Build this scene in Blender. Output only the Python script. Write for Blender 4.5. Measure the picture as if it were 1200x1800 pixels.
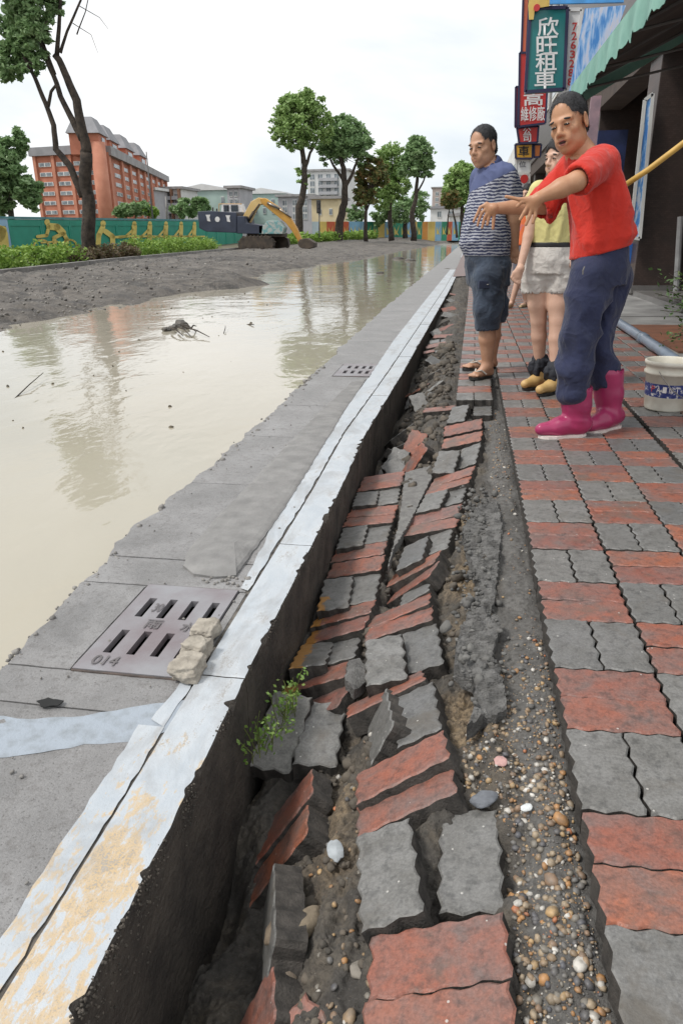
import bpy, bmesh, math, random
import numpy as np
from mathutils import Vector, Matrix, noise as mnoise
random.seed(7); RNG = np.random.default_rng(11)
scene = bpy.context.scene
for o in list(bpy.data.objects): bpy.data.objects.remove(o)
COL = scene.collection
rad = math.radians

# ---------------------------------------------------------------- camera
CAM_H = 1.05; FPX = 1250.0
def cam_axes(pitch, roll, yaw):
    cy, sy = math.cos(yaw), math.sin(yaw)
    fwd = Vector((-sy, cy, 0)); right = Vector((cy, sy, 0)); up = Vector((0, 0, 1))
    cp, sp = math.cos(pitch), math.sin(pitch)
    w = cp*fwd - sp*up; u2 = cp*up + sp*fwd
    cr, sr = math.cos(roll), math.sin(roll)
    return cr*right + sr*u2, -sr*right + cr*u2, w
CR, CU, CW = cam_axes(rad(21.17), rad(-0.6), rad(9.85))
cam_data = bpy.data.cameras.new('camera'); cam = bpy.data.objects.new('camera', cam_data); COL.objects.link(cam)
cam_data.sensor_fit = 'HORIZONTAL'; cam_data.sensor_width = 36; cam_data.lens = 36*FPX/1200
cam_data.clip_start = 0.05; cam_data.clip_end = 3000
m = Matrix.Identity(4)
for i in range(3): m[i][0] = CR[i]; m[i][1] = CU[i]; m[i][2] = -CW[i]
m[2][3] = CAM_H; cam.matrix_world = m
scene.camera = cam
def ray(px, py): return CR*((px-600)/FPX) + CU*((900-py)/FPX) + CW
def at(px, py, Y):
    """survey: the point seen at photo pixel px,py that lies Y metres along the street"""
    d = ray(px, py); return Vector((0, 0, CAM_H)) + d*(Y/d.y)
def gnd(px, py, z=0.0):
    d = ray(px, py); return Vector((0, 0, CAM_H)) + d*((z-CAM_H)/d.z)

# ---------------------------------------------------------------- world, sun, exposure
SUN_EL, SUN_AZ = 54.0, -118.0        # azimuth from +Y towards +X
world = bpy.data.worlds.new('World'); scene.world = world; world.use_nodes = True
nt = world.node_tree; nt.nodes.clear()
def N(nt, t, **k):
    n = nt.nodes.new(t)
    for a, b in k.items(): setattr(n, a, b)
    return n
sky = N(nt, 'ShaderNodeTexSky', sky_type='NISHITA', sun_disc=False)
sky.sun_elevation = rad(SUN_EL); sky.sun_rotation = rad(SUN_AZ); sky.dust_density = 3
bg1 = N(nt, 'ShaderNodeBackground'); bg1.inputs['Strength'].default_value = 0.12
nt.links.new(sky.outputs[0], bg1.inputs[0])
tc = N(nt, 'ShaderNodeTexCoord'); mp = N(nt, 'ShaderNodeMapping'); mp.inputs['Scale'].default_value = (1, 1, 2.4)
nt.links.new(tc.outputs['Generated'], mp.inputs[0])
cn = N(nt, 'ShaderNodeTexNoise'); cn.inputs['Scale'].default_value = 2.3; cn.inputs['Detail'].default_value = 7; cn.inputs['Roughness'].default_value = .52; cn.inputs['Distortion'].default_value = .3
nt.links.new(mp.outputs[0], cn.inputs[0])
cr_ = N(nt, 'ShaderNodeValToRGB'); e = cr_.color_ramp.elements
e[0].position = .36; e[0].color = (.73, .80, .86, 1); e[1].position = .58; e[1].color = (1.0, 1.0, 1.0, 1)
nt.links.new(cn.outputs['Fac'], cr_.inputs[0])
bg2 = N(nt, 'ShaderNodeBackground'); bg2.inputs['Strength'].default_value = .70
nt.links.new(cr_.outputs[0], bg2.inputs[0])
mr = N(nt, 'ShaderNodeMapRange'); mr.inputs[1].default_value = .28; mr.inputs[2].default_value = .5; mr.inputs[3].default_value = .86; mr.inputs[4].default_value = 1.0
nt.links.new(cn.outputs['Fac'], mr.inputs[0])
mx = N(nt, 'ShaderNodeMixShader'); nt.links.new(mr.outputs[0], mx.inputs[0]); nt.links.new(bg1.outputs[0], mx.inputs[1]); nt.links.new(bg2.outputs[0], mx.inputs[2])
wo = N(nt, 'ShaderNodeOutputWorld'); nt.links.new(mx.outputs[0], wo.inputs[0])
sd = bpy.data.lights.new('sun', 'SUN'); sd.energy = 1.5; sd.angle = rad(11); sd.color = (1, .965, .91)
sun = bpy.data.objects.new('sun', sd); COL.objects.link(sun)
sv = Vector((math.sin(rad(SUN_AZ))*math.cos(rad(SUN_EL)), math.cos(rad(SUN_AZ))*math.cos(rad(SUN_EL)), math.sin(rad(SUN_EL))))
sun.rotation_euler = sv.to_track_quat('Z', 'Y').to_euler()
vs = scene.view_settings; vs.view_transform = 'Standard'; vs.look = 'None'; vs.gamma = 1; vs.use_curve_mapping = False
vs.exposure = 0.69
scene.render.engine = 'CYCLES'
scene.cycles.max_bounces = 6; scene.cycles.diffuse_bounces = 3; scene.cycles.glossy_bounces = 3; scene.cycles.transmission_bounces = 3

# ---------------------------------------------------------------- helpers
def tag(o, label=None, cat=None, group=None, kind=None):
    if label: o['label'] = label
    if cat: o['category'] = cat
    if group: o['group'] = group
    if kind: o['kind'] = kind
    return o
def empty(name, loc, label=None, cat=None, group=None, kind=None):
    o = bpy.data.objects.new(name, None); COL.objects.link(o); o.location = loc; o.empty_display_size = .1
    return tag(o, label, cat, group, kind)
def link(name, me, parent=None, mat=None, smooth=False, world=True):
    """link a mesh whose vertices are in world coordinates (world=True) under a parent"""
    if mat is not None and len(me.materials) == 0: me.materials.append(mat)
    if smooth:
        me.polygons.foreach_set('use_smooth', np.ones(len(me.polygons), dtype=bool))
    o = bpy.data.objects.new(name, me); COL.objects.link(o)
    if parent is not None:
        o.parent = parent
        if world: o.matrix_parent_inverse = WM(parent).inverted()
    return o
def WM(o):
    mm = o.matrix_basis.copy()
    if o.parent: mm = WM(o.parent) @ o.matrix_parent_inverse @ mm
    return mm
def np_mesh(name, V, Fc):
    V = np.asarray(V, dtype=np.float32); me = bpy.data.meshes.new(name)
    Fc = np.asarray(Fc, dtype=np.int32); n, k = Fc.shape
    me.vertices.add(len(V)); me.vertices.foreach_set('co', V.ravel())
    me.loops.add(n*k); me.loops.foreach_set('vertex_index', Fc.ravel())
    me.polygons.add(n); me.polygons.foreach_set('loop_start', np.arange(0, n*k, k, dtype=np.int32))
    me.polygons.foreach_set('loop_total', np.full(n, k, dtype=np.int32))
    me.update(calc_edges=True); me.validate(); return me
class MB:
    """collects simple solids into one mesh"""
    def __init__(s): s.v = []; s.f = []
    def add(s, vs_, fs):
        b = len(s.v); s.v += [tuple(p) for p in vs_]; s.f += [tuple(i+b for i in f) for f in fs]; return s
    def box(s, c, d, R=None):
        c = Vector(c); pts = []
        for z in (-1, 1):
            for y in (-1, 1):
                for x in (-1, 1):
                    p = Vector((x*d[0]/2, y*d[1]/2, z*d[2]/2)); pts.append(c + (R @ p if R else p))
        return s.add(pts, [(0, 2, 3, 1), (4, 5, 7, 6), (0, 1, 5, 4), (2, 6, 7, 3), (0, 4, 6, 2), (1, 3, 7, 5)])
    def beam(s, a, b, w, h, up=(0, 0, 1)):
        a = Vector(a); b = Vector(b); d = (b-a).normalized(); x = d.cross(Vector(up))
        if x.length < 1e-4: x = Vector((1, 0, 0))
        x.normalize(); z = x.cross(d)
        pts = [p + x*(sx*w/2) + z*(sz*h/2) for p in (a, b) for sz in (-1, 1) for sx in (-1, 1)]
        return s.add(pts, [(0, 1, 3, 2), (4, 6, 7, 5), (0, 4, 5, 1), (2, 3, 7, 6), (0, 2, 6, 4), (1, 5, 7, 3)])
    def tube(s, pts, rs, n=8, cap=True):
        pts = [Vector(p) for p in pts]
        if not hasattr(rs, '__len__'): rs = [rs]*len(pts)
        d0 = (pts[1]-pts[0]).normalized(); x = d0.orthogonal().normalized(); rings = []
        b = len(s.v)
        for i, p in enumerate(pts):
            d = (pts[min(i+1, len(pts)-1)] - pts[max(i-1, 0)]).normalized()
            x = (x - d*x.dot(d)).normalized(); y = d.cross(x)
            for k in range(n):
                a = 2*math.pi*k/n; s.v.append(tuple(p + (x*math.cos(a)+y*math.sin(a))*rs[i]))
        for i in range(len(pts)-1):
            for k in range(n):
                k2 = (k+1) % n; s.f.append((b+i*n+k, b+i*n+k2, b+(i+1)*n+k2, b+(i+1)*n+k))
        if cap:
            s.f.append(tuple(b+k for k in reversed(range(n)))); s.f.append(tuple(b+(len(pts)-1)*n+k for k in range(n)))
        return s
    def lathe(s, prof, c, n=24, cap=True):
        b = len(s.v); c = Vector(c)
        for r_, z in prof:
            for k in range(n):
                a = 2*math.pi*k/n; s.v.append((c.x+r_*math.cos(a), c.y+r_*math.sin(a), c.z+z))
        for i in range(len(prof)-1):
            for k in range(n):
                k2 = (k+1) % n; s.f.append((b+i*n+k, b+i*n+k2, b+(i+1)*n+k2, b+(i+1)*n+k))
        if cap:
            s.f.append(tuple(b+k for k in reversed(range(n)))); s.f.append(tuple(b+(len(prof)-1)*n+k for k in range(n)))
        return s
    def prism(s, poly, fn, t0, t1):
        """poly 2D list, fn(u,v,t) -> 3D, extruded t0..t1"""
        n = len(poly); A = [fn(u, v, t0) for u, v in poly]; B = [fn(u, v, t1) for u, v in poly]
        return s.add(A+B, [tuple(reversed(range(n))), tuple(range(n, 2*n))] + [(i, (i+1) % n, n+(i+1) % n, n+i) for i in range(n)])
    def mesh(s, name):
        me = bpy.data.meshes.new(name); me.from_pydata(s.v, [], s.f); me.update(); return me
    def build(s, name, mat, parent=None, smooth=False, bevel=0):
        me = s.mesh(name)
        bm = bmesh.new(); bm.from_mesh(me); bmesh.ops.recalc_face_normals(bm, faces=bm.faces)
        if bevel: bmesh.ops.bevel(bm, geom=list(bm.edges), offset=bevel, segments=2, affect='EDGES', profile=.5, clamp_overlap=True)
        bm.to_mesh(me); bm.free()
        o = link(name, me, parent, mat)
        if smooth:
            for p in me.polygons: p.use_smooth = True
        return o
# value noise, vectorised
def _hash(ix, iy, iz):
    h = (ix.astype(np.int64)*374761393 + iy.astype(np.int64)*668265263 + iz.astype(np.int64)*2147483647) & 0xffffffff
    h = ((h ^ (h >> 13))*1274126177) & 0xffffffff
    h = (h ^ (h >> 16)) & 0xffff
    return h.astype(np.float32)/65535.0
def vnoise(x, y, z=None):
    if z is None: z = np.zeros_like(x)
    x0 = np.floor(x); y0 = np.floor(y); z0 = np.floor(z)
    fx = x-x0; fy = y-y0; fz = z-z0
    fx = fx*fx*(3-2*fx); fy = fy*fy*(3-2*fy); fz = fz*fz*(3-2*fz)
    def c(i, j, k): return _hash(x0+i, y0+j, z0+k)
    a = (c(0,0,0)*(1-fx)+c(1,0,0)*fx)*(1-fy) + (c(0,1,0)*(1-fx)+c(1,1,0)*fx)*fy
    b = (c(0,0,1)*(1-fx)+c(1,0,1)*fx)*(1-fy) + (c(0,1,1)*(1-fx)+c(1,1,1)*fx)*fy
    return (a*(1-fz)+b*fz)*2-1
def fbm(x, y, z=None, oct=4, gain=.5):
    s = 0; a = 1.0; f = 1.0
    for i in range(oct):
        s = s + a*vnoise(x*f+17*i, y*f+5*i, None if z is None else z*f); a *= gain; f *= 2.03
    return s

# ---------------------------------------------------------------- materials
def newmat(name):
    mt = bpy.data.materials.new(name); mt.use_nodes = True; nt = mt.node_tree; b = nt.nodes['Principled BSDF']
    return mt, nt, b
def ramp(nt, src, stops):
    r = N(nt, 'ShaderNodeValToRGB'); cr = r.color_ramp
    while len(cr.elements) < len(stops): cr.elements.new(.5)
    for el, (p, c) in zip(cr.elements, stops): el.position = p; el.color = (*c, 1) if len(c) == 3 else c
    if src is not None: nt.links.new(src, r.inputs[0])
    return r.outputs[0]
def nz(nt, vec, scale, detail=5, rough=.55, dist=0):
    n = N(nt, 'ShaderNodeTexNoise'); n.inputs['Scale'].default_value = scale; n.inputs['Detail'].default_value = detail
    n.inputs['Roughness'].default_value = rough; n.inputs['Distortion'].default_value = dist
    if vec is not None: nt.links.new(vec, n.inputs['Vector'])
    return n.outputs['Fac']
def mixc(nt, fac, a, b, mode='MIX'):
    n = N(nt, 'ShaderNodeMix', data_type='RGBA', blend_type=mode)
    for sock, v in ((n.inputs[0], fac), (n.inputs[6], a), (n.inputs[7], b)):
        if hasattr(v, 'is_output'): nt.links.new(v, sock)
        elif hasattr(v, '__len__'): sock.default_value = (*v, 1) if len(v) == 3 else v
        else: sock.default_value = v
    return n.outputs[2]
def mth(nt, op, a, b=None, c=None):
    n = N(nt, 'ShaderNodeMath', operation=op)
    for s, v in zip(n.inputs, (a, b, c)):
        if v is None: continue
        if hasattr(v, 'is_output'): nt.links.new(v, s)
        else: s.default_value = v
    return n.outputs[0]
def coords(nt, kind='Position'):
    if kind == 'Position': return N(nt, 'ShaderNodeNewGeometry').outputs['Position']
    return N(nt, 'ShaderNodeTexCoord').outputs[kind]
def bump(nt, b, h, strength=.3, dist=.01):
    n = N(nt, 'ShaderNodeBump'); n.inputs['Strength'].default_value = strength; n.inputs['Distance'].default_value = dist
    nt.links.new(h, n.inputs['Height']); nt.links.new(n.outputs[0], b.inputs['Normal'])
_mc = {}
def simple(name, c, c2=None, scale=8, rough=.7, bs=.15, bd=.01, metal=0, detail=6, lo=.35, hi=.65, spec=.5, kind='Position'):
    """plain procedural surface: two tones broken up by noise, with fine relief"""
    if name in _mc: return _mc[name]
    mt, nt, b = newmat(name)
    if c2 is None: c2 = tuple(x*.72 for x in c)
    v = coords(nt, kind); f = nz(nt, v, scale, detail)
    nt.links.new(ramp(nt, f, [(lo, c2), (hi, c)]), b.inputs['Base Color'])
    b.inputs['Roughness'].default_value = rough; b.inputs['Metallic'].default_value = metal
    b.inputs['Specular IOR Level'].default_value = spec
    if bs: bump(nt, b, nz(nt, v, scale*6, 5), bs, bd)
    _mc[name] = mt; return mt
def m_paver(name, cols, dirt, dirt_amt, kind):
    mt, nt, b = newmat(name); v = coords(nt)
    oi = N(nt, 'ShaderNodeObjectInfo').outputs['Random']; isl = N(nt, 'ShaderNodeNewGeometry').outputs['Random Per Island']
    r = mth(nt, 'FRACT', mth(nt, 'ADD', mth(nt, 'MULTIPLY', oi, 7.3), mth(nt, 'MULTIPLY', isl, 3.7)))
    base = ramp(nt, r, [(0, cols[0]), (.35, cols[1]), (.7, cols[2]), (1, cols[3])])
    big = nz(nt, v, 11, 6, .62, .4); fine = nz(nt, v, 160, 4, .7); mid = nz(nt, v, 42, 5, .65)
    base = mixc(nt, ramp(nt, big, [(.38, (0, 0, 0)), (.68, (dirt_amt,)*3)]), base, dirt)
    base = mixc(nt, ramp(nt, mid, [(.32, (.8,)*3), (.5, (0,)*3)]), base, mixc(nt, .6, base, (.03, .03, .03)))
    base = mixc(nt, .55, base, mixc(nt, ramp(nt, fine, [(.3, (0,)*3), (.7, (1,)*3)]), (.45,)*3, (1.35,)*3), 'MULTIPLY')
    base = mixc(nt, ramp(nt, nz(nt, v, 4.5, 7, .68, .4), [(.54, (0,)*3), (.68, (.7,)*3)]), base, (.115, .10, .082))
    vo = N(nt, 'ShaderNodeTexVoronoi'); vo.inputs['Scale'].default_value = 34; vo.inputs['Randomness'].default_value = 1; nt.links.new(v, vo.inputs['Vector'])
    spk = mth(nt, 'MULTIPLY', mth(nt, 'LESS_THAN', vo.outputs['Distance'], .085), mth(nt, 'GREATER_THAN', nz(nt, v, 9, 3), .53))
    base = mixc(nt, mth(nt, 'MULTIPLY', spk, .7), base, (.55, .53, .49))
    sx = N(nt, 'ShaderNodeSeparateXYZ'); nt.links.new(v, sx.inputs[0])      # yellow kerb paint slopped over the paver ends
    pm = mth(nt, 'MULTIPLY', mth(nt, 'LESS_THAN', mth(nt, 'ADD', sx.outputs[0], mth(nt, 'MULTIPLY', mid, .12)), -.412), mth(nt, 'MULTIPLY', mth(nt, 'GREATER_THAN', sx.outputs[1], 1.78), mth(nt, 'LESS_THAN', sx.outputs[1], 2.40)))
    base = mixc(nt, mth(nt, 'MULTIPLY', pm, .8), base, (.42, .20, .04))
    nt.links.new(base, b.inputs['Base Color'])
    nt.links.new(ramp(nt, big, [(.3, (.32,)*3), (.7, (.6,)*3)]), b.inputs['Roughness'])
    hh = mth(nt, 'ADD', mth(nt, 'MULTIPLY', mid, .6), mth(nt, 'MULTIPLY', fine, .55))
    bump(nt, b, hh, .55, .004)
    return mt
M_RED = m_paver('red_paver', [(.28, .098, .066), (.33, .114, .070), (.25, .10, .078), (.37, .125, .066)], (.165, .125, .115), .9, 'R')
M_GREY = m_paver('grey_paver', [(.175, .172, .166), (.215, .21, .20), (.15, .15, .15), (.235, .228, .212)], (.115, .11, .10), .7, 'G')
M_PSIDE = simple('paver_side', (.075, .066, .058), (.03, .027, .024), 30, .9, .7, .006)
def m_soil():
    mt, nt, b = newmat('soil'); v = coords(nt)
    a = nz(nt, v, 5, 6, .6, .3); f = nz(nt, v, 60, 6, .7); g2 = nz(nt, v, 240, 3, .7)
    c = ramp(nt, a, [(.36, (.085, .08, .074)), (.52, (.13, .115, .095)), (.62, (.27, .20, .125)), (.72, (.36, .27, .17))])
    c = mixc(nt, ramp(nt, f, [(.35, (.7,)*3), (.6, (0,)*3)]), c, (.04, .036, .032))
    c = mixc(nt, ramp(nt, g2, [(.62, (0,)*3), (.72, (.5,)*3)]), c, (.38, .34, .28))
    nt.links.new(c, b.inputs['Base Color']); b.inputs['Roughness'].default_value = .85
    bump(nt, b, mth(nt, 'ADD', f, mth(nt, 'MULTIPLY', g2, .5)), .8, .012); return mt
M_SOIL = m_soil()
def m_greysand():
    mt, nt, b = newmat('grey_sand'); v = coords(nt)
    f = nz(nt, v, 90, 6, .7); a = nz(nt, v, 6, 5)
    c = ramp(nt, a, [(.3, (.15, .145, .135)), (.7, (.23, .22, .205))])
    c = mixc(nt, ramp(nt, f, [(.4, (.6,)*3), (.62, (0,)*3)]), c, (.07, .065, .06))
    nt.links.new(c, b.inputs['Base Color']); b.inputs['Roughness'].default_value = .8
    bump(nt, b, f, .7, .008); return mt
M_SAND = m_greysand()
# ================================================================ PAVEMENT
TILT = .0335; X0 = .267; Y0 = 3.65; CS = .251
def pz(x): return TILT*x
def paver_mesh(name, w, l, thick=.065, zig=True, amp=.0048, seed=0):
    """wavy edged interlocking paver, top at z=0, centred; w across x, l across y"""
    p = CS/4; rr = random.Random(seed)
    def side(a, b, nrm, along):
        n = max(2, int(round((Vector(b)-Vector(a)).length/(p/4)))) if zig else 2
        out = []
        for i in range(n):
            t = i/n; q = Vector(a).lerp(Vector(b), t)
            off = 0
            if zig:
                s = q[along] + (CS/4 if along == 0 else 0); s = (s/p) % 1.0
                tri = 4*s if s < .25 else (2-4*s if s < .75 else 4*s-4)
                ed = min(t, 1-t)*n
                off = amp*tri*min(1, ed) + rr.uniform(-.0009, .0009)
            q = q + Vector((off, 0)) if along == 1 else q + Vector((0, off))
            out.append(q)
        return out
    x, y = w/2, l/2
    ring = side((-x, -y), (x, -y), None, 0) + side((x, -y), (x, y), None, 1) + side((x, y), (-x, y), None, 0) + side((-x, y), (-x, -y), None, 1)
    n = len(ring); c = .0035
    def inset(q, d): return Vector((q.x - d*max(-1, min(1, q.x/x)), q.y - d*max(-1, min(1, q.y/y))))
    v = [(inset(q, c*1.2).x, inset(q, c*1.2).y, 0) for q in ring] + [(q.x, q.y, -c) for q in ring] + [(q.x, q.y, -thick) for q in ring]
    f = [tuple(range(n)), tuple(reversed(range(2*n, 3*n)))]
    for i in range(n):
        j = (i+1) % n; f += [(i, n+i, n+j, j), (n+i, 2*n+i, 2*n+j, n+j)]
    me = bpy.data.meshes.new(name); me.from_pydata(v, [], f); me.update(); return me
RW, RL = CS-.010, CS/2-.004          # red: long across the street
GW, GL = CS/2-.006, CS-.005
red_meshes = [paver_mesh('red_paver', RW, RL, seed=i) for i in range(4)]
grey_meshes = [paver_mesh('grey_paver', GW, GL, seed=10+i) for i in range(4)]
for ms_, mt_ in ((red_meshes, M_RED), (grey_meshes, M_GREY)):
    for q in ms_:
        q.materials.append(mt_); q.materials.append(M_PSIDE)
        for pl_ in q.polygons: pl_.material_index = 1 if (abs(pl_.normal.z) < .3 or pl_.normal.z < -.5) else 0
pavement = empty('pavement', (0, 0, 0), 'patterned pavement of red and grey interlocking pavers', kind='structure')
cells = []
for col in range(0, 6):
    shift = .0 if col < 3 else .022
    for k in range(-70, 13):
        yc = Y0 - CS*(k+.5); xc = X0 + CS*(col+.5) + shift
        if xc > 1.70: continue
        for h in (-1, 1):
            isr = (col+k) % 2 == 0
            cells.append((xc, yc, isr, h))
for k in range(-58, -5):                                        # the outermost column, still lying flat farther on
    yc = Y0 - CS*(k+.5); sh = np.interp(yc, [5, 12, 18], [.062, .02, .0])
    for h in (-1, 1): cells.append((X0-CS*.5-sh, yc, (-1+k) % 2 == 0, h))
far_v, far_f, far_m = [], [], []
def cell_pose(xc, yc, isr, h):
    x = xc + (0 if isr else h*CS/4); y = yc + (h*CS/4 if isr else 0)
    return x, y
cells.sort(key=lambda c: c[1])
for i, (xc, yc, isr, h) in enumerate(cells):
    x, y = cell_pose(xc, yc, isr, h); r = random
    z = pz(x) + r.uniform(-.002, .002) + .004*math.sin(y*2.1+x*3)
    if i < 298:
        me = (red_meshes if isr else grey_meshes)[r.randrange(4)]
        o = bpy.data.objects.new('paver', me); COL.objects.link(o); o.parent = pavement
        o.location = (x, y, z); flip = math.pi if r.random() < .5 else 0
        o.rotation_euler = (rad(r.uniform(-.7, .7)), -math.atan(TILT)+rad(r.uniform(-.7, .7)), flip*0 + rad(r.uniform(-.6, .6)))
    else:
        w, l = (RW, RL) if isr else (GW, GL); b = len(far_v); a = .003
        zz = [r.uniform(-.0015, .0015)+pz(x) for _ in range(4)]
        P4 = [(-w/2, -l/2), (w/2, -l/2), (w/2, l/2), (-w/2, l/2)]
        far_v += [(x+q[0]*.97, y+q[1]*.97, zz[t]) for t, q in enumerate(P4)] + [(x+q[0], y+q[1], zz[t]-.004) for t, q in enumerate(P4)] + [(x+q[0], y+q[1], -.06+pz(x)) for q in P4]
        fs = [(0, 1, 2, 3)] + [(t, 4+t, 4+(t+1) % 4, (t+1) % 4) for t in range(4)] + [(4+t, 8+t, 8+(t+1) % 4, 4+(t+1) % 4) for t in range(4)]
        far_f += [tuple(q+b for q in f) for f in fs]; far_m += [0 if isr else 1]*9
me = bpy.data.meshes.new('paver_field'); me.from_pydata(far_v, [], far_f); me.materials.append(M_RED); me.materials.append(M_GREY)
me.polygons.foreach_set('material_index', far_m); me.update()
tag(link('paver_field', me, pavement), kind='stuff')
# bedding sand below the field, visible in the joints
mb = MB(); mb.add([(.29, .3, pz(.29)-.035), (1.74, .3, pz(1.74)-.035), (1.74, 60, pz(1.74)-.035), (.29, 60, pz(.29)-.035)], [(0, 1, 2, 3)])
m_joint = simple('joint_grit', (.075, .07, .062), (.03, .028, .025), 60, .9, .6, .01)
mb.build('bedding', m_joint, pavement)
# farther on the paving reads as a surface only
def m_far_paving():
    mt, nt, b = newmat('far_paving'); v = coords(nt)
    ck = N(nt, 'ShaderNodeTexChecker'); ck.inputs['Scale'].default_value = 1/CS; nt.links.new(v, ck.inputs['Vector'])
    ck.inputs['Color1'].default_value = (.23, .085, .07, 1); ck.inputs['Color2'].default_value = (.15, .147, .14, 1)
    c = mixc(nt, ramp(nt, nz(nt, v, 3, 5), [(.3, (0,)*3), (.7, (.6,)*3)]), ck.outputs[0], (.15, .13, .12)); nt.links.new(c, b.inputs['Base Color'])
    b.inputs['Roughness'].default_value = .5; return mt
M_FARPAVE = m_far_paving()
mb = MB(); mb.add([(-.45, 21.2, -.02), (1.78, 21.2, .055), (1.78, 160, .055), (-.45, 160, -.02)], [(0, 1, 2, 3)])
mb.build('far_paving', M_FARPAVE, pavement)

# ---------------------------------------------------------------- slumped strip of pavers beside the kerb
SLUMP = [
('R',0.005,0.859,-0.077,4,-3,-20),('G',-0.099,1.041,-0.104,10,-6,-23),('G',0.061,1.094,-0.101,1,1,-12),('R',-0.082,1.252,-0.117,7,-9,-29),('R',-0.099,1.338,-0.105,7,-9,-31),('G',-0.078,1.539,-0.101,7,-8,-28),('G',-0.192,1.840,-0.140,8,0,-14),('G',-0.087,1.924,-0.145,7,-2,-21),('R',-0.174,2.107,-0.169,0,-5,-24),('R',-0.183,2.208,-0.179,-2,-9,-29),('G',-0.137,2.379,-0.179,1,-12,-34),('R',-0.153,2.456,-0.190,-18,7,-44),('R',-0.159,2.549,-0.177,-13,2,-37),('G',-0.170,2.659,-0.157,-3,-1,-32),('G',-0.075,2.772,-0.152,-4,-3,-26),('R',-0.106,2.956,-0.156,-9,1,-18),('R',-0.097,3.093,-0.154,-8,6,-20),('G',-0.120,3.256,-0.145,-8,2,-20),('G',-0.021,3.331,-0.142,-6,1,-22),('R',-0.050,3.476,-0.136,-11,2,-23),('R',-0.033,3.577,-0.124,-12,6,-25),('G',-0.071,3.766,-0.100,-7,13,-7),('G',0.048,3.865,-0.093,-7,12,-27),('R',0.008,4.137,-0.076,-7,14,-18),('R',0.010,4.366,-0.059,-2,17,-17),('G',-0.025,4.692,-0.050,-7,13,-14),('G',0.137,4.813,-0.050,-1,2,-4),('R',0.075,4.996,-0.048,-3,1,-3),('R',-0.416,3.743,-0.203,-4,3,-13),('R',-0.415,3.622,-0.204,-5,-1,-13),('G',-0.462,3.398,-0.201,3,-4,-7),('G',-0.355,3.439,-0.201,2,-2,-13),('R',-0.407,3.233,-0.206,-6,1,-10),('R',-0.409,3.120,-0.209,-3,-2,-10),('G',-0.459,2.924,-0.213,2,-1,-12),('G',-0.354,2.973,-0.211,0,-3,-13),('R',-0.409,2.783,-0.223,-4,4,-16),('R',-0.403,2.651,-0.231,-5,6,-17),('G',-0.448,2.426,-0.241,4,2,-11),('G',-0.346,2.477,-0.238,1,0,-17),('R',-0.397,2.302,-0.259,-6,-4,-22),('R',-0.402,2.195,-0.266,-7,-3,-25),('G',-0.456,2.022,-0.265,3,-14,-11),('G',-0.363,2.077,-0.262,1,-9,-21),('R',-0.413,1.897,-0.268,-10,-5,-27),('R',-0.398,1.792,-0.295,-15,4,-34),('G',-0.462,1.616,-0.264,-5,21,-1),('G',-0.350,1.627,-0.265,3,6,-1),
# pieces tipped over, upended or fallen into the gap
('R',0.01,0.735,-0.073,4,-2,-19),
('R',-0.175,1.70,-0.165,7,-22,-27),('G',-0.175,1.545,-0.155,10,-14,-62),
('R',-0.400,1.385,-0.345,12,-12,-52),('R',-0.385,1.272,-0.355,10,-10,-54),
('G',-0.340,1.02,-0.275,16,-16,-76),
('R',-0.335,0.830,-0.335,16,-8,-62),('R',-0.245,0.730,-0.26,50,-6,-25),
('R',-0.15,5.0,-0.09,-3,1,-8),
# far debris in the open gap
('G',-0.35,4.05,-0.27,40,20,-30),('G',-0.40,4.22,-0.27,-25,35,10),('R',-0.30,4.32,-0.2,60,10,-62),('G',-0.43,4.5,-0.3,15,-30,25),
('G',-0.33,4.66,-0.24,100,-25,20),('R',-0.27,4.02,-0.19,20,5,-58),('G',-0.44,4.95,-0.28,-40,20,-40),('G',-0.32,5.55,-0.2,30,40,-20),
('G',-0.27,5.85,-0.13,115,-35,15),('G',-0.36,5.75,-0.2,60,-20,-40),('R',-0.41,6.3,-0.23,-20,10,-30),('G',-0.30,6.6,-0.16,20,-30,-25),
('G',-0.25,7.1,-0.12,70,25,-20),('G',-0.36,7.3,-0.17,30,-15,-30),('R',-0.33,7.9,-0.11,5,2,-12),('G',-0.25,7.75,-0.1,8,2,-12),('R',-0.32,8.2,-0.1,3,2,-12),
('R',-0.31,8.35,-0.1,2,1,-12),('G',-0.36,8.6,-0.11,2,1,-10),('G',-0.23,8.62,-0.1,2,1,-10),('R',-0.27,8.95,-0.09,-8,12,-4),('G',-0.36,9.4,-0.13,30,20,-30),
('R',-0.24,9.7,-0.08,40,15,-15),('G',-0.33,10.3,-0.1,20,-25,-20),('G',-0.25,11.2,-0.07,70,10,-30),('R',-0.30,12.2,-0.07,30,25,-10),('G',-0.26,13.5,-0.06,50,20,-10),('R',-0.24,15,-0.05,10,10,10)]
slump = empty('slumped_paving', (0, 0, 0), 'strip of pavers slumped and tipped towards the kerb gap', kind='structure')
for c, x, y, z, yw, pt, rl in SLUMP:
    me = (red_meshes if c == 'R' else grey_meshes)[random.randrange(4)]
    o = bpy.data.objects.new('paver', me); COL.objects.link(o); o.parent = slump
    R = Matrix.Rotation(rad(yw), 4, 'Z') @ Matrix.Rotation(rad(pt), 4, 'X') @ Matrix.Rotation(rad(rl), 4, 'Y')
    o.matrix_local = Matrix.Translation((x, y, z)) @ R @ Matrix.Diagonal((1.0, 1.0, 1, 1))

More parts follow.
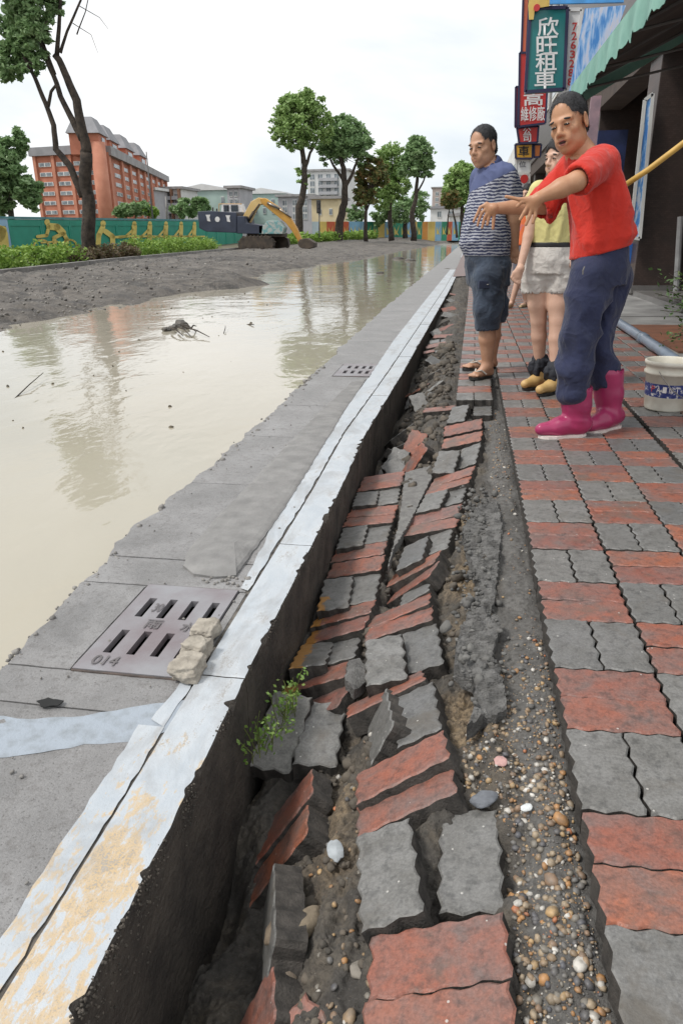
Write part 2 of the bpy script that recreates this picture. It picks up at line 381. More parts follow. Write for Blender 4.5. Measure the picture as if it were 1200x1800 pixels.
# ---------------------------------------------------------------- soil under and between
ctl = []
def ctlrow(x, d):
    for y, z in d: ctl.append((x, y, z))
ctlrow(-.53, [(.3,-.6),(.8,-.6),(1.2,-.58),(1.6,-.52),(2,-.46),(2.5,-.42),(3,-.40),(3.5,-.40),(4,-.48),(5,-.46),(6,-.42),(8,-.36),(10,-.3),(14,-.2),(20,-.1),(30,-.06)])
ctlrow(-.40, [(.3,-.50),(.55,-.49),(.8,-.47),(1.05,-.46),(1.25,-.44),(1.45,-.42),(4,-.40),(4.6,-.36),(5.2,-.31),(6,-.27),(8,-.2),(10,-.16),(14,-.1),(20,-.06)])
ctlrow(-.30, [(.3,-.36),(.55,-.36),(.8,-.36),(1.05,-.35),(1.25,-.33),(1.45,-.33),(4,-.3),(4.6,-.25),(5.2,-.21),(6,-.18),(8,-.14),(10,-.11),(14,-.07),(20,-.05)])
ctlrow(-.20, [(.3,-.23),(.55,-.23),(.8,-.23),(1.0,-.23),(1.2,-.23),(1.35,-.22),(4,-.19),(4.6,-.15),(5.2,-.13),(6,-.10),(8,-.08),(10,-.06),(14,-.04),(20,-.03)])
ctlrow(-.15, [(.5,-.20),(.8,-.2),(.95,-.2),(4.3,-.13),(4.6,-.12),(5.2,-.09),(6,-.06),(8,-.05),(10,-.04),(14,-.03)])
ctlrow(-.27, [(1.75,-.26),(1.9,-.27),(2.1,-.28),(2.3,-.27),(2.5,-.255),(2.75,-.245),(3.0,-.225),(3.3,-.20),(3.6,-.18)])
ctlrow(.145, [(.3,-.07),(.6,-.07),(.9,-.072),(1.2,-.075)])
ctlrow(.21, [(.3,-.055),(.6,-.055),(.9,-.055),(1.2,-.055),(1.5,-.052),(1.8,-.05),(2.2,-.045),(2.6,-.045),(3,-.05),(3.5,-.055),(4,-.06),(4.5,-.065),(5,-.07),(8,-.06),(14,-.04)])
ctlrow(.05, [(1.3,-.12),(1.45,-.125),(1.6,-.14),(1.75,-.15),(1.9,-.155),(2.1,-.155),(2.3,-.15),(2.5,-.14),(2.7,-.125),(3,-.13)])
ctlrow(.12, [(1.4,-.075),(1.6,-.075),(1.8,-.075),(2.1,-.07),(2.4,-.065),(2.7,-.06),(3,-.075),(3.3,-.09),(3.6,-.095),(4,-.10)])
ctlrow(.30, [(.3,-.075),(1,-.075),(2,-.075),(3,-.075),(4,-.075),(6,-.08),(10,-.08),(20,-.08)])
for c, x, y, z, yw, pt, rl in SLUMP[:48]:
    h_ = .10 if c == 'R' else .05
    for q in (-1, 0, 1): ctl.append((x+q*h_*math.cos(rad(rl)), y, z-q*h_*math.sin(rad(rl))-.052))
for y in (5.5, 6.5, 8, 10, 13, 17, 22): ctl.append((.1, y, -.085))
for y in (1.25, 1.38): ctl.append((-.39, y, -.42))
ctl = np.array(ctl, dtype=np.float32)
xs = np.linspace(-.53, .315, 190).astype(np.float32)
ys = [.35]
while ys[-1] < 34: ys.append(ys[-1] + max(.0042, .0022*ys[-1]**1.35))
ys = np.array(ys, dtype=np.float32)
GX, GY = np.meshgrid(xs, ys)
Z = np.zeros_like(GX); W = np.zeros_like(GX)
for (cx, cy, cz) in ctl:
    d2 = ((GX-cx)/.08)**2 + ((GY-cy)/np.maximum(.14, .05*GY))**2
    w = 1/(d2+.02)**2; Z += w*cz; W += w
Z /= W
rough = np.clip((GX*-1+.16)/.25, 0, 1)                      # loose soil on the left, smooth sand strip on the right
sandw = np.clip((GX-.135+.03*vnoise(GX*9, GY*6))/.035, 0, 1)
near = np.clip(3/GY, .35, 1)
Z += (.02*fbm(GX*14, GY*14, oct=3) + .012*np.abs(fbm(GX*45, GY*45, oct=3)) + .004*fbm(GX*150, GY*150, oct=2))*(1-sandw*.88)*np.maximum(near, .6)
Z += sandw*.0035*fbm(GX*40, GY*40, oct=3)
ny, nx = GX.shape
idx = np.arange(ny*nx).reshape(ny, nx)
Fq = np.stack([idx[:-1, :-1], idx[:-1, 1:], idx[1:, 1:], idx[1:, :-1]], -1).reshape(-1, 4)
soil_me = np_mesh('soil', np.stack([GX, GY, Z], -1).reshape(-1, 3), Fq)
tanw = np.clip(.5+1.2*vnoise(GX*7+3, GY*5)+.5*vnoise(GX*22, GY*22), 0, 1)
tanw = tanw*np.clip(1-np.abs(GX-.04)/.11, 0, 1)*((GY > 1.45) & (GY < 3.2)) + np.clip(.9*tanw, 0, 1)*np.clip(1-np.abs(GX+.23)/.1, 0, 1)*((GY > 1.05) & (GY < 1.85))
ca = soil_me.color_attributes.new('mixw', 'FLOAT_COLOR', 'POINT')
arr = np.stack([sandw, tanw, np.zeros_like(tanw), np.ones_like(tanw)], -1).reshape(-1).astype(np.float32); ca.data.foreach_set('color', arr)
def m_trench():
    mt, nt, b = newmat('trench_soil'); v = coords(nt)
    at_ = N(nt, 'ShaderNodeAttribute', attribute_name='mixw'); sp = N(nt, 'ShaderNodeSeparateColor'); nt.links.new(at_.outputs['Color'], sp.inputs[0])
    a = nz(nt, v, 7, 6, .6, .3); f = nz(nt, v, 70, 6, .7); g2 = nz(nt, v, 260, 3, .7)
    c = ramp(nt, a, [(.34, (.062, .057, .052)), (.5, (.10, .09, .078)), (.66, (.155, .13, .10))])
    c = mixc(nt, sp.outputs[1], c, ramp(nt, f, [(.35, (.2, .145, .088)), (.65, (.36, .27, .17))]))
    c = mixc(nt, sp.outputs[0], c, ramp(nt, nz(nt, v, 16, 5), [(.3, (.115, .11, .103)), (.7, (.175, .168, .158))]))
    c = mixc(nt, ramp(nt, f, [(.36, (.65,)*3), (.58, (0,)*3)]), c, (.045, .04, .035))
    c = mixc(nt, ramp(nt, g2, [(.63, (0,)*3), (.74, (.55,)*3)]), c, (.4, .36, .3))
    nt.links.new(c, b.inputs['Base Color']); b.inputs['Roughness'].default_value = .82
    bump(nt, b, mth(nt, 'ADD', f, mth(nt, 'MULTIPLY', g2, .6)), .75, .010); return mt
M_TRENCH = m_trench()
soil = tag(link('soil', soil_me, None, M_TRENCH, smooth=True), 'broken dark soil exposed between kerb and paving', kind='structure')
def soil_z(x, y):
    i = int(np.clip(np.searchsorted(ys, y), 1, ny-1)); j = int(np.clip((x+.53)/.845*189, 0, 189)); return float(Z[i, j])

# lumps and pebbles
def stone_mesh(name, seed, sub=2, rough=.25, flat=.7, freq=2.2):
    bm = bmesh.new(); bmesh.ops.create_icosphere(bm, subdivisions=sub, radius=1)
    for v in bm.verts:
        n = mnoise.noise(v.co*freq + Vector((seed*3.1, 7, 1))); n2 = mnoise.noise(v.co*freq*2.7 + Vector((seed, 3, 1)))
        v.co *= 1 + rough*n + rough*.5*n2; v.co.z *= flat
    me = bpy.data.meshes.new(name); bm.to_mesh(me); bm.free(); return me
def mesh_np(me):
    v = np.zeros(len(me.vertices)*3, dtype=np.float32); me.vertices.foreach_get('co', v)
    return v.reshape(-1, 3), np.array([list(p.vertices) for p in me.polygons], dtype=np.int32)
def scatter(name, protos, items, mat, parent=None, smooth=True):
    """joins many small stones (x,y,z,scale,rotation) into one mesh"""
    pr = [mesh_np(p) for p in protos]; Vs, Fs = [], []; b = 0
    for (x, y, z, s, sq) in items:
        v, f = pr[random.randrange(len(pr))]
        R = np.array(Matrix.Rotation(random.uniform(0, 6.3), 3, Vector((random.gauss(0, .35), random.gauss(0, .35), 1)).normalized()), dtype=np.float32)
        Vs.append((v*np.array([s, s*sq, s*.9], dtype=np.float32)) @ R.T + np.array([x, y, z], dtype=np.float32)); Fs.append(f+b); b += len(v)
    me = np_mesh(name, np.concatenate(Vs), np.concatenate(Fs)); o = link(name, me, parent, mat, smooth); return o
peb = [stone_mesh('pebble', i, 2, .22, .62, 1.2) for i in range(6)]
clod = [stone_mesh('clod', 20+i, 2, .42, .8, 2.0) for i in range(6)]
clod_lo = [stone_mesh('clod_small', 30+i, 1, .45, .85, 2.0) for i in range(6)]
def m_pebble():
    mt, nt, b = newmat('pebble'); v = coords(nt)
    oi = N(nt, 'ShaderNodeObjectInfo').outputs['Random']; isl = N(nt, 'ShaderNodeNewGeometry').outputs['Random Per Island']
    r = mth(nt, 'FRACT', mth(nt, 'ADD', mth(nt, 'MULTIPLY', oi, 7.3), mth(nt, 'MULTIPLY', isl, 3.7)))
    n = N(nt, 'ShaderNodeValToRGB'); n.color_ramp.interpolation = 'CONSTANT'; nt.links.new(r, n.inputs[0])
    st = [(.0, (.16, .155, .15)), (.13, (.30, .21, .13)), (.27, (.42, .22, .09)), (.37, (.22, .2, .17)), (.5, (.36, .28, .19)), (.6, (.55, .52, .47)), (.67, (.1, .1, .11)), (.78, (.26, .17, .11)), (.88, (.45, .30, .15)), (.95, (.66, .63, .58)), (.98, (.48, .17, .07))]
    cr = n.color_ramp
    while len(cr.elements) < len(st): cr.elements.new(.5)
    for el, (p, c) in zip(cr.elements, st): el.position = p; el.color = (*c, 1)
    c = mixc(nt, ramp(nt, nz(nt, v, 80, 5), [(.4, (.5,)*3), (.6, (0,)*3)]), n.outputs[0], (.13, .115, .095))
    nt.links.new(c, b.inputs['Base Color']); b.inputs['Roughness'].default_value = .5; bump(nt, b, nz(nt, v, 300, 3), .3, .002); return mt
M_PEB = m_pebble()
for q in peb: q.materials.append(M_PEB)
gravel = empty('gravel_bed', (0, 0, 0), 'strip of loose gravel and pebbles beside the intact paving', kind='structure')
pl = []
for i in range(16000):
    y = .45 + 4.6*random.random()**2.1; x = random.uniform(.03, .268)
    lim = np.interp(y, [.45, 1.15, 1.3, 1.6, 1.75, 2.2, 5], [.135, .135, .04, .06, .15, .15, .17])
    if x < lim: continue
    dens = np.interp(y, [.4, 1.3, 1.55, 1.75, 2.0, 3.0, 3.4, 4, 5], [1, 1, .8, .35, .08, .10, .35, .4, .1])
    if y > 1.62 and x > .2 and y < 1.9: dens = max(dens, .5)
    if random.random() > dens: continue
    s = .0016 + .0085*random.random()**3.6*np.interp(y, [.5, 1.4, 2, 5], [1, 1, .75, .8])
    pl.append((x, y, s))
pl += [(.205, 1.30, .012), (.21, 1.04, .014), (.185, 1.12, .011), (.16, 1.21, .013), (.235, .86, .014), (.2, .73, .013), (.235, 1.42, .011), (.2, 1.52, .010), (.235, 3.4, .013), (.23, 3.55, .010), (.245, 2.9, .010), (.2, .95, .014), (.24, 1.17, .016), (.175, .83, .012), (.155, .69, .013)]
pl.sort(key=lambda q: -q[2]/q[1])
for i, (x, y, s) in enumerate(pl[:290]):
    o = bpy.data.objects.new('pebble', peb[random.randrange(6)]); COL.objects.link(o); o.parent = gravel
    o.location = (x, y, soil_z(x, y)+s*.25); o.scale = (s*random.uniform(.8, 1.3), s*random.uniform(.75, 1.1), s*random.uniform(.8, 1.1))
    o.rotation_euler = (random.gauss(0, .35), random.gauss(0, .35), random.uniform(0, 6.3))
for q in peb: q.polygons.foreach_set('use_smooth', np.ones(len(q.polygons), dtype=bool))
peb_lo = [stone_mesh('grit', 50+i, 1, .25, .7, 1.3) for i in range(5)]
it = [(x, y, soil_z(x, y)+s*.2, s, random.uniform(.7, 1.1)) for x, y, s in pl[290:]]
tag(scatter('grit', peb_lo, it, M_PEB, gravel), kind='stuff')
# pebbles among the soil on the kerb side
it = []
for i in range(150):
    y = random.uniform(.5, 1.6); x = random.uniform(-.30, -.11) + .03*(1-y)
    it.append((x, y, soil_z(x, y)+.002, random.uniform(.002, .008), 1))
for x, y, s in [(-.165, .72, .022), (-.125, .70, .02), (-.19, .70, .017), (-.15, .76, .014), (-.135, .80, .016)]: it.append((x, y, soil_z(x, y)+s*.4, s, .8))
tag(scatter('grit', peb, it, M_PEB, soil), kind='stuff')
# clods of soil
it = []
for i in range(2600):
    y = .5 + 7.5*random.random()**1.7; x = random.uniform(-.45, .12)
    if y < 1.7 and (x > -.12 or x < -.34): continue
    if 1.7 <= y < 3.9:
        if not (-.29 < x < -.23 or -.02 < x < .13): continue
        if y > 3.1 and x > -.02: continue
    if y >= 3.9 and x > -.1: continue
    s = random.uniform(.004, .011)*np.interp(y, [.5, 2, 8], [1, 1.1, 2.6])*(1 if random.random() < .85 else 2.1)
    it.append((x, y, soil_z(x, y)+s*.25, s, random.uniform(.7, 1.1)))
M_CLOD = simple('clod', (.15, .125, .098), (.06, .055, .048), 9, .9, .8, .006)
tag(scatter('clods', clod, it, M_CLOD, soil, False), kind='stuff')
it = []
for i in range(420):
    y = random.uniform(1.5, 3.2); x = np.interp(y, [1.5, 1.9, 2.4, 3.2], [.10, .085, .08, .09])+random.gauss(0, .035)
    s_ = random.uniform(.003, .010)*(1 if random.random() < .85 else 2.0); it.append((x, y, max(soil_z(x, y)+.004, -.05+random.gauss(0, .01)), s_, .8))
tag(scatter('clods', clod, it, simple('clod_grey', (.17, .165, .155), (.075, .072, .068), 12, .9, .8, .006), soil, False), kind='stuff')
# two long stones beside the upended paver and a pale stone chip
for nm, px, sc, rot, c in [('stone', (495, 1625, -.25), (.022, .055, .02), -.35, (.22, .17, .12)), ('stone', (530, 1630, -.235), (.026, .06, .022), -.4, (.25, .2, .14)), ('stone', (505, 1715, -.27), (.022, .024, .02), 0, (.2, .16, .12)),
                           ('stone', (590, 1495, -.205), (.019, .028, .007), .3, (.45, .48, .5)), ('stone', (640, 1705, -.19), (.025, .022, .014), .4, (.3, .27, .23)), ('stone', (880, 1338, -.06), (.016, .014, .005), .4, (.6, .36, .33)), ('stone', (925, 1420, -.05), (.013, .009, .004), .4, (.7, .72, .72)), ('stone', (850, 1405, -.075), (.03, .02, .012), .2, (.17, .18, .2))]:
    p = gnd(*px); me = stone_mesh('stone', px[0], 3, .2, .9, 1.6); me.materials.append(simple('stone_%d' % int(px[0]), c, None, 60, .8, .5, .004))
    o = link('stone', me, soil, smooth=True, world=False); o.location = p; o.scale = sc; o.rotation_euler = (random.uniform(-.2, .2), random.uniform(-.3, .1), rot)
# crust of grey mortar bedding lifted in plates
def plate(name, outline, ztop, thick, parent, mat, amp=.006, tilt=(0, 0), seed=0):
    from mathutils.geometry import tessellate_polygon
    pts = [Vector((p[0], p[1], 0)) for p in outline]; out = []
    for i, p in enumerate(pts):                              # ragged outline
        q = pts[(i+1) % len(pts)]; n = max(1, int((q-p).length/.012))
        for k in range(n):
            t = p.lerp(q, k/n); out.append(t + Vector((random.uniform(-.004, .004), random.uniform(-.004, .004), 0)))
    bm = bmesh.new(); vs_ = [bm.verts.new(p) for p in out]; f = bm.faces.new(vs_)
    bmesh.ops.triangulate(bm, faces=[f]); bmesh.ops.subdivide_edges(bm, edges=list(bm.edges), cuts=4, use_grid_fill=True); bmesh.ops.triangulate(bm, faces=list(bm.faces))
    bm.faces.ensure_lookup_table()
    if bm.faces[0].normal.z < 0: bmesh.ops.reverse_faces(bm, faces=list(bm.faces))
    top = list(bm.faces); r = bmesh.ops.extrude_face_region(bm, geom=top); ex = [v for v in r['geom'] if isinstance(v, bmesh.types.BMVert)]
    exs = set(ex); c = sum(out, Vector())/len(out)
    for v in bm.verts:
        n = mnoise.fractal(Vector((v.co.x*30, v.co.y*30, seed)), .7, 2.1, 4)
        base = ztop + tilt[0]*(v.co.x-c.x) + tilt[1]*(v.co.y-c.y)
        v.co.z = base + amp*n if v in exs else base - thick + amp*n*.5
    bmesh.ops.recalc_face_normals(bm, faces=bm.faces)
    me = bpy.data.meshes.new(name); bm.to_mesh(me); bm.free(); return link(name, me, parent, mat)
M_CRUST = simple('crust', (.19, .185, .178), (.085, .082, .078), 22, .9, 1.0, .012)
def o4(z, *pp): return [tuple(gnd(600+a/4, 1080+b/4, z)[:2]) for a, b in pp]
plate('crust_plate', o4(-.05, (810, 200), (900, 100), (1080, 30), (1120, 90), (1075, 250), (1050, 330), (1095, 400), (1130, 480), (1150, 690), (1080, 740), (1010, 720), (890, 800), (955, 620), (930, 480), (800, 390)), -.04, .045, soil, M_CRUST, .017, (.12, 0), 1)
plate('crust_plate', [tuple(gnd(a, b, -.05)[:2]) for a, b in ((812, 930), (838, 893), (872, 885), (882, 930), (875, 1000), (868, 1060), (845, 1105), (800, 1125), (842, 1030), (825, 975))], -.045, .05, soil, M_CRUST, .018, (.1, .01), 2)
plate('crust_plate', [tuple(gnd(a, b, -.20)[:2]) for a, b in ((712, 835), (755, 828), (758, 850), (740, 885), (718, 930), (690, 975), (682, 1005), (700, 930))], -.175, .04, soil, simple('grey_sand_crust', (.2, .195, .185), (.14, .135, .13), 30, .85, .6, .004), .004, (.1, 0), 3)
plate('crust_plate', [tuple(gnd(a, b, -.2)[:2]) for a, b in ((612, 1165), (632, 1160), (645, 1185), (640, 1205), (622, 1218), (606, 1195))], -.19, .035, soil, M_CRUST, .004, (.1, 0), 4)

# ================================================================ KERB AND GUTTER
def m_paint(name, paint, amount_y, yellow=True):
    """worn white paint over concrete, older yellow coat showing through on the nearer stretch"""
    mt, nt, b = newmat(name); v = coords(nt)
    sx = N(nt, 'ShaderNodeSeparateXYZ'); nt.links.new(v, sx.inputs[0])
    mpv = N(nt, 'ShaderNodeMapping'); mpv.inputs['Scale'].default_value = (1, .45, 1); nt.links.new(v, mpv.inputs[0]); v2 = mpv.outputs[0]
    a = nz(nt, v2, 11, 7, .66, .5); f = nz(nt, v2, 60, 6, .72, .3); g2 = nz(nt, v, 220, 4, .7); l = nz(nt, v, 2.6, 3)
    white = ramp(nt, a, [(.3, (.41, .45, .49)), (.55, (.49, .52, .55)), (.75, (.54, .555, .565))])
    conc = ramp(nt, f, [(.3, (.2, .19, .18)), (.7, (.38, .36, .34))])
    yel = ramp(nt, f, [(.3, (.52, .33, .12)), (.7, (.60, .44, .24))])
    nearf = N(nt, 'ShaderNodeMapRange'); nearf.inputs[1].default_value = 1.55; nearf.inputs[2].default_value = 1.05; nearf.inputs[3].default_value = -.16; nearf.inputs[4].default_value = .02
    nt.links.new(sx.outputs[1], nearf.inputs[0])
    yf = mth(nt, 'ADD', mth(nt, 'ADD', mth(nt, 'MULTIPLY', a, .5), mth(nt, 'MULTIPLY', f, .5)), nearf.outputs[0])
    c = mixc(nt, ramp(nt, yf, [(.515, (0,)*3), (.535, (.55,)*3), (.60, (.9,)*3)]), white, yel)
    wear = mth(nt, 'ADD', mth(nt, 'MULTIPLY', a, .4), mth(nt, 'MULTIPLY', mth(nt, 'ADD', f, g2), .3))
    c = mixc(nt, ramp(nt, wear, [(.545, (0,)*3), (.60, (.9,)*3)]), c, conc)
    c = mixc(nt, ramp(nt, g2, [(.27, (.6,)*3), (.38, (0,)*3)]), c, (.2, .19, .18))
    c = mixc(nt, ramp(nt, nz(nt, v2, 5, 6, .7, .6), [(.36, (.5,)*3), (.5, (0,)*3)]), c, (.27, .265, .26))
    nt.links.new(c, b.inputs['Base Color']); nt.links.new(ramp(nt, a, [(.3, (.32,)*3), (.7, (.6,)*3)]), b.inputs['Roughness'])
    bump(nt, b, mth(nt, 'ADD', f, mth(nt, 'MULTIPLY', g2, .7)), .4, .004); return mt
M_KPAINT = m_paint('kerb_paint', None, None)
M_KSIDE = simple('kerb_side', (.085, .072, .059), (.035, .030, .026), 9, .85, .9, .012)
M_CONC = None
def m_conc():
    mt, nt, b = newmat('gutter_concrete'); v = coords(nt)
    a = nz(nt, v, 3.2, 6, .6, .3); f = nz(nt, v, 45, 6, .7); g2 = nz(nt, v, 190, 5, .72)
    c = ramp(nt, a, [(.3, (.19, .185, .182)), (.5, (.265, .258, .256)), (.7, (.34, .335, .335))])
    c = mixc(nt, ramp(nt, f, [(.33, (.55,)*3), (.5, (0,)*3)]), c, (.14, .13, .122))
    c = mixc(nt, ramp(nt, g2, [(.34, (.8,)*3), (.44, (0,)*3)]), c, (.085, .08, .075))
    c = mixc(nt, ramp(nt, g2, [(.62, (0,)*3), (.72, (.6,)*3)]), c, (.62, .6, .57))
    nt.links.new(c, b.inputs['Base Color']); nt.links.new(ramp(nt, a, [(.35, (.38,)*3), (.65, (.7,)*3)]), b.inputs['Roughness'])
    bump(nt, b, mth(nt, 'ADD', f, mth(nt, 'MULTIPLY', g2, .8)), .7, .006); return mt
M_CONC = m_conc()
def strip_block(name, y0, y1, xl, xr, ztop, zbot, parent, mats, step=.02, jl=.0, jr=.0, xsub=4, topamp=.0015, chip=.012, tl=0.):
    """cast block between y0..y1; edges xl(y), xr(y) get ragged by jl/jr"""
    n = max(2, int((y1-y0)/step)); m_ = xsub; V = []; F_ = []; mi = []
    Y = np.linspace(y0, y1, n+1)
    for i, y in enumerate(Y):
        a = xl(y) + (jl*(fbm(np.array([y*6.]), np.array([3.1]), oct=4)[0])); b_ = xr(y) + (jr*(fbm(np.array([y*16.]), np.array([9.1]), oct=3)[0]))
        ch = max(0, vnoise(np.array([y*37.]), np.array([5.3]))[0]-.35+.5*vnoise(np.array([y*5.]), np.array([8.3]))[0])*chip*1.2
        row = [(a, -.05), (a+.001, -.008)]
        for k in range(m_+1): row.append((a+.003+(b_-a-.008-ch)*k/m_, 0))
        row += [(b_-.002, -.008-ch*.8), (b_+.0, -.05-ch)]
        for q, (x, dz) in enumerate(row):
            zt = ztop + tl*(x-a)
            e = .003 if i in (0, n) else 0
            V.append((x, y, zt+dz-e+(topamp*float(mnoise.noise(Vector((x*25, y*25, 1)))) if dz == 0 else 0)))
        V.append((b_-.012, y, zbot)); V.append((a+.012, y, zbot))
    w = m_+1+4+2
    for i in range(n):
        for q in range(w):
            q2 = (q+1) % w
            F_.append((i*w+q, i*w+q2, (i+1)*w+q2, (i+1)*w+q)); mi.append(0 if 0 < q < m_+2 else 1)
    F_.append(tuple(range(w-1, -1, -1))); mi.append(1); F_.append(tuple(n*w+k for k in range(w))); mi.append(1)
    me = bpy.data.meshes.new(name); me.from_pydata(V, [], F_)
    for mt in mats: me.materials.append(mt)
    bm = bmesh.new(); bm.from_mesh(me); 
    for f, q in zip(bm.faces, mi): f.material_index = q
    bmesh.ops.recalc_face_normals(bm, faces=bm.faces); bm.to_mesh(me); bm.free()
    return link(name, me, parent)
kerb = empty('kerb', (0, 0, 0), 'white painted concrete kerb with chipped edge and old yellow paint', kind='structure')
def kr(y): return -.515 + np.interp(y, [0, 3, 4, 6, 9, 16, 28], [0, -.01, -.03, .01, .045, .13, .2])
def kl(y): return kr(y) - .13
ky = [.3, 1.515, 2.385, 3.30, 4.2, 5.1, 6.0, 6.9, 7.8, 8.7, 9.6, 10.5, 11.4, 12.3, 13.2, 14.1, 15, 16, 17, 18, 19, 20, 22, 24, 26, 28, 32, 36, 40]
for a, b in zip(ky[:-1], ky[1:]):
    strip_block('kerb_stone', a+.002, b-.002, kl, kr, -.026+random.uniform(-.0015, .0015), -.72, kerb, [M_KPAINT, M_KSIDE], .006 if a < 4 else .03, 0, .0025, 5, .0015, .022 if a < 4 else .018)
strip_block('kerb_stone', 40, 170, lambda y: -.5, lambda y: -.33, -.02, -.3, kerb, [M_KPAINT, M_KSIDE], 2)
gutter = empty('gutter', (0, 0, 0), 'pale concrete gutter slabs along the flooded road', kind='structure')
def gl(y): return np.interp(y, [0, 1.5, 1.8, 2.3, 2.55, 3.1, 4, 6, 8, 13, 40], [-1.24, -1.225, -1.225, -1.265, -1.275, -1.25, -1.25, -1.26, -1.3, -1.33, -1.25])
def gr(y): return kl(y) - .0085
GZ = -.036
GRX0, GRX1, GRY0, GRY1 = -1.005, -.695, 1.497, 2.0
def gslab(a, b, xl=gl, xr=gr, jl=.024, z=GZ): return strip_block('slab', a+.003, b-.003, xl, xr, z, -.5, gutter, [M_CONC, M_CONC], .02 if a < 6 else .06, jl, 0, 10, .002, 0)
gslab(.3, 1.34); gslab(1.34, GRY0-.001)
gslab(GRY0, GRY1, gl, lambda y: GRX0-.004); gslab(GRY0, GRY1, lambda y: GRX1+.004, gr, 0)
gslab(GRY1+.001, 2.21)
gy = [2.21, 3.05, 3.92, 4.75, 5.35]
for a, b in zip(gy[:-1], gy[1:]): gslab(a, b, z=GZ+random.uniform(-.003, .003))
G2X0, G2X1, G2Y0, G2Y1 = -1.08, -.775, 5.86, 6.48
gslab(5.35, G2Y0-.001); gslab(G2Y0, G2Y1, gl, lambda y: G2X0-.004); gslab(G2Y0, G2Y1, lambda y: G2X1+.004, gr, 0); gslab(G2Y1+.001, 7.1)
gy = [7.1, 8, 9, 10.2, 11.4, 12.6, 14, 16, 18, 20, 24, 28, 34, 40]
for a, b in zip(gy[:-1], gy[1:]): gslab(a, b)
strip_block('slab', 40, 170, lambda y: -1.3, lambda y: -.51, GZ, -.3, gutter, [M_CONC, M_CONC], 2)
mb = MB()
for y0_, y1_ in zip(np.arange(.3, 26, .5), np.arange(.8, 26.5, .5)): mb.add([(float(kl(y0_))-.02, y0_, GZ-.0015), (float(kl(y0_))+.02, y0_, GZ-.0015), (float(kl(y1_))+.02, y1_, GZ-.0015), (float(kl(y1_))-.02, y1_, GZ-.0015)], [(0, 1, 2, 3)])
mb.build('joint_fill', simple('joint_dirt', (.16, .145, .125), (.05, .045, .04), 30, .9, .6, .006), gutter)
# paint run onto the gutter beside the kerb, and a painted band across it
def sheet(name, outline, z, parent, mat, seg=.03, jit=.004):
    out = []
    n_ = len(outline)
    for i in range(n_):
        p = Vector((*outline[i], 0)); q = Vector((*outline[(i+1) % n_], 0)); n = max(1, int((q-p).length/seg))
        for k in range(n):
            t = p.lerp(q, k/n); out.append((t.x+random.uniform(-jit, jit), t.y+random.uniform(-jit, jit), z))
    bm = bmesh.new(); f = bm.faces.new([bm.verts.new(p) for p in out]); bmesh.ops.triangulate(bm, faces=[f])
    bmesh.ops.recalc_face_normals(bm, faces=bm.faces)
    bm.faces.ensure_lookup_table()
    if bm.faces[0].normal.z < 0: bmesh.ops.reverse_faces(bm, faces=list(bm.faces))
    me = bpy.data.meshes.new(name); bm.to_mesh(me); bm.free(); return link(name, me, parent, mat)
M_BAND = simple('pale_blue_paint', (.33, .37, .42), (.25, .275, .30), 26, .4, .5, .004, lo=.3, hi=.56)
sheet('paint_strip', [(-.6575, .35), (-.6575, 1.30), (-.72, 1.30), (-.715, .9), (-.705, .35)], GZ+.0022, gutter, M_KPAINT)
sheet('paint_strip', [(-.6575, 1.30), (-.6575, 1.49), (-.69, 1.48), (-.70, 1.32)], GZ+.0022, gutter, M_KPAINT)
sheet('paint_band', [tuple(gnd(a, b, GZ+.006)[:2]) for a, b in ((-20, 1255), (60, 1262), (150, 1255), (250, 1235), (322, 1228), (300, 1280), (235, 1300), (150, 1305), (70, 1322), (-20, 1330))], GZ+.0007, gutter, M_BAND)
pt = [(-.66, 2.02), (-.675, 2.25), (-.70, 2.6), (-.72, 3.2), (-.75, 4.2), (-.74, 5.8), (-.76, 8), (-.72, 14), (-.62, 26)]
sheet('paint_strip', [(float(kl(y))-.0105, y) for y in np.linspace(2.0, 26, 60)] + [(x-.03, y) for x, y in reversed(pt)], GZ+.0036, gutter, M_KPAINT, .05)
# smooth mortar ramp laid over the gutter
def mortar():
    out = [(-.735, 2.10), (-.80, 2.075), (-.88, 2.09), (-.945, 2.15), (-.975, 2.3), (-.98, 2.6), (-.965, 3.1), (-.95, 3.9), (-.92, 4.8), (-.88, 5.6), (-.78, 5.75), (-.77, 4.6), (-.745, 3.6), (-.725, 2.7)]
    from mathutils.geometry import intersect_point_line
    pts = []
    for i in range(len(out)):
        p = Vector((*out[i], 0)); q = Vector((*out[(i+1) % len(out)], 0)); n = max(1, int((q-p).length/.03))
        for k in range(n): pts.append(p.lerp(q, k/n)+Vector((random.uniform(-.003, .003), random.uniform(-.003, .003), 0)))
    c = Vector((-.86, 3.6, 0)); V = []; F_ = []; n = len(pts)
    for t, dz in ((0, -.012), (0, .004), (.06, .012), (.2, .018), (.5, .019)):
        for p in pts: 
            q = Vector((p.x + (-.86-p.x)*t*1.2, p.y + (max(2.4, min(5.2, p.y))-p.y)*t*1.5, 0)); k = np.interp(p.y, [2.1, 2.4, 4, 5.6], [1.2, .55, .4, .2]); V.append((q.x, q.y, GZ+dz*k + (.004 if dz > 0 else 0)))
    for r in range(4):
        for i in range(n): F_.append((r*n+i, r*n+(i+1) % n, (r+1)*n+(i+1) % n, (r+1)*n+i))
    F_.append(tuple(4*n+i for i in range(n)))
    mb = MB(); mb.v = V; mb.f = F_
    return mb.build('mortar_patch', simple('mortar', (.255, .248, .24), (.185, .18, .175), 12, .7, .6, .004), gutter, smooth=False)
mortar()
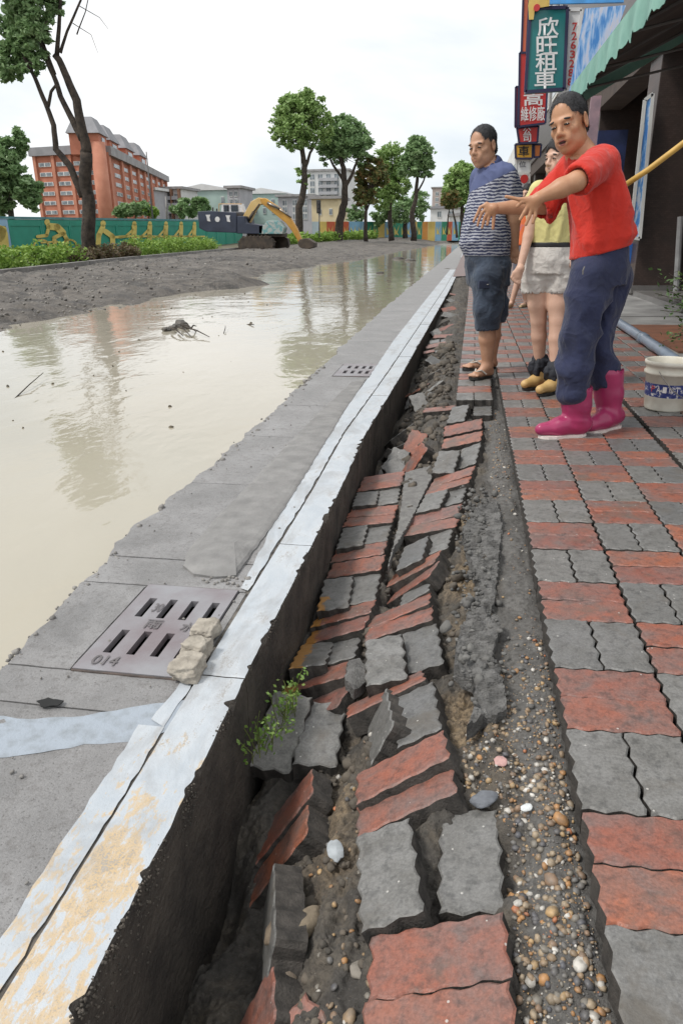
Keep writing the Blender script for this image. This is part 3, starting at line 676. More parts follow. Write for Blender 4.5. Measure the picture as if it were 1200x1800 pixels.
# crumbs along the broken water edge, and on the kerb lip
it = []
for i in range(330):
    y = random.uniform(1.35, 6.5)
    x = float(gl(y)) + random.gauss(.012, .02); it.append((x, y, GZ+(.0 if x > gl(y)+.012 else -.018)+random.uniform(-.008, .004), random.uniform(.003, .013)*(.5+random.random()**3)*(1+.1*y), .8))
for i in range(70):
    x, y = random.uniform(-1.2, -.66), random.uniform(.6, 5); it.append((x, y, GZ+.004, random.uniform(.002, .006), .8))
for i in range(40): it.append((random.uniform(-.84, -.68), random.uniform(2.03, 2.10), GZ+.003, random.uniform(.003, .009), .8))
tag(scatter('crumbs', clod_lo, it, simple('crumb', (.30, .285, .265), (.17, .16, .15), 40, .9, .5, .004), gutter, False), kind='stuff')
it = []
for i in range(5200):
    y = .5 + 8*random.random()**2.2; dz = abs(random.gauss(0, .02))
    if vnoise(np.array([y*9.]), np.array([1.7]))[0]+.5*vnoise(np.array([y*31.]), np.array([4.7]))[0] < (.1 if y > 1.15 else -.35): continue
    big = np.interp(y, [.5, 1.1, 1.6, 9], [1.15, 1.0, .7, 1.2])
    if y < 1.15: dz = abs(random.gauss(.015, .055))
    it.append((float(kr(y))-.002+random.uniform(-.008, .003), y, -.026-dz, random.uniform(.0015, .0042)*big, .8))
tag(scatter('crumbs', clod_lo, it, simple('kerb_aggregate', (.13, .11, .09), (.05, .045, .038), 40, .9, .5, .004), kerb, False), kind='stuff')
# ================================================================ WATER AND FAR BANK
def m_water():
    mt, nt, b = newmat('muddy_water'); v = coords(nt)
    a = nz(nt, v, .35, 4, .5, .2)
    nt.links.new(ramp(nt, a, [(.3, (.385, .35, .275)), (.7, (.455, .42, .345))]), b.inputs['Base Color'])
    b.inputs['Roughness'].default_value = .035; b.inputs['IOR'].default_value = 1.38
    mp = N(nt, 'ShaderNodeMapping'); mp.inputs['Scale'].default_value = (1, .55, 1); mp.inputs['Rotation'].default_value = (0, 0, .5); nt.links.new(v, mp.inputs[0])
    r1 = nz(nt, mp.outputs[0], 3.2, 3, .5, .4); r2 = nz(nt, mp.outputs[0], 14, 3, .5, .2); r3 = nz(nt, v, .6, 2)
    h = mth(nt, 'ADD', mth(nt, 'MULTIPLY', r1, 1.0), mth(nt, 'MULTIPLY', r2, .22))
    h = mth(nt, 'MULTIPLY', h, ramp(nt, r3, [(.35, (.35,)*3), (.65, (1,)*3)]))
    bump(nt, b, h, .22, .05); return mt
M_WATER = m_water()
WZ = -.115
mb = MB(); mb.add([(-60, -6, WZ), (-1.0, -6, WZ), (-1.0, 170, WZ), (-60, 170, WZ)], [(0, 1, 2, 3)])
tag(mb.build('water', M_WATER), 'muddy cream coloured flood water covering the road', kind='structure')
edge = np.array([(-6.6, 4), (-6.34, 9.1), (-6.3, 10.6), (-6.15, 12.1), (-6.5, 15.6), (-5.9, 17.5), (-5.5, 19.2), (-6.7, 22), (-7.1, 26.4), (-6.7, 33.4), (-5.9, 41.7), (-5.75, 61), (-4.8, 106), (-4, 165)])
kline = np.array([(-11.6, 4), (-12.5, 12), (-13.43, 19.8), (-14.2, 24.2), (-15.7, 31.7), (-16.9, 41), (-17.9, 52), (-18.6, 62), (-18.0, 78), (-14.5, 100), (-9.0, 125), (-7, 165)])
def kx(y): return np.interp(y, kline[:, 1], kline[:, 0])
def bank_h(y): return np.interp(y, [0, 40, 62, 90, 125, 170], [.02, .05, .12, .6, .95, 1.0])
ysb = [4.0]
while ysb[-1] < 165: ysb.append(ysb[-1] + max(.14, .011*ysb[-1]))
ysb = np.array(ysb); ts = np.linspace(-.12, 1.02, 90)
TY, TT = np.meshgrid(ysb, ts, indexing='ij')
EX = np.interp(TY, edge[:, 1], edge[:, 0]) + .25*fbm(TY*.9, TY*0+2, oct=3); KX = kx(TY)
BX = EX + (KX-EX)*TT
prof = np.interp(TT, [-.12, 0, .08, .3, .6, .85, .97, 1.02], [-.3, WZ, -.03, .02, .08, .1, .06, .04])
BZ = prof*1.0 + np.clip(TT, 0, 1)*bank_h(TY)
fall = np.clip((TT+.02)*14, 0, 1)*np.clip((1.0-TT)*9, .1, 1)
BZ += fall*(.10*fbm(BX*.55, TY*.55, oct=4) + .05*np.abs(fbm(BX*1.7, TY*1.7, oct=3)) + .02*fbm(BX*6, TY*6, oct=2))
a, b = BX.shape; idx = np.arange(a*b).reshape(a, b)
Fq = np.stack([idx[:-1, :-1], idx[1:, :-1], idx[1:, 1:], idx[:-1, 1:]], -1).reshape(-1, 4)
def m_mud():
    mt, nt, b = newmat('mud'); v = coords(nt)
    a = nz(nt, v, .7, 6, .6, .3); f = nz(nt, v, 5, 7, .72); g2 = nz(nt, v, 16, 5, .75)
    c = ramp(nt, a, [(.3, (.10, .086, .072)), (.5, (.155, .136, .116)), (.7, (.21, .187, .163))])
    c = mixc(nt, ramp(nt, nz(nt, v, 1.9, 6, .7, .5), [(.40, (.85,)*3), (.52, (0,)*3)]), c, (.055, .05, .046))
    c = mixc(nt, ramp(nt, f, [(.36, (.8,)*3), (.52, (0,)*3)]), c, (.07, .064, .058))
    c = mixc(nt, ramp(nt, g2, [(.60, (0,)*3), (.68, (.75,)*3)]), c, (.48, .46, .43))
    nt.links.new(c, b.inputs['Base Color']); b.inputs['Roughness'].default_value = .7
    bump(nt, b, mth(nt, 'ADD', f, g2), .8, .06); return mt
M_MUD = m_mud()
o = link('mud_bank', np_mesh('mud_bank', np.stack([BX, TY, BZ], -1).reshape(-1, 3), Fq), None, M_MUD, True)
tag(o, 'grey mud and gravel bank across the flood water', kind='structure')
def bank_z(x, y):
    e_ = np.interp(y, edge[:, 1], edge[:, 0]); t = (x-e_)/(kx(y)-e_)
    i = int(np.clip(np.searchsorted(ysb, y), 0, a-1)); j = int(np.clip(np.searchsorted(ts, t), 0, b-1)); return float(BZ[i, j])
it = []
for i in range(2600):
    y = 7 + 60*random.random()**2; e_ = np.interp(y, edge[:, 1], edge[:, 0]); t = random.random()**.8
    x = e_ + (kx(y)-e_)*t; s = random.uniform(.012, .04)*(1 if random.random() < .97 else 2.2)
    it.append((x, y, bank_z(x, y)+s*.2, s, .8))
tag(scatter('bank_stones', clod_lo, it, simple('bank_stone', (.32, .30, .27), (.10, .092, .085), 1.1, .85, .4, .02), o, False), kind='stuff')
# kerb and verge on the far side
M_FARK = simple('far_kerb_concrete', (.34, .325, .31), (.2, .19, .18), 2.5, .85, .4, .02)
fk = empty('far_kerb', (0, 0, 0), 'grey concrete kerb along the far planting strip', kind='structure')
kp = [(float(kx(y)), y) for y in np.arange(4, 64, 3)]
for p, q in zip(kp[:-1], kp[1:]):
    mb = MB(); mb.beam((p[0]-.15, p[1]+.02, bank_h(p[1])+.04), (q[0]-.15, q[1]-.02, bank_h(q[1])+.04), .28, .34); mb.build('kerb_stone', M_FARK, fk)
M_VERGE = simple('verge_soil', (.16, .13, .09), (.07, .075, .04), 1.2, .95, .5, .03)
vv = []; vf = []
yst = list(np.arange(2, 166, 4))
for y in yst:
    z = bank_h(y)+.08; vv += [(float(kx(y))-.25, y, z), (float(kx(y))-14, y, z), (-260, y, z-.1)]
for i in range(len(yst)-1):
    k = i*3; vf += [(k, k+3, k+4, k+1), (k+1, k+4, k+5, k+2)]
mb = MB(); mb.v = vv; mb.f = vf; tag(mb.build('verge', M_VERGE), 'planting strip and open ground beyond the bank', kind='structure')
mb = MB(); mb.add([(-500, 164, .9), (500, 164, .9), (500, 900, 1.5), (-500, 900, 1.5)], [(0, 1, 2, 3)])
mb.add([(-600, -80, -1.2), (600, -80, -1.2), (600, 900, -1.2), (-600, 900, -1.2)], [(0, 1, 2, 3)])
tag(mb.build('ground', M_VERGE), 'open ground reaching the horizon', kind='structure')

# ================================================================ FOLIAGE
def m_leaf(name, c1, c2, c3=None):
    mt, nt, b = newmat(name); isl = N(nt, 'ShaderNodeNewGeometry').outputs['Random Per Island']
    col = ramp(nt, isl, [(0, c1), (.6, c2), (1, c3 or c2)])
    v = coords(nt); col = mixc(nt, ramp(nt, nz(nt, v, .8, 3), [(.35, (.4,)*3), (.6, (0,)*3)]), col, c1)
    nt.links.new(col, b.inputs['Base Color']); b.inputs['Roughness'].default_value = .55
    tr = N(nt, 'ShaderNodeBsdfTranslucent'); nt.links.new(col, tr.inputs[0]); ms = N(nt, 'ShaderNodeMixShader'); ms.inputs[0].default_value = .25
    out = nt.nodes['Material Output']; nt.links.new(b.outputs[0], ms.inputs[1]); nt.links.new(tr.outputs[0], ms.inputs[2]); nt.links.new(ms.outputs[0], out.inputs[0]); return mt
M_LEAF = m_leaf('leaf_mid', (.18, .29, .085), (.31, .46, .15), (.42, .55, .22))
M_LEAFD = m_leaf('leaf_dark', (.15, .25, .10), (.25, .39, .165), (.36, .49, .25))
M_LEAFO = m_leaf('leaf_olive', (.12, .15, .05), (.20, .24, .08), (.36, .17, .07))
M_LEAFH = m_leaf('leaf_hedge', (.15, .27, .04), (.27, .42, .07), (.38, .52, .12))
M_LEAFB = m_leaf('leaf_brown', (.10, .07, .035), (.16, .11, .06), (.13, .15, .05))
M_BARK = simple('bark', (.085, .065, .05), (.03, .024, .02), 5, .95, .9, .05)
M_BARK2 = simple('bark_grey', (.12, .10, .085), (.045, .038, .032), 4, .95, .9, .05)
def leaves(blobs, n, size, rng, droop=0., clump=.22, shell=.3):
    """leaf faces gathered in clumps through ellipsoids [(centre, (rx,ry,rz))]"""
    vol = np.array([r[0]*r[1]*r[2] for _, r in blobs])**(2/3); vol = vol/vol.sum(); C_ = []
    for (c, r), f in zip(blobs, vol):
        m_ = max(8, int(n*f*.85)); nc = max(9, int(m_/40))
        d = rng.normal(size=(nc, 3)); d /= np.linalg.norm(d, axis=1)[:, None]
        rr = shell + (1-shell)*rng.random(nc)**.6
        cc = d*rr[:, None]*np.array(r)*.86 + np.array(c)
        which = rng.integers(0, nc, m_); q = rng.normal(size=(m_, 3)); q /= (np.linalg.norm(q, axis=1)[:, None]+1e-6); q *= (rng.random(m_)**.45)[:, None]
        cs = clump*np.mean(r)*(.6+.8*rng.random(nc)); q = q*cs[which][:, None]*np.array([1, 1, .7])
        C_.append(cc[which] + q)
    C_ = np.concatenate(C_); n = len(C_)
    a = rng.normal(size=(n, 3)); a[:, 2] = a[:, 2]*.55 - droop; a /= np.linalg.norm(a, axis=1)[:, None]
    t = rng.normal(size=(n, 3)); bb = np.cross(a, t); bb /= np.linalg.norm(bb, axis=1)[:, None]
    s = size*(.6+.8*rng.random(n))[:, None]
    V = np.stack([C_-a*s, C_+bb*s*.45, C_+a*s, C_-bb*s*.45], 1).reshape(-1, 3)
    F_ = np.arange(4*n).reshape(n, 4); return V, F_
def wob(pts, amp, seed, sub=4):
    out = []; pts = [Vector(p) for p in pts]
    for i in range(len(pts)-1):
        for k in range(sub):
            t = k/sub; p = pts[i].lerp(pts[i+1], t); w = mnoise.noise_vector(p*.9+Vector((seed, 0, 0)))*amp if (i+k) else Vector(); out.append(p+w)
    out.append(pts[-1]); return out
def tree(name, label, Y, limbs, blobs, n, size, leafm, bark=M_BARK, cat='tree', group=None, seed=0, zbase=None, droop=.1, clump=.21, depth=.9, twigs=16):
    """limbs: list of (photo points, base radius, tip radius); blobs: (px,py,rx,ry) surveyed at distance Y"""
    rng = np.random.default_rng(seed); base = at(*limbs[0][0][0], Y)
    if zbase is not None: base.z = zbase
    root = empty(name, base, label, cat, group)
    mb = MB()
    for li, (pp, r0, r1) in enumerate(limbs):
        pts = [at(x, y, Y + (dy[0] if dy else 0)) for x, y, *dy in pp]
        if li == 0 and zbase is not None: pts[0].z = zbase-.1
        w = wob(pts, r0*.5, seed+li); m_ = len(w)
        mb.tube(w, [r0+(r1-r0)*(i/(m_-1))**.8 for i in range(m_)], 9)
    k = (at(700, 400, Y)-at(600, 400, Y)).length/100
    bl = [(tuple(at(x, y, Y)+Vector((0, rng.normal()*rx*k*.2, 0))), (rx*k, rx*k*depth, ry*k)) for x, y, rx, ry in blobs]
    top = at(*limbs[0][0][-1][:2], Y)
    for c, r in bl:
        for q in range(max(3, twigs//len(bl))):
            d = Vector(rng.normal(size=3)).normalized(); e_ = Vector(c)+Vector((d.x*r[0], d.y*r[1], d.z*r[2]))*.8
            s_ = top if (top-Vector(c)).length < 3*max(r) else Vector(c)
            mid = s_.lerp(e_, .5)+Vector((0, 0, -.1*max(r))); mb.tube([s_, mid, e_], [.05+.02*max(r), .04, .015], 5, False)
    mb.build('trunk', bark, root, True)
    V, F_ = leaves(bl, n, size, rng, droop, clump)
    link('crown', np_mesh('crown', V, F_), root, leafm)
    return root
# ---------------------------------------------------------------- big tree by the cyclist mural
tree('street_tree', 'tall forked dark trunk tree standing before the cyclist mural', 31.8,
     [([(157, 466), (154, 400), (151, 330), (152, 268)], .33, .26),
      ([(150, 270), (143, 235), (135, 175), (118, 135), (96, 95)], .24, .13), ([(100, 97), (104, 50), (105, 0), (104, -40)], .10, .05), ([(106, 92), (118, 55), (142, 0), (150, -40)], .07, .03),
      ([(145, 245), (128, 210), (106, 170), (88, 120), (68, 60), (62, 10)], .16, .06),
      ([(146, 345), (122, 292), (98, 264), (95, 220), (80, 180), (60, 135), (40, 90)], .17, .07), ([(84, 188), (90, 160), (100, 148)], .08, .05), ([(97, 130), (75, 70), (40, 20)], .06, .03),
      ([(135, 60), (150, 20), (160, -30)], .03, .012), ([(128, 40), (160, 60), (172, 92)], .018, .006), ([(140, 10), (175, 30), (190, 50)], .018, .006)],
     [(25, 50, 52, 60), (72, 45, 34, 50), (15, 105, 42, 38), (62, 110, 30, 26), (40, -30, 70, 40), (85, 5, 30, 30)], 15000, .13, M_LEAFD, seed=3, zbase=.1, droop=.5, clump=.20)
rng = np.random.default_rng(5)
# ---------------------------------------------------------------- other trees
tree('street_tree', 'dense dark green tree at the left edge behind the mural wall', 60, [([(15, 385), (18, 340), (20, 300)], .3, .15)], [(15, 290, 42, 55), (52, 335, 32, 34), (5, 345, 40, 40), (30, 250, 25, 28), (62, 350, 22, 25)], 13000, .24, M_LEAFD, M_BARK2, seed=8, zbase=.1)
T = 'trees along the far bank'
tree('street_tree', 'tall leaning tree with rounded crown just behind the excavator', 84, [([(524, 408), (527, 365), (536, 315), (532, 265), (528, 240)], .5, .2), ([(534, 300), (545, 268), (560, 240)], .22, .08)], [(527, 208, 50, 44), (498, 226, 32, 32), (558, 222, 32, 38), (535, 178, 38, 24), (512, 195, 34, 30), (528, 250, 30, 18), (530, 312, 15, 22)], 14850, .215, M_LEAF, group=T, seed=11, zbase=.4)
tree('street_tree', 'broad crowned tree with curved dark trunk right of the excavator', 88, [([(593, 412), (600, 375), (607, 335), (603, 295), (598, 265)], .55, .22), ([(606, 330), (622, 298), (632, 272)], .24, .1), ([(606, 320), (585, 290), (575, 268)], .2, .08)], [(608, 246, 42, 38), (580, 262, 30, 30), (634, 258, 26, 36), (604, 218, 30, 20)], 13500, .215, M_LEAFD, group=T, seed=12, zbase=.5)
tree('street_tree', 'small olive tree with rusty orange leaves on one side', 90, [([(643, 412), (642, 370), (648, 335)], .28, .12), ([(643, 372), (655, 345), (664, 330)], .12, .05)], [(643, 325, 26, 30), (658, 300, 26, 24), (640, 345, 22, 20), (672, 308, 14, 20)], 5500, .3, M_LEAFO, group=T, seed=13, zbase=.55)
tree('street_tree', 'green tree in the middle of the far row, half hidden by its neighbours', 97, [([(688, 412), (684, 375), (690, 330)], .4, .15)], [(685, 285, 34, 36), (702, 320, 28, 30), (676, 345, 26, 28)], 10125, .215, M_LEAF, group=T, seed=14, zbase=.65)
tree('street_tree', 'slender dark tree with a high oval crown near the flood end', 93, [([(727, 412), (725, 370), (733, 325), (736, 290)], .4, .14), ([(729, 345), (745, 315), (750, 300)], .14, .06)], [(735, 275, 28, 36), (718, 292, 20, 24), (750, 290, 16, 22), (732, 250, 20, 14)], 10125, .215, M_LEAFD, group=T, seed=15, zbase=.6)
tree('street_tree', 'dark leafy mass of tree behind the middle of the far row', 112, [([(712, 405), (712, 380), (712, 350)], .4, .2)], [(700, 370, 36, 28), (735, 362, 26, 32), (668, 380, 22, 20), (625, 372, 20, 26)], 11475, .215, M_LEAFD, group=T, seed=16, zbase=.9)
tree('street_tree', 'rounded pale green tree just left of the man in the striped polo shirt', 118, [([(812, 405), (812, 370), (810, 340)], .4, .2)], [(812, 320, 34, 36), (795, 345, 22, 26), (832, 345, 24, 34)], 7500, .4, M_LEAF, group=T, seed=17, zbase=1)
tree('street_tree', 'small thin stemmed olive tree before the pale tent roof', 100, [([(803, 412), (800, 390), (795, 365)], .18, .08), ([(785, 412), (787, 385), (790, 365)], .14, .06)], [(792, 350, 18, 16), (800, 345, 12, 12)], 2600, .3, M_LEAFO, group=T, seed=18, zbase=.9)
for (px, py, rx, ry, lab) in [(238, 366, 30, 14, 'low dark bush behind the wall beneath the grey house'), (262, 372, 16, 10, 'bright low bush behind the wall beside the thin pole'), (322, 366, 26, 18, 'bushy green shrub behind the wall near the excavator'), (352, 362, 20, 16, 'rounded shrub behind the wall touching the excavator body'), (215, 372, 20, 11, 'brownish low bush behind the wall beside the orange tower')]:
    tree('bush', lab, 78, [([(px, 392), (px, 380), (px, py)], .1, .05)], [(px, py, rx, ry), (px+rx*.5, py+3, rx*.5, ry*.8)], 1800, .3, M_LEAFD if px != 262 else M_LEAFH, cat='bush', seed=int(px), zbase=.2)
# ---------------------------------------------------------------- hedges
def hedge(label, y0, y1, off, h, w, n, mat, seed, step=.55):
    rng = np.random.default_rng(seed); bl = []; y = y0
    while y < y1:
        x = float(kx(y))-off + rng.normal()*.08; z = bank_h(y)+.12
        bl.append(((x, y, z+h*.45), (w*.55, step*1.0, h*.55*(.85+.3*rng.random())))); y += step
    root = empty('hedge', (float(kx(y0))-off, y0, bank_h(y0)), label, 'hedge')
    V, F_ = leaves(bl, n, .075*(1 if y0 < 40 else 2.2), rng, -.2, .5, .6); link('foliage', np_mesh('foliage', V, F_), root, mat)
    mb = MB()
    for c, r in bl:
        for k in range(3): mb.tube([(c[0]+rng.normal()*.1, c[1]+rng.normal()*.1, c[2]-r[2]), (c[0]+rng.normal()*.2, c[1]+rng.normal()*.2, c[2]+r[2]*.4)], [.02, .008], 5)
    tag(mb.build('stems', M_BARK, root), kind='stuff')
hedge('bright green clipped hedge left of the forked tree trunk', 18.5, 28.0, 1.0, .72, 1.3, 9000, M_LEAFH, 1)
hedge('brown withered hedge around the forked tree trunk', 28.2, 37.0, 1.0, .65, 1.2, 7000, M_LEAFB, 2)
hedge('bright green hedge running from the forked tree to the excavator', 37.2, 55.0, 1.1, .95, 1.5, 12000, M_LEAFH, 3)
hedge('far low hedge in front of the coloured hoarding', 70, 104, -.6, .9, 1.4, 9000, M_LEAFH, 4, 1.0)
# ================================================================ MURAL WALL
def wall_pt(px, Y, top): p = at(px, 385, Y); return Vector((p.x, p.y, top))
wall = empty('mural_wall', (-24.2, 36.5, .1), 'long green painted wall with yellow cyclist and tug of war mural', 'wall')
WS = [Vector((-23.9, 27.5, 2.12)), Vector((-24.2, 36.5, 2.21)), Vector((-25.0, 70, 2.69)), Vector((-25.6, 86, 2.9))]
def wall_at(t):
    """t metres along the wall from its left end"""
    for a_, b_ in zip(WS[:-1], WS[1:]):
        L_ = (b_-a_).length
        if t <= L_ or b_ is WS[-1]: return a_.lerp(b_, t/L_)
        t -= L_
M_WG = simple('mural_green', (.02, .30, .21), (.016, .24, .17), .8, .6, .2, .01)  # mural green lightened in the colour, in place of distance haze
M_WB = simple('mural_blue', (.32, .52, .72), (.25, .42, .6), .8, .6, .2, .01)
M_WY = simple('mural_yellow', (.72, .58, .16), (.6, .46, .11), 1.2, .6, .2, .01)
M_COPE = simple('wall_coping', (.10, .30, .32), (.07, .2, .22), 1.2, .7, .2, .01)
tt = 0; first = True; L_tot = sum((b_-a_).length for a_, b_ in zip(WS[:-1], WS[1:]))
brk = [0, 4.5, 9.6] + list(np.arange(12.9, L_tot, 3.3))
for t0, t1 in zip(brk[:-1], brk[1:]):
    p, q = wall_at(t0), wall_at(t1); d = (q-p); d.z = 0; d.normalize(); nrm = Vector((d.y, -d.x, 0)); base = .0
    def fn(u, v, t, p=p, q=q): r = p.lerp(q, u); return Vector((r.x, r.y, base+(r.z-.12-base)*v))+nrm*t
    mb = MB(); mb.prism([(.004, 0), (.996, 0), (.996, 1), (.004, 1)], fn, -.2, 0)
    pan = mb.build('panel', M_WB if t1 < 10 else M_WG, wall)
    mb = MB()                                            # raised frame of the cast panel
    for u0, u1, v0, v1 in ((.004, .05, .02, .98), (.95, .996, .02, .98), (.05, .95, .84, .98)): mb.prism([(u0, v0), (u1, v0), (u1, v1), (u0, v1)], fn, .001, .035)
    mb.build('panel_frame', M_WB if t1 < 10 else M_WG, pan)
    mb = MB(); mb.beam(p+Vector((0, 0, -.05))-nrm*.1, q+Vector((0, 0, -.05))-nrm*.1, .30, .12); mb.build('coping', M_COPE, wall)
# painted figures: flat paint on the wall, 12 mm proud so it stays its own surface
A_, B_ = WS[1], WS[2]; wd = (B_-A_); wd.z = 0; wd.normalize(); wn = Vector((wd.y, -wd.x, 0))
def on_wall(cx, cy):
    px, py = cx/3, 300+cy/3; r = ray(px, py); o_ = Vector((0, 0, CAM_H)); k = (A_+wn*.05-o_).dot(wn)/r.dot(wn); return o_+r*k
def figure(strokes, circles=()):
    mb = MB()
    for pts, w in strokes:
        for (x0, y0), (x1, y1) in zip(pts[:-1], pts[1:]):
            L_ = math.hypot(x1-x0, y1-y0); ux, uy = (x1-x0)/L_, (y1-y0)/L_; h = w/2; poly = []
            for k in range(7): a_ = math.pi/2+math.pi*k/6; poly.append((x0+h*(ux*math.cos(a_)-uy*math.sin(a_)), y0+h*(uy*math.cos(a_)+ux*math.sin(a_))))
            for k in range(7): a_ = -math.pi/2+math.pi*k/6; poly.append((x1+h*(ux*math.cos(a_)-uy*math.sin(a_)), y1+h*(uy*math.cos(a_)+ux*math.sin(a_))))
            mb.prism(poly, lambda u, v, t: on_wall(u, v)+wn*t, 0, .012)
    for cx, cy, r in circles: mb.prism([(cx+r*math.cos(k*.35), cy+r*1.15*math.sin(k*.35)) for k in range(18)], lambda u, v, t: on_wall(u, v)+wn*t, 0, .012)
    mb.build('painted_figure', M_WY, wall)
def ring(cx, cy, r): return [(cx+r*math.cos(k*math.pi/9), cy+r*math.sin(k*math.pi/9)) for k in range(19)]
figure([([(262, 292), (300, 296), (330, 325)], 36), ([(258, 292), (246, 340), (198, 346)], 17), ([(332, 330), (285, 352), (292, 420)], 20), ([(338, 335), (352, 360), (352, 430)], 20), (ring(218, 402, 40), 9), (ring(366, 402, 40), 9), ([(218, 378), (300, 372), (366, 402)], 9)], [(248, 270, 14)])
figure([([(542, 295), (520, 340), (516, 430)], 26), ([(555, 318), (592, 345), (598, 430)], 26), ([(598, 350), (690, 343)], 13)], [(543, 277, 14)])
for x in (708, 790, 875, 955, 1025):
    s = np.interp(x, [708, 1025], [1, .75])
    figure([([(x, 290), (x-2, 345), (x, 400)], 26*s), ([(x-8, 310), (x-45*s, 345), (x-75*s, 350)], 12*s), ([(x, 345), (x+70*s, 345)], 10*s)], [(x, 277, 11*s)])
figure([([(10, 330), (20, 420)], 60), ([(-30, 310), (15, 310)], 40)], [(-10, 330, 40)])
# coloured hoarding farther on
ho = empty('hoarding', tuple(at(690, 410, 116)), 'far hoarding of red, blue, yellow and green painted panels', 'hoarding')
HC = {'r': (.62, .12, .05), 'b': (.25, .48, .68), 'g': (.03, .30, .18), 'y': (.75, .55, .15), 'w': (.55, .65, .7), 'o': (.7, .3, .06)}
hs = [(548, 'w'), (562, 'y'), (574, 'r'), (588, 'o'), (603, 'r'), (613, 'b'), (628, 'b'), (640, 'g'), (655, 'g'), (664, 'y'), (676, 'b'), (690, 'g'), (704, 'g'), (712, 'b'), (724, 'y'), (733, 'g'), (742, 'o'), (752, 'y'), (765, 'b'), (776, 'g'), (786, 'r'), (795, 'b'), (806, 'g'), (818, 'w'), (835, 'w')]
def hy(px): return np.interp(px, [548, 835], [104, 128])
for (p0, c), (p1, _) in zip(hs[:-1], hs[1:]):
    a_, b_ = at(p0, 391, hy(p0)), at(p1, 391, hy(p1)); zt = (at(p0, 389, hy(p0)).z)
    def fn(u, v, t, a_=a_, b_=b_): r = a_.lerp(b_, u); return Vector((r.x, r.y+t, .3+(zt-.3)*v))
    mb = MB(); mb.prism([(.01, 0), (.99, 0), (.99, 1), (.01, 1)], fn, 0, .2); pan = mb.build('panel', simple('hoarding_'+c, HC[c], None, .6, .6, .1, .02), ho)
    if c in 'grb':
        mb = MB(); mb.prism([(.2, .75), (.5, .5), (.85, .85), (.6, .45), (.8, .3), (.45, .38), (.25, .3)], fn, -.03, -.01); mb.build('painted_figure', M_WY, pan)
# ================================================================ EXCAVATOR
EXY = 59.0
ex = empty('excavator', (float(at(450, 442, EXY).x), EXY, .0), 'tracked excavator with yellow boom and dark blue counterweight parked on the bank', 'excavator')
def E_(px, py, dy=0): return at(px, py, EXY+dy)
M_EY = simple('excavator_yellow', (.62, .33, .06), (.45, .22, .04), 1.3, .45, .1, .01)
M_ENAVY = simple('excavator_navy', (.045, .055, .09), (.03, .036, .06), 1.2, .5, .1, .01)
M_ECREAM = simple('excavator_cream', (.70, .50, .22), (.62, .42, .16), 1.2, .5, .1, .01)
M_EDARK = simple('track_steel', (.10, .075, .055), (.045, .036, .03), 2, .8, .4, .02)
M_EWHITE = simple('decal_white', (.75, .74, .74), (.6, .58, .58), 5, .6, 0)
M_GLASS = simple('dark_glass', (.03, .04, .05), (.02, .025, .03), 2, .08, 0)
def ebox(name, x0, y0, x1, y1, d0, d1, mat, parent=ex, bev=.06):
    a_, b_ = E_(x0, y0), E_(x1, y1); mb = MB(); mb.box(((a_.x+b_.x)/2, EXY+(d0+d1)/2, (a_.z+b_.z)/2), (abs(b_.x-a_.x), d1-d0, abs(a_.z-b_.z))); return mb.build(name, mat, parent, bevel=bev)
def eprism(name, pts, d0, d1, mat, parent=ex, bev=.04):
    mb = MB(); q = [E_(x, y) for x, y in pts]; mb.prism([(p.x, p.z) for p in q], lambda u, v, t: Vector((u, EXY+t, v)), d0, d1); return mb.build(name, mat, parent, bevel=bev)
cw = eprism('counterweight', [(357, 372), (360, 401), (372, 407), (424, 409), (424, 374), (380, 371)], -1.3, 1.3, M_ENAVY)
for x, y in ((366, 383), (382, 385), (401, 384)):
    mb = MB(); c = E_(x, y, -1.32); mb.prism([(c.x-.2, c.z+.25), (c.x+.18, c.z+.25), (c.x+.1, c.z+.05), (c.x+.16, c.z-.25), (c.x-.1, c.z-.2), (c.x-.12, c.z+.05)] if x != 382 else [(c.x+.2*math.cos(k*.6), c.z+.2*math.sin(k*.6)) for k in range(10)], lambda u, v, t: Vector((u, EXY-1.32+t, v)), 0, .015); mb.build('decal', M_EWHITE, cw)
eprism('engine_housing', [(424, 380), (424, 410), (468, 411), (470, 396), (440, 392), (438, 380)], -1.25, 1.25, M_ENAVY)
eprism('side_panel', [(462, 396), (462, 411), (503, 411), (506, 400), (496, 388), (478, 388), (470, 396)], -1.25, -.2, simple('excavator_teal', (.16, .35, .36), (.42, .45, .42), 3.5, .6, .1, .01, lo=.45, hi=.55))
cab = eprism('cab', [(388, 373), (389, 357), (421, 357), (427, 373)], .1, 1.2, M_EWHITE, bev=.05)
for x0, x1 in ((392, 402), (405, 418)): ebox('window', x0, 360, x1, 371, .06, .12, M_GLASS, cab, .01)
for q_ in ((374, 364), (381, 366)): mb = MB(); mb.tube([E_(q_[0], 372), E_(*q_)], .06, 8); mb.build('exhaust', M_EDARK, ex)
mb = MB()
for a_, b_ in (((385, 372), (385, 358)), ((385, 358), (425, 358))): mb.tube([E_(*a_, -1.0), E_(*b_, -1.0)], .03, 6)
mb.build('handrail', M_EY, ex)
eprism('boom', [(423, 391), (443, 354), (456, 347), (471, 349), (470, 357), (457, 360), (449, 372), (441, 391)], -.35, .25, M_ECREAM)
eprism('stick', [(459, 349), (468, 348), (490, 362), (513, 383), (524, 401), (535, 428), (530, 431), (517, 408), (505, 392), (463, 358)], -.5, -.05, M_EY)
mb = MB(); mb.tube([E_(470, 356, -.55), E_(490, 366, -.55)], .11, 10); mb.tube([E_(488, 365, -.55), E_(512, 382, -.55)], .06, 10); mb.build('hydraulic_ram', simple('ram_steel', (.3, .28, .25), (.2, .18, .16), 3, .3, 0, metal=.8), ex, True)
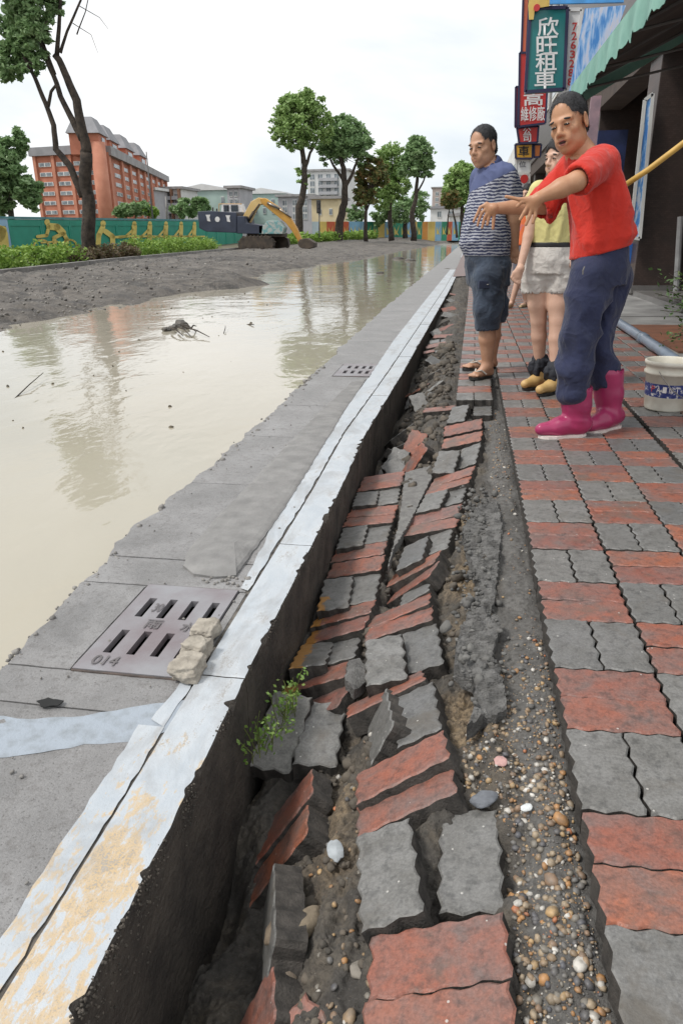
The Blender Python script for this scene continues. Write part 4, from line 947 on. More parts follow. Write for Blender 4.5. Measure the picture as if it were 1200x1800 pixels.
mb = MB(); mb.tube([E_(436, 388, -.5), E_(446, 372, -.5)], .12, 10); mb.tube([E_(445, 373, -.5), E_(456, 358, -.5)], .06, 10); mb.build('hydraulic_ram', M_EDARK, ex, True)
eprism('bucket', [(530, 420), (543, 418), (556, 426), (556, 434), (540, 438), (530, 434), (526, 428)], -.75, .35, M_EDARK)
eprism('turntable', [(440, 409), (440, 416), (500, 416), (500, 409)], -1.0, 1.0, M_EDARK)
for d in (-1.45, .85):
    o_ = (0 if d < 0 else 14)
    pts = [(427+o_, 430), (431+o_, 419), (440+o_, 415), (478+o_, 414), (487+o_, 419), (489+o_, 430), (484+o_, 440), (474+o_, 443), (440+o_, 444), (431+o_, 440)]
    tr = eprism('track', pts, d, d+.6, M_EDARK, bev=.03)
    if d < 0:
        for k in range(5):
            c = E_(437+k*10, 433); mb = MB(); mb.prism([(c.x+.2*math.cos(t*.7), c.z+.2*math.sin(t*.7)) for t in range(9)], lambda u, v, t: Vector((u, EXY+d-.05+t, v)), 0, .06); mb.build('roller', M_EDARK, tr)
        mb = MB()
        for k in range(len(pts)):
            a_, b_ = E_(*pts[k]), E_(*pts[(k+1) % len(pts)])
            nn = max(1, int((b_-a_).length/.28))
            for q in range(nn): c = a_.lerp(b_, (q+.5)/nn); dd = (b_-a_).normalized(); mb.beam(Vector((c.x, EXY+d-.03, c.z)), Vector((c.x, EXY+d+.63, c.z)), .17, .09, up=dd)
        mb.build('track_pads', M_EDARK, tr)
# ================================================================ BUILDINGS BEYOND
def facade_frame(p0, p1):
    p0 = Vector(p0); p1 = Vector(p1); d = (p1-p0); L_ = d.length; d.normalize(); n = Vector((d.y, -d.x, 0))
    return lambda u, v, t: Vector((p0.x+d.x*u*L_, p0.y+d.y*u*L_, v))+n*t
M_WIN = simple('window_glass', (.30, .34, .36), (.10, .12, .14), 1.0, .15, 0)
M_WFR = simple('window_frame', (.72, .72, .70), (.6, .6, .58), 2, .6, 0)
def windows(fr, us, vs_, w, h, parent, frame=M_WFR, glass=M_WIN, skip=()):
    for i, u in enumerate(us):
        for j, v in enumerate(vs_):
            if (i, j) in skip: continue
            mb = MB(); mb.prism([(u-w/2, v-h/2), (u+w/2, v-h/2), (u+w/2, v+h/2), (u-w/2, v+h/2)], fr, .02, .12); o_ = mb.build('window', frame, parent)
            mb = MB()
            for k in (-1, 1): mb.prism([(u+k*w*.24-w*.2, v-h*.4), (u+k*w*.24+w*.2, v-h*.4), (u+k*w*.24+w*.2, v+h*.4), (u+k*w*.24-w*.2, v+h*.4)], fr, .121, .135)
            mb.build('pane', glass, o_)
def block(name, label, corners, z0, z1, mat, cat='building'):
    """corners: plan points counter-clockwise"""
    c = sum((Vector((*p, 0)) for p in corners), Vector())/len(corners)
    root = empty(name, (c.x, c.y, z0), label, cat); mb = MB(); mb.prism(corners, lambda u, v, t: Vector((u, v, t)), z0, z1); mb.build('wall', mat, root); return root
OZ = at(190, 380, 112).z
cL, cC, cR = at(72, 380, 114), at(196, 380, 112), at(297, 380, 168)
for q in (cL, cC, cR): q.z = 0
back = cL + (cR-cC)
M_OR = simple('orange_brick', (.50, .19, .12), (.42, .15, .09), .9, .8, .2, .02)  # brick tones paled in the colour to stand in for distance haze
M_OR2 = simple('orange_brick_light', (.55, .24, .155), (.47, .19, .12), .9, .8, .2, .02)  # paled for haze like the main brick
ztop = at(168, 266, 112).z
ob = block('apartment_block', 'tall orange brick apartment block with grey mansard roofs', [tuple(cL[:2]), tuple(cC[:2]), tuple(cR[:2]), tuple(back[:2])], 0, ztop, M_OR)
fl = facade_frame(cL, cC); fr = facade_frame(cC, cR); Hb = ztop-OZ; fh = Hb/6.6
rows = [OZ+fh*(k+.55) for k in range(-1, 7)]
windows(fl, [.17, .42, .66, .88], rows[:7], .17, fh*.42, ob)
windows(fr, [.13, .24, .36, .47, .59, .70, .81, .92], rows[:7], .07, fh*.42, ob)
for u in (.04, .3, .54, .77, .97):
    mb = MB(); mb.prism([(u-.02, 0), (u+.02, 0), (u+.02, ztop), (u-.02, ztop)], fl, .0, .35); mb.build('pilaster', M_OR2, ob)
for u in (.03, .185, .3, .42, .53, .645, .755, .87, .98):
    mb = MB(); mb.prism([(u-.012, 0), (u+.012, 0), (u+.012, ztop), (u-.012, ztop)], fr, .0, .4); mb.build('pilaster', M_OR2, ob)
mb = MB(); mb.tube([cC+Vector((-.6, -.6, 0)), cC+Vector((-.6, -.6, ztop+1.2))], 1.1, 14); mb.build('corner_shaft', M_OR2, ob, True)
M_ROOFG = simple('grey_roof', (.30, .295, .31), (.23, .23, .24), .8, .8, .2, .02)
M_PARA = simple('pale_parapet', (.36, .35, .35), (.25, .24, .24), .8, .8, .2, .02)
mb = MB(); mb.prism([(-.01, ztop-.2), (.92, ztop-.2), (.92, ztop+1.0), (-.01, ztop+1.0)], fl, -.6, .6); mb.build('parapet', M_ROOFG, ob)
mb = MB(); mb.prism([(.02, ztop-.4), (1.0, ztop-.4), (1.0, ztop+.7), (.02, ztop+.9)], fr, -.5, .8); mb.build('parapet', M_PARA, ob)
for u0, u1, zz, off in ((-.02, .07, 2.3, -.3), (.15, .26, 2.5, -.9), (.36, .48, 2.6, -.9), (.58, .70, 2.7, -.9)):
    mb = MB(); mb.prism([(u0, ztop-.5), (u1, ztop-.5), (u1, ztop+zz), (u0, ztop+zz)], fr, -4.6, off); tw = mb.build('tower', M_OR, ob)
    mb = MB(); A4 = [fr(u, ztop+zz, t) for u, t in ((u0-.01, off+.3), (u1+.01, off+.3), (u1+.01, -4.9), (u0-.01, -4.9))]; B4 = [fr(u, ztop+zz+2.3, t) for u, t in ((u0+.015, off-.9), (u1-.015, off-.9), (u1-.015, -3.9), (u0+.015, -3.9))]
    mb.add(A4+B4, [(3, 2, 1, 0), (4, 5, 6, 7)]+[(k, (k+1) % 4, 4+(k+1) % 4, 4+k) for k in range(4)]); mb.build('roof', M_ROOFG, tw)
    mb = MB(); mb.prism([(u0+.03, ztop+zz*.45), (u1-.03, ztop+zz*.45), (u1-.03, ztop+zz*.85), (u0+.03, ztop+zz*.85)], fr, off+.02, off+.1); mb.build('window', M_WIN, tw)
for u0, u1, zz in ():
    mb = MB(); mb.prism([(u0, ztop), (u1, ztop), (u1, ztop+zz), (u0, ztop+zz)], fl, -9, -1.2); tw = mb.build('tower', M_OR, ob)
    mb = MB(); A4 = [fl(u, ztop+zz, t) for u, t in ((u0-.01, -.9), (u1+.01, -.9), (u1+.01, -9.3), (u0-.01, -9.3))]; B4 = [fl(u, ztop+zz+2.4, t) for u, t in ((u0+.05, -2.0), (u1-.05, -2.0), (u1-.05, -8), (u0+.05, -8))]
    mb.add(A4+B4, [(3, 2, 1, 0), (4, 5, 6, 7)]+[(k, (k+1) % 4, 4+(k+1) % 4, 4+k) for k in range(4)]); mb.build('roof', M_ROOFG, tw)
def house(name, label, x0, x1, ytop, Y, mat, wins=(), roof=None, depth=12, wsize=(.12, 1.2), roofm=None):
    a_, b_ = at(x0, 385, Y), at(x1, 385, Y); zt = at((x0+x1)/2, ytop, Y).z
    root = block(name, label, [(a_.x, Y), (b_.x, Y), (b_.x, Y+depth), (a_.x, Y+depth)], .3, zt, mat)
    fr_ = facade_frame((a_.x, Y, 0), (b_.x, Y, 0))
    for us, zs in wins: windows(fr_, us, [at((x0+x1)/2, q, Y).z for q in zs], wsize[0], wsize[1], root)
    mb = MB()
    if roof == 'slab': mb.box(((a_.x+b_.x)/2, Y+depth/2, zt+.25), (b_.x-a_.x+1.2, depth+1.2, .5))
    elif roof == 'gable':
        h_ = (b_.x-a_.x)*.12; mb.prism([(a_.x-.4, zt), (b_.x+.4, zt), (b_.x+.4, zt+.3), ((a_.x+b_.x)/2, zt+h_), (a_.x-.4, zt+.3)], lambda u, v, t: Vector((u, t, v)), Y-.4, Y+depth)
    if roof: mb.build('roof', roofm or M_PARA, root)
    return root, fr_
M_WHITE = simple('white_render', (.72, .72, .71), (.62, .62, .61), .5, .8, .1, .02)
M_GREYR = simple('grey_render', (.44, .44, .46), (.36, .36, .38), .5, .8, .1, .02)
M_PALEG = simple('pale_green_sheet', (.45, .58, .53), (.38, .5, .46), .4, .6, .1, .02)
M_IVORY = simple('ivory_render', (.66, .56, .36), (.56, .47, .30), .5, .8, .1, .02)
house('house', 'grey walled house with broad white roof right of the orange block', 207, 275, 334, 150, M_GREYR, [((.2, .5, .8), (350, 366))], 'slab', 16, (.1, 1.3), M_WHITE)
r_, f_ = house('house', 'white house with brown edged balconies beside the grey house', 277, 322, 332, 158, M_WHITE, [((.25, .55, .82), (345, 357, 369))], 'slab', 10, (.16, 1.2))
for q in (351, 363, 375):
    z = at(300, q, 158).z; mb = MB(); mb.prism([(.02, z), (.98, z), (.98, z+.7), (.02, z+.7)], f_, .2, 1.3); mb.build('balcony', M_GREYR, r_)
for u in (.03, .35, .68, .97): mb = MB(); mb.prism([(u-.02, 2), (u+.02, 2), (u+.02, at(300, 332, 158).z), (u-.02, at(300, 332, 158).z)], f_, .1, 1.35); mb.build('post', simple('brown_post', (.30, .16, .10), None, 1, .8, 0), r_)
house('house', 'wide pale green shed with low white roof behind the excavator', 318, 402, 334, 172, M_PALEG, [((.15, .4, .9), (352,))], 'gable', 20, (.06, 1.6), M_WHITE)
r_, f_ = house('house', 'narrow grey balconied house right of the green shed', 402, 424, 330, 166, M_GREYR, [((.3, .7), (340, 354, 368))], 'slab', 10, (.25, 1.2))
house('house', 'low mint coloured building behind the excavator boom', 424, 500, 340, 185, M_PALEG, [((.15, .35, .55, .75, .9), (355, 370))], 'gable', 18, (.07, 1.5), M_WHITE)
r_, f_ = house('house', 'grey house between the excavator and the leaning tree', 490, 548, 345, 178, M_GREYR, [((.2, .5, .8), (356, 368, 380))], 'slab', 12, (.14, 1.4))
r_, f_ = house('apartment_block', 'tall white apartment block behind the gap between two tree trunks', 542, 612, 300, 215, M_WHITE, [((.12, .32, .52, .72, .9), (310, 322, 334, 346))], 'slab', 14, (.12, 1.6))
for q in (318, 330, 342):
    z = at(575, q, 215).z; mb = MB(); mb.prism([(.3, z), (.75, z), (.75, z+.8), (.3, z+.8)], f_, .1, 1.3); mb.build('balcony', M_GREYR, r_)
house('house', 'low ivory building framed by two tree trunks', 548, 596, 349, 150, M_IVORY, [((.3, .7), (372,))], 'slab', 10, (.12, 1.2))
house('house', 'grey roofed house left of the rounded pale tree', 756, 808, 366, 150, M_WHITE, [((.3, .7), (376,))], 'gable', 14, (.14, 1.2), M_ROOFG)
house('tent', 'white tent roof over the far hoarding beside the striped shirt', 790, 850, 379, 135, M_WHITE, (), 'gable', 8)
house('apartment_block', 'pale pinkish apartment block far behind the flood end', 758, 800, 330, 330, simple('pinkish_render', (.55, .46, .43), None, .3, .8, 0), [((.2, .5, .8), (340, 350, 360))], 'slab', 16, (.14, 1.6))
# thin poles
def pole(name, label, a_, b_, Y, r0, r1, mat, cat='pole'):
    p, q = at(*a_, Y), at(*b_, Y); root = empty(name, p, label, cat); mb = MB(); mb.tube([p-Vector((0, 0, .3)), p.lerp(q, .5), q], [r0, (r0+r1)/2, r1], 8); mb.build('shaft', mat, root, True); return root
M_POLE = simple('pole_grey', (.16, .15, .15), (.10, .095, .09), 2, .7, .1, .01)
pole('utility_pole', 'thin dark pole leaning in front of the orange block', (270, 398), (257, 266), 66, .10, .05, M_POLE)
pole('utility_pole', 'short pale pole behind the wall beside the thin dark pole', (294, 392), (291, 345), 80, .10, .07, M_FARK)
tl_ = pole('traffic_light', 'dark traffic light on a post between two tree trunks', (561, 412), (561, 352), 80, .07, .06, M_POLE, 'traffic light')
c = at(561, 363, 80); mb = MB(); mb.box((c.x, 79.7, c.z), (.42, .35, 1.3)); hd = mb.build('signal_head', simple('signal_black', (.03, .03, .03), None, 4, .5, 0), tl_, bevel=.06)
for k in (-1, 0, 1): mb = MB(); mb.tube([(c.x, 79.53, c.z+k*.38), (c.x, 79.45, c.z+k*.38)], .13, 10); mb.build('lens', simple('signal_lens', (.06, .05, .05), None, 4, .3, 0), hd)
# marker post on the far kerb
p = at(191, 462, 37.5); mb = MB(); mb.tube([p-Vector((0, 0, .2)), p+Vector((0, 0, .28))], [.06, .055], 8); tag(mb.build('marker_post', simple('white_post', (.7, .7, .68), None, 3, .6, 0)), 'small white marker post at the far kerb beside the brown hedge', 'post')
# ---------------------------------------------------------------- things in the water
it = []
for i in range(60):
    y = 2 + 26*random.random()**1.6; x = random.uniform(-5.8, -1.45); s_ = random.uniform(.004, .016)*(1+.05*y); it.append((x, y, WZ+.001, s_, random.uniform(.3, 1)))
tag(scatter('floating_specks', clod_lo, it, simple('floating_dirt', (.16, .13, .085), (.07, .06, .045), 5, .8, .2, .004), None, False), 'specks of leaf litter and dirt drifting on the flood water', kind='stuff')
db = empty('rubble_heap', tuple(gnd(312, 576, WZ)), 'dark rubble heap with twigs sticking out of the water', 'rubble')
for i, (px, py, s) in enumerate(((318, 570, .10), (303, 577, .07), (292, 579, .06), (326, 575, .06), (309, 573, .06))):
    me = stone_mesh('rubble', 70+i, 2, .4, .8, 2); o = link('stone', me, db, simple('wet_rubble', (.14, .125, .11), (.05, .046, .04), 8, .6, .6, .02), world=False); o.location = gnd(px, py, WZ+.02)-db.location; o.scale = (s, s, s*.8)
mb = MB(); rng = np.random.default_rng(2)
for a_, b_, dz in (((312, 575), (335, 590), .03), ((325, 575), (368, 592), .02), ((300, 576), (322, 590), .02), ((335, 578), (345, 573), .03), ((318, 572), (345, 583), .04)):
    p, q = gnd(*a_, WZ+.05), gnd(*b_, WZ+.03); mb.tube([p, p.lerp(q, .5)+Vector((0, 0, dz)), q], [.012, .009, .005], 5)
mb.build('twigs', M_BARK, db)
def stick(label, a_, b_, z0, z1, r):
    p, q = gnd(*a_, WZ-.02), gnd(*b_, WZ+z1); mb = MB(); mb.tube([p, p.lerp(q, .5)+Vector((.01, .02, z0)), q], [r, r*.8, r*.5], 6); tag(mb.build('stick', M_BARK), label, 'stick')
stick('thin stick slanting out of the near water', (15, 711), (76, 655), .02, .05, .006)
stick('small upright twig in the water right of the rubble heap', (392, 590), (396, 572), .03, .05, .006)
stick('short dark twig floating beyond the rubble heap', (430, 572), (446, 570), .01, .02, .012)
for px, py, s, lab in ((700, 455, .35, 'dark stone breaking the water surface farther up the flood'), (720, 458, .28, 'smaller dark stone right of the first in the far water'), (668, 480, .15, 'low dark lump in the middle of the far water'), (786, 476, .25, 'dark lump in the water beside the far gutter')):
    me = stone_mesh('stone', px, 2, .35, .5, 2); o = link('stone', me, None, simple('wet_rubble', (.14, .125, .11)), smooth=True); o.location = gnd(px, py, WZ); o.scale = (s, s, s*.7); tag(o, lab, 'stone')
# ================================================================ LETTERING
def text_mesh(body, size=1.0, bold=.0, extrude=.004, align='CENTER'):
    cu = bpy.data.curves.new('lettering', 'FONT'); cu.body = body; cu.size = size; cu.extrude = extrude; cu.offset = bold*size; cu.align_x = align; cu.align_y = 'CENTER'; cu.resolution_u = 4
    t = bpy.data.objects.new('lettering', cu); COL.objects.link(t); bpy.context.view_layer.update()
    dg = bpy.context.evaluated_depsgraph_get(); me = bpy.data.meshes.new_from_object(t.evaluated_get(dg)); bpy.data.objects.remove(t)
    return me
def lettering(body, M4, size_wh, mat, parent, bold=.02, extrude=.003, name='lettering'):
    """text fitted into a width/height box on the plane of M4 (x right, y up, z out)"""
    me = text_mesh(body, 1.0, bold, 0); v = np.zeros(len(me.vertices)*3, dtype=np.float32); me.vertices.foreach_get('co', v); v = v.reshape(-1, 3)
    if len(v) == 0: return None
    lo, hi = v.min(0), v.max(0); sc = np.array([size_wh[0]/(hi[0]-lo[0]), size_wh[1]/(hi[1]-lo[1])]); c = (lo+hi)/2
    v[:, :2] = (v[:, :2]-c[:2])*sc; v[:, 2] = extrude
    M_ = np.array(M4); w = v @ M_[:3, :3].T + M_[:3, 3]; me.vertices.foreach_set('co', w.ravel()); me.update()
    me.materials.clear(); return link(name, me, parent, mat)
def plane_m(o, xdir, ydir):
    x = Vector(xdir).normalized(); y = Vector(ydir).normalized(); z = x.cross(y); M_ = Matrix.Identity(4)
    for i in range(3): M_[i][0] = x[i]; M_[i][1] = y[i]; M_[i][2] = z[i]; M_[i][3] = o[i]
    return M_
# ================================================================ GRATES
M_GRATE = simple('drain_cover_steel', (.22, .185, .195), (.30, .295, .31), 5, .42, .5, .004, metal=.25)
M_PIT = simple('pit', (.02, .02, .02), None, 10, .9, 0)
def grate(label, x0, x1, y0, y1, z, slots_x, rows_y, txt):
    root = empty('drain_cover', ((x0+x1)/2, (y0+y1)/2, z), label, 'drain cover')
    xs_ = sorted({x0, x1} | {q for s in slots_x for q in s}); ys_ = sorted({y0, y1} | {q for s in rows_y for q in s}); mb = MB()
    skew = .28
    def sx(x, y):
        k = np.clip((y-rows_y[0][0])/(rows_y[-1][1]-rows_y[0][0]), 0, 1); return x
    for i in range(len(xs_)-1):
        for j in range(len(ys_)-1):
            cx, cy = (xs_[i]+xs_[i+1])/2, (ys_[j]+ys_[j+1])/2
            if any(a_ < cx < b_ for a_, b_ in slots_x) and any(a_ < cy < b_ for a_, b_ in rows_y): continue
            mb.box((cx, cy, z-.01), (xs_[i+1]-xs_[i], ys_[j+1]-ys_[j], .02))
    me = mb.mesh('plate'); bm = bmesh.new(); bm.from_mesh(me); bmesh.ops.remove_doubles(bm, verts=bm.verts, dist=1e-4)
    seen = {}
    for f in list(bm.faces):
        key = tuple(round(q, 4) for q in f.calc_center_median()); seen.setdefault(key, []).append(f)
    bmesh.ops.delete(bm, geom=[f for fs in seen.values() if len(fs) > 1 for f in fs], context='FACES')
    bmesh.ops.recalc_face_normals(bm, faces=bm.faces); bm.to_mesh(me); bm.free(); link('plate', me, root, M_GRATE)
    mb = MB(); mb.box(((x0+x1)/2, (y0+y1)/2, z-.16), (x1-x0-.01, y1-y0-.01, .004)); mb.build('pit_floor', M_PIT, root)
    mb = MB()
    for a_, b_ in (((x0, y0), (x1, y0)), ((x1, y0), (x1, y1)), ((x1, y1), (x0, y1)), ((x0, y1), (x0, y0))): mb.beam((*a_, z-.09), (*b_, z-.09), .004, .13)
    mb.build('pit_wall', M_PIT, root)
    mb = MB(); w_ = .006
    for a_, b_ in (((x0, y0-.004), (x1, y0-.004)), ((x1, y1+.004), (x0, y1+.004)), ((x0-.0, y0), (x0-.0, y1))): mb.beam((*a_, z-.008), (*b_, z-.008), w_, .01)
    mb.build('frame', simple('rusty_frame', (.12, .09, .075), (.06, .05, .045), 20, .8, .3, .004), root)
    for body, cx, cy, w_, h_ in txt: lettering(body, plane_m((cx, cy, z+.0005), (1, 0, 0), (0, 1, 0)), (w_, h_), simple('raised_letter', (.16, .145, .15), (.10, .09, .09), 20, .6, 0), root, .015, .0025)
    return root
gw = (GRX1-GRX0)
grate('steel drain cover with slots and raised letters, nearer one beside the white kerb', GRX0, GRX1, GRY0, GRY1, GZ+.004,
      [(GRX0+.045, GRX0+.07), (GRX0+.115, GRX0+.14), (GRX0+.185, GRX0+.21), (GRX0+.255, GRX0+.28)], [(GRY0+.085, GRY0+.21), (GRY0+.29, GRY0+.41)],
      [('雨', GRX0+.125, GRY0+.25, .05, .05), ('014', GRX0+.075, GRY0+.045, .075, .045), ('30', GRX0+.098, GRY0+.35, .03, .05), ('水', GRX0+.235, GRY0+.25, .045, .05)])
grate('farther steel drain cover with two rows of short slots', G2X0, G2X1, G2Y0, G2Y1, GZ+.004, [(G2X0+.06, G2X0+.09), (G2X0+.125, G2X0+.155), (G2X0+.19, G2X0+.22), (G2X0+.25, G2X0+.28)], [(G2Y0+.12, G2Y0+.26), (G2Y0+.36, G2Y0+.50)], [])
# broken lump of mortar lying on the grate
ch = empty('mortar_lump', tuple(gnd(345, 1150, GZ)), 'broken mortar lump in three pieces lying on the drain cover', 'rubble')
for i, (px, py, s) in enumerate((((331, 1172), 0, (.052, .060, .032)), ((346, 1140), 0, (.047, .045, .034)), ((362, 1108), 0, (.045, .055, .030)))):
    bm = bmesh.new(); bmesh.ops.create_icosphere(bm, subdivisions=5, radius=1)
    for v in bm.verts:
        c_ = v.co.copy(); k_ = max(abs(c_.x), abs(c_.y), abs(c_.z)); v.co = c_.lerp(c_/k_, .55)*(1+.20*mnoise.noise(c_*1.4+Vector((i*5, 0, 0)))+.09*mnoise.noise(c_*4+Vector((i, 2, 0)))+.04*mnoise.noise(c_*11))
    me = bpy.data.meshes.new('lump'); bm.to_mesh(me); bm.free()
    o = link('lump_piece', me, ch, simple('dry_mortar', (.42, .38, .32), (.27, .24, .20), 24, .9, .7, .005), world=False, smooth=True)
    p = gnd(*px, GZ+.03); o.location = p-ch.location; o.scale = tuple(q*.8 for q in s); o.rotation_euler = (random.uniform(-.1, .1), random.uniform(-.1, .1), -.08+random.uniform(-.1, .1))
# dark hole and chips in the slab joint
mb = MB(); c = gnd(88, 1236, GZ+.005); mb.prism([(c.x+.03*math.cos(k*.52)*(1+.25*math.sin(k*2.3)), c.y+.018*math.sin(k*.52)*(1+.3*math.sin(k*1.7))) for k in range(12)], lambda u, v, t: Vector((u, v, t)), GZ+.005, GZ+.0075); tag(mb.build('hole', M_PIT, gutter))
# ---------------------------------------------------------------- weed growing from the kerb foot
wd_ = empty('weed', (-.485, 1.47, -.25), 'small green weed growing from the gap beside the kerb', 'plant')
rng = np.random.default_rng(4); mb = MB(); LV, LF = [], []
for k in range(26):
    t = rng.random(); p = Vector((-.49+.05*t+rng.normal()*.012, 1.40+.25*t+rng.normal()*.03, -.23)); q = p+Vector((rng.normal()*.03+.01, rng.normal()*.035, .07+.09*rng.random())); mb.tube([p, p.lerp(q, .5)+Vector((rng.normal()*.01, 0, 0)), q], [.0016, .0012, .0007], 4, False)
    for j in range(13):
        c = p.lerp(q, .2+.8*rng.random())+Vector(rng.normal(size=3)*.009); d = Vector(rng.normal(size=3)).normalized(); e_ = d.orthogonal().normalized(); s = .0045+.005*rng.random(); b = len(LV)
        LV += [c-d*s, c+e_*s*.5, c+d*s, c-e_*s*.5]; LF.append((b, b+1, b+2, b+3))
tag(mb.build('stems', m_leaf('weed_stem', (.16, .2, .05), (.22, .26, .08)), wd_), kind='stuff'); mb = MB(); mb.add(LV, LF); mb.build('leaves', m_leaf('weed_leaf', (.10, .2, .03), (.2, .32, .06), (.32, .4, .12)), wd_)
# orange moss stain pieces of dead weed near the strip top end
# ================================================================ SHOP ARCADE
apron = empty('arcade_floor', (0, 0, 0), 'worn concrete arcade floor beside the pavement', kind='structure')
M_APR = simple('apron_concrete', (.30, .295, .285), (.17, .165, .16), 2.2, .6, .5, .006)
M_APR2 = simple('apron_wet', (.20, .19, .185), (.12, .115, .11), 1.5, .35, .3, .006)
mb = MB(); mb.box((5.75, 30, -.36), (8.0, 62, .9)); mb.build('floor_slab', M_APR, apron)
mb = MB(); mb.box((6.1, 40, -.3), (6.8, 60, .94)); mb.build('step', M_APR2, apron)
for y in (5.2, 7.3, 9.6): mb = MB(); mb.box((3.2, y, .0915), (2.9, .018, .003)); mb.build('joint', M_PIT, apron)
M_MAT = simple('brown_board', (.22, .095, .055), (.14, .065, .04), 6, .5, .3, .004)
c = gnd(1140, 592, .1); mb = MB(); mb.prism([(1.80, c.y+1.0), (1.80, c.y-1.0), (c.x+.9, c.y-1.0), (c.x+.75, c.y+1.0)], lambda u, v, t: Vector((u, v, t)), .0935, .108); tag(mb.build('floor_board', M_MAT), 'reddish brown board lying on the arcade floor beside the grey pipe', 'board')
# grey pipe
mb = MB(); pa = [Vector((1.70, 10.6, .115)), Vector((1.70, 9, .115)), Vector((1.685, 7.6, .112)), Vector((1.665, 6.6, .11)), Vector((1.64, 5.8, .108))]
pr = empty('pipe', (1.68, 8, .06), 'long blue grey plastic pipe lying along the pavement edge', 'pipe')
mb.tube(pa, .045, 14); mb.build('shaft', simple('pvc_grey', (.17, .21, .27), (.12, .15, .19), 3, .35, .05, .003), pr, True)
mb = MB(); mb.tube([Vector((1.683, 7.45, .112)), Vector((1.681, 7.3, .112))], .053, 14); mb.build('coupling', simple("pvc_grey", (.1,.1,.1)), pr, True)
# bucket
bk = empty('bucket', (1.235, 4.60, pz(1.235)), 'white plastic paint bucket with blue label on the pavement', 'bucket')
M_BUCK = simple('bucket_plastic', (.70, .67, .58), (.56, .52, .43), 9, .4, .1, .003)
bz = pz(1.235)+.002; mb = MB(); mb.lathe([(.118, 0), (.124, .01), (.138, .215), (.150, .217), (.150, .232), (.140, .236), (.142, .268), (.152, .27), (.153, .292), (.146, .296), (.140, .29), (.134, .22), (.12, .02), (0.001, .015)], (1.235, 4.60, bz), 40); body = mb.build('body', M_BUCK, bk, True)
def m_label():
    mt, nt, b_ = newmat('bucket_label'); v = coords(nt); f = nz(nt, v, 45, 5, .65); nt.links.new(ramp(nt, f, [(.47, (.022, .035, .16)), (.55, (.05, .07, .22)), (.60, (.6, .58, .55))]), b_.inputs['Base Color']); b_.inputs['Roughness'].default_value = .45; return mt
mb = MB(); mb.lathe([(.1295, .085), (.1355, .165)], (1.235, 4.60, bz), 40, False); lab = mb.build('label', m_label(), bk, True)
M_LET = simple('label_letter', (.75, .72, .70), (.55, .5, .5), 30, .5, 0); M_LETR = simple('label_letter_red', (.55, .06, .07), None, 30, .5, 0)
for k, chh in enumerate('PAINT'):
    an = rad(-90-34+(k-1.2)*15); r_ = .1345; dx = Vector((-math.sin(an), math.cos(an), 0)); o_ = Vector((1.235+math.cos(an)*r_, 4.60+math.sin(an)*r_, bz+.135))
    lettering(chh, plane_m(o_, dx, (0, 0, 1)), (.022, .036), M_LETR if k == 0 else M_LET, lab, .01, .002)
mb = MB(); hp = [Vector((1.235+.153*math.cos(a_), 4.60+.153*math.sin(a_)-.012, bz+.245-.15*math.sin((a_-rad(-130))/rad(140)*math.pi))) for a_ in np.linspace(rad(-130), rad(10), 16)]; mb.tube(hp, .0028, 6); mb.build('handle', simple('wire', (.35, .33, .3), None, 10, .4, 0, metal=.7), bk, True)
mb = MB(); a_ = rad(-62); mb.box((1.235+.157*math.cos(a_), 4.60+.157*math.sin(a_), bz+.243), (.022, .012, .03), Matrix.Rotation(a_+rad(90), 3, 'Z')); mb.build('handle_lug', M_BUCK, bk, bevel=.003)
# potted shrub at the right edge
shr = empty('potted_shrub', (1.92, 5.75, .09), 'leafy green shrub in a pot at the right edge behind the bucket', 'plant')
mb = MB(); mb.lathe([(.11, 0), (.15, .22), (.165, .22), (.165, .25), (.14, .25), (.13, .2), (.001, .2)], (1.95, 5.8, .09), 24); mb.build('pot', simple('clay_pot', (.20, .09, .055), None, 8, .8, .2, .004), shr, True)
rng = np.random.default_rng(9); mb = MB(); LV, LF = [], []
def leaf(c, d, nrm_, s):
    e_ = d.cross(nrm_).normalized(); b = len(LV)
    LV.extend([c, c+d*s*.5+e_*s*.3+nrm_*s*.05, c+d*s, c+d*s*.5-e_*s*.3+nrm_*s*.05]); LF.append((b, b+1, b+2, b+3))
tips = [(1155, 485), (1175, 480), (1195, 500), (1150, 515), (1160, 545), (1185, 530), (1178, 590), (1165, 600), (1195, 575), (1210, 470), (1220, 520), (1215, 560), (1190, 555), (1170, 510), (1240, 500), (1230, 450)]
for k, (px, py) in enumerate(tips):
    p = Vector((1.95+rng.normal()*.03, 5.8+rng.normal()*.03, .29)); q = at(px, py, 5.75+rng.normal()*.12); mid = p.lerp(q, .55)+Vector((0, 0, .08)); mb.tube([p, mid, q], [.008, .005, .002], 5, False)
    for j in range(38):
        t = .25+.75*rng.random(); c = (p.lerp(mid, t*2) if t < .5 else mid.lerp(q, t*2-1))+Vector(rng.normal(size=3)*.028); d = Vector(rng.normal(size=3)).normalized(); nn = (Vector((0, 0, 1))+Vector(rng.normal(size=3))*.5).normalized(); leaf(c, (d-nn*d.dot(nn)).normalized(), nn, .028+.02*rng.random())
tag(mb.build('stems', M_BARK2, shr), kind='stuff'); mb = MB(); mb.add(LV, LF); mb.build('leaves', m_leaf('shrub_leaf', (.05, .10, .03), (.10, .18, .05), (.24, .30, .13)), shr)
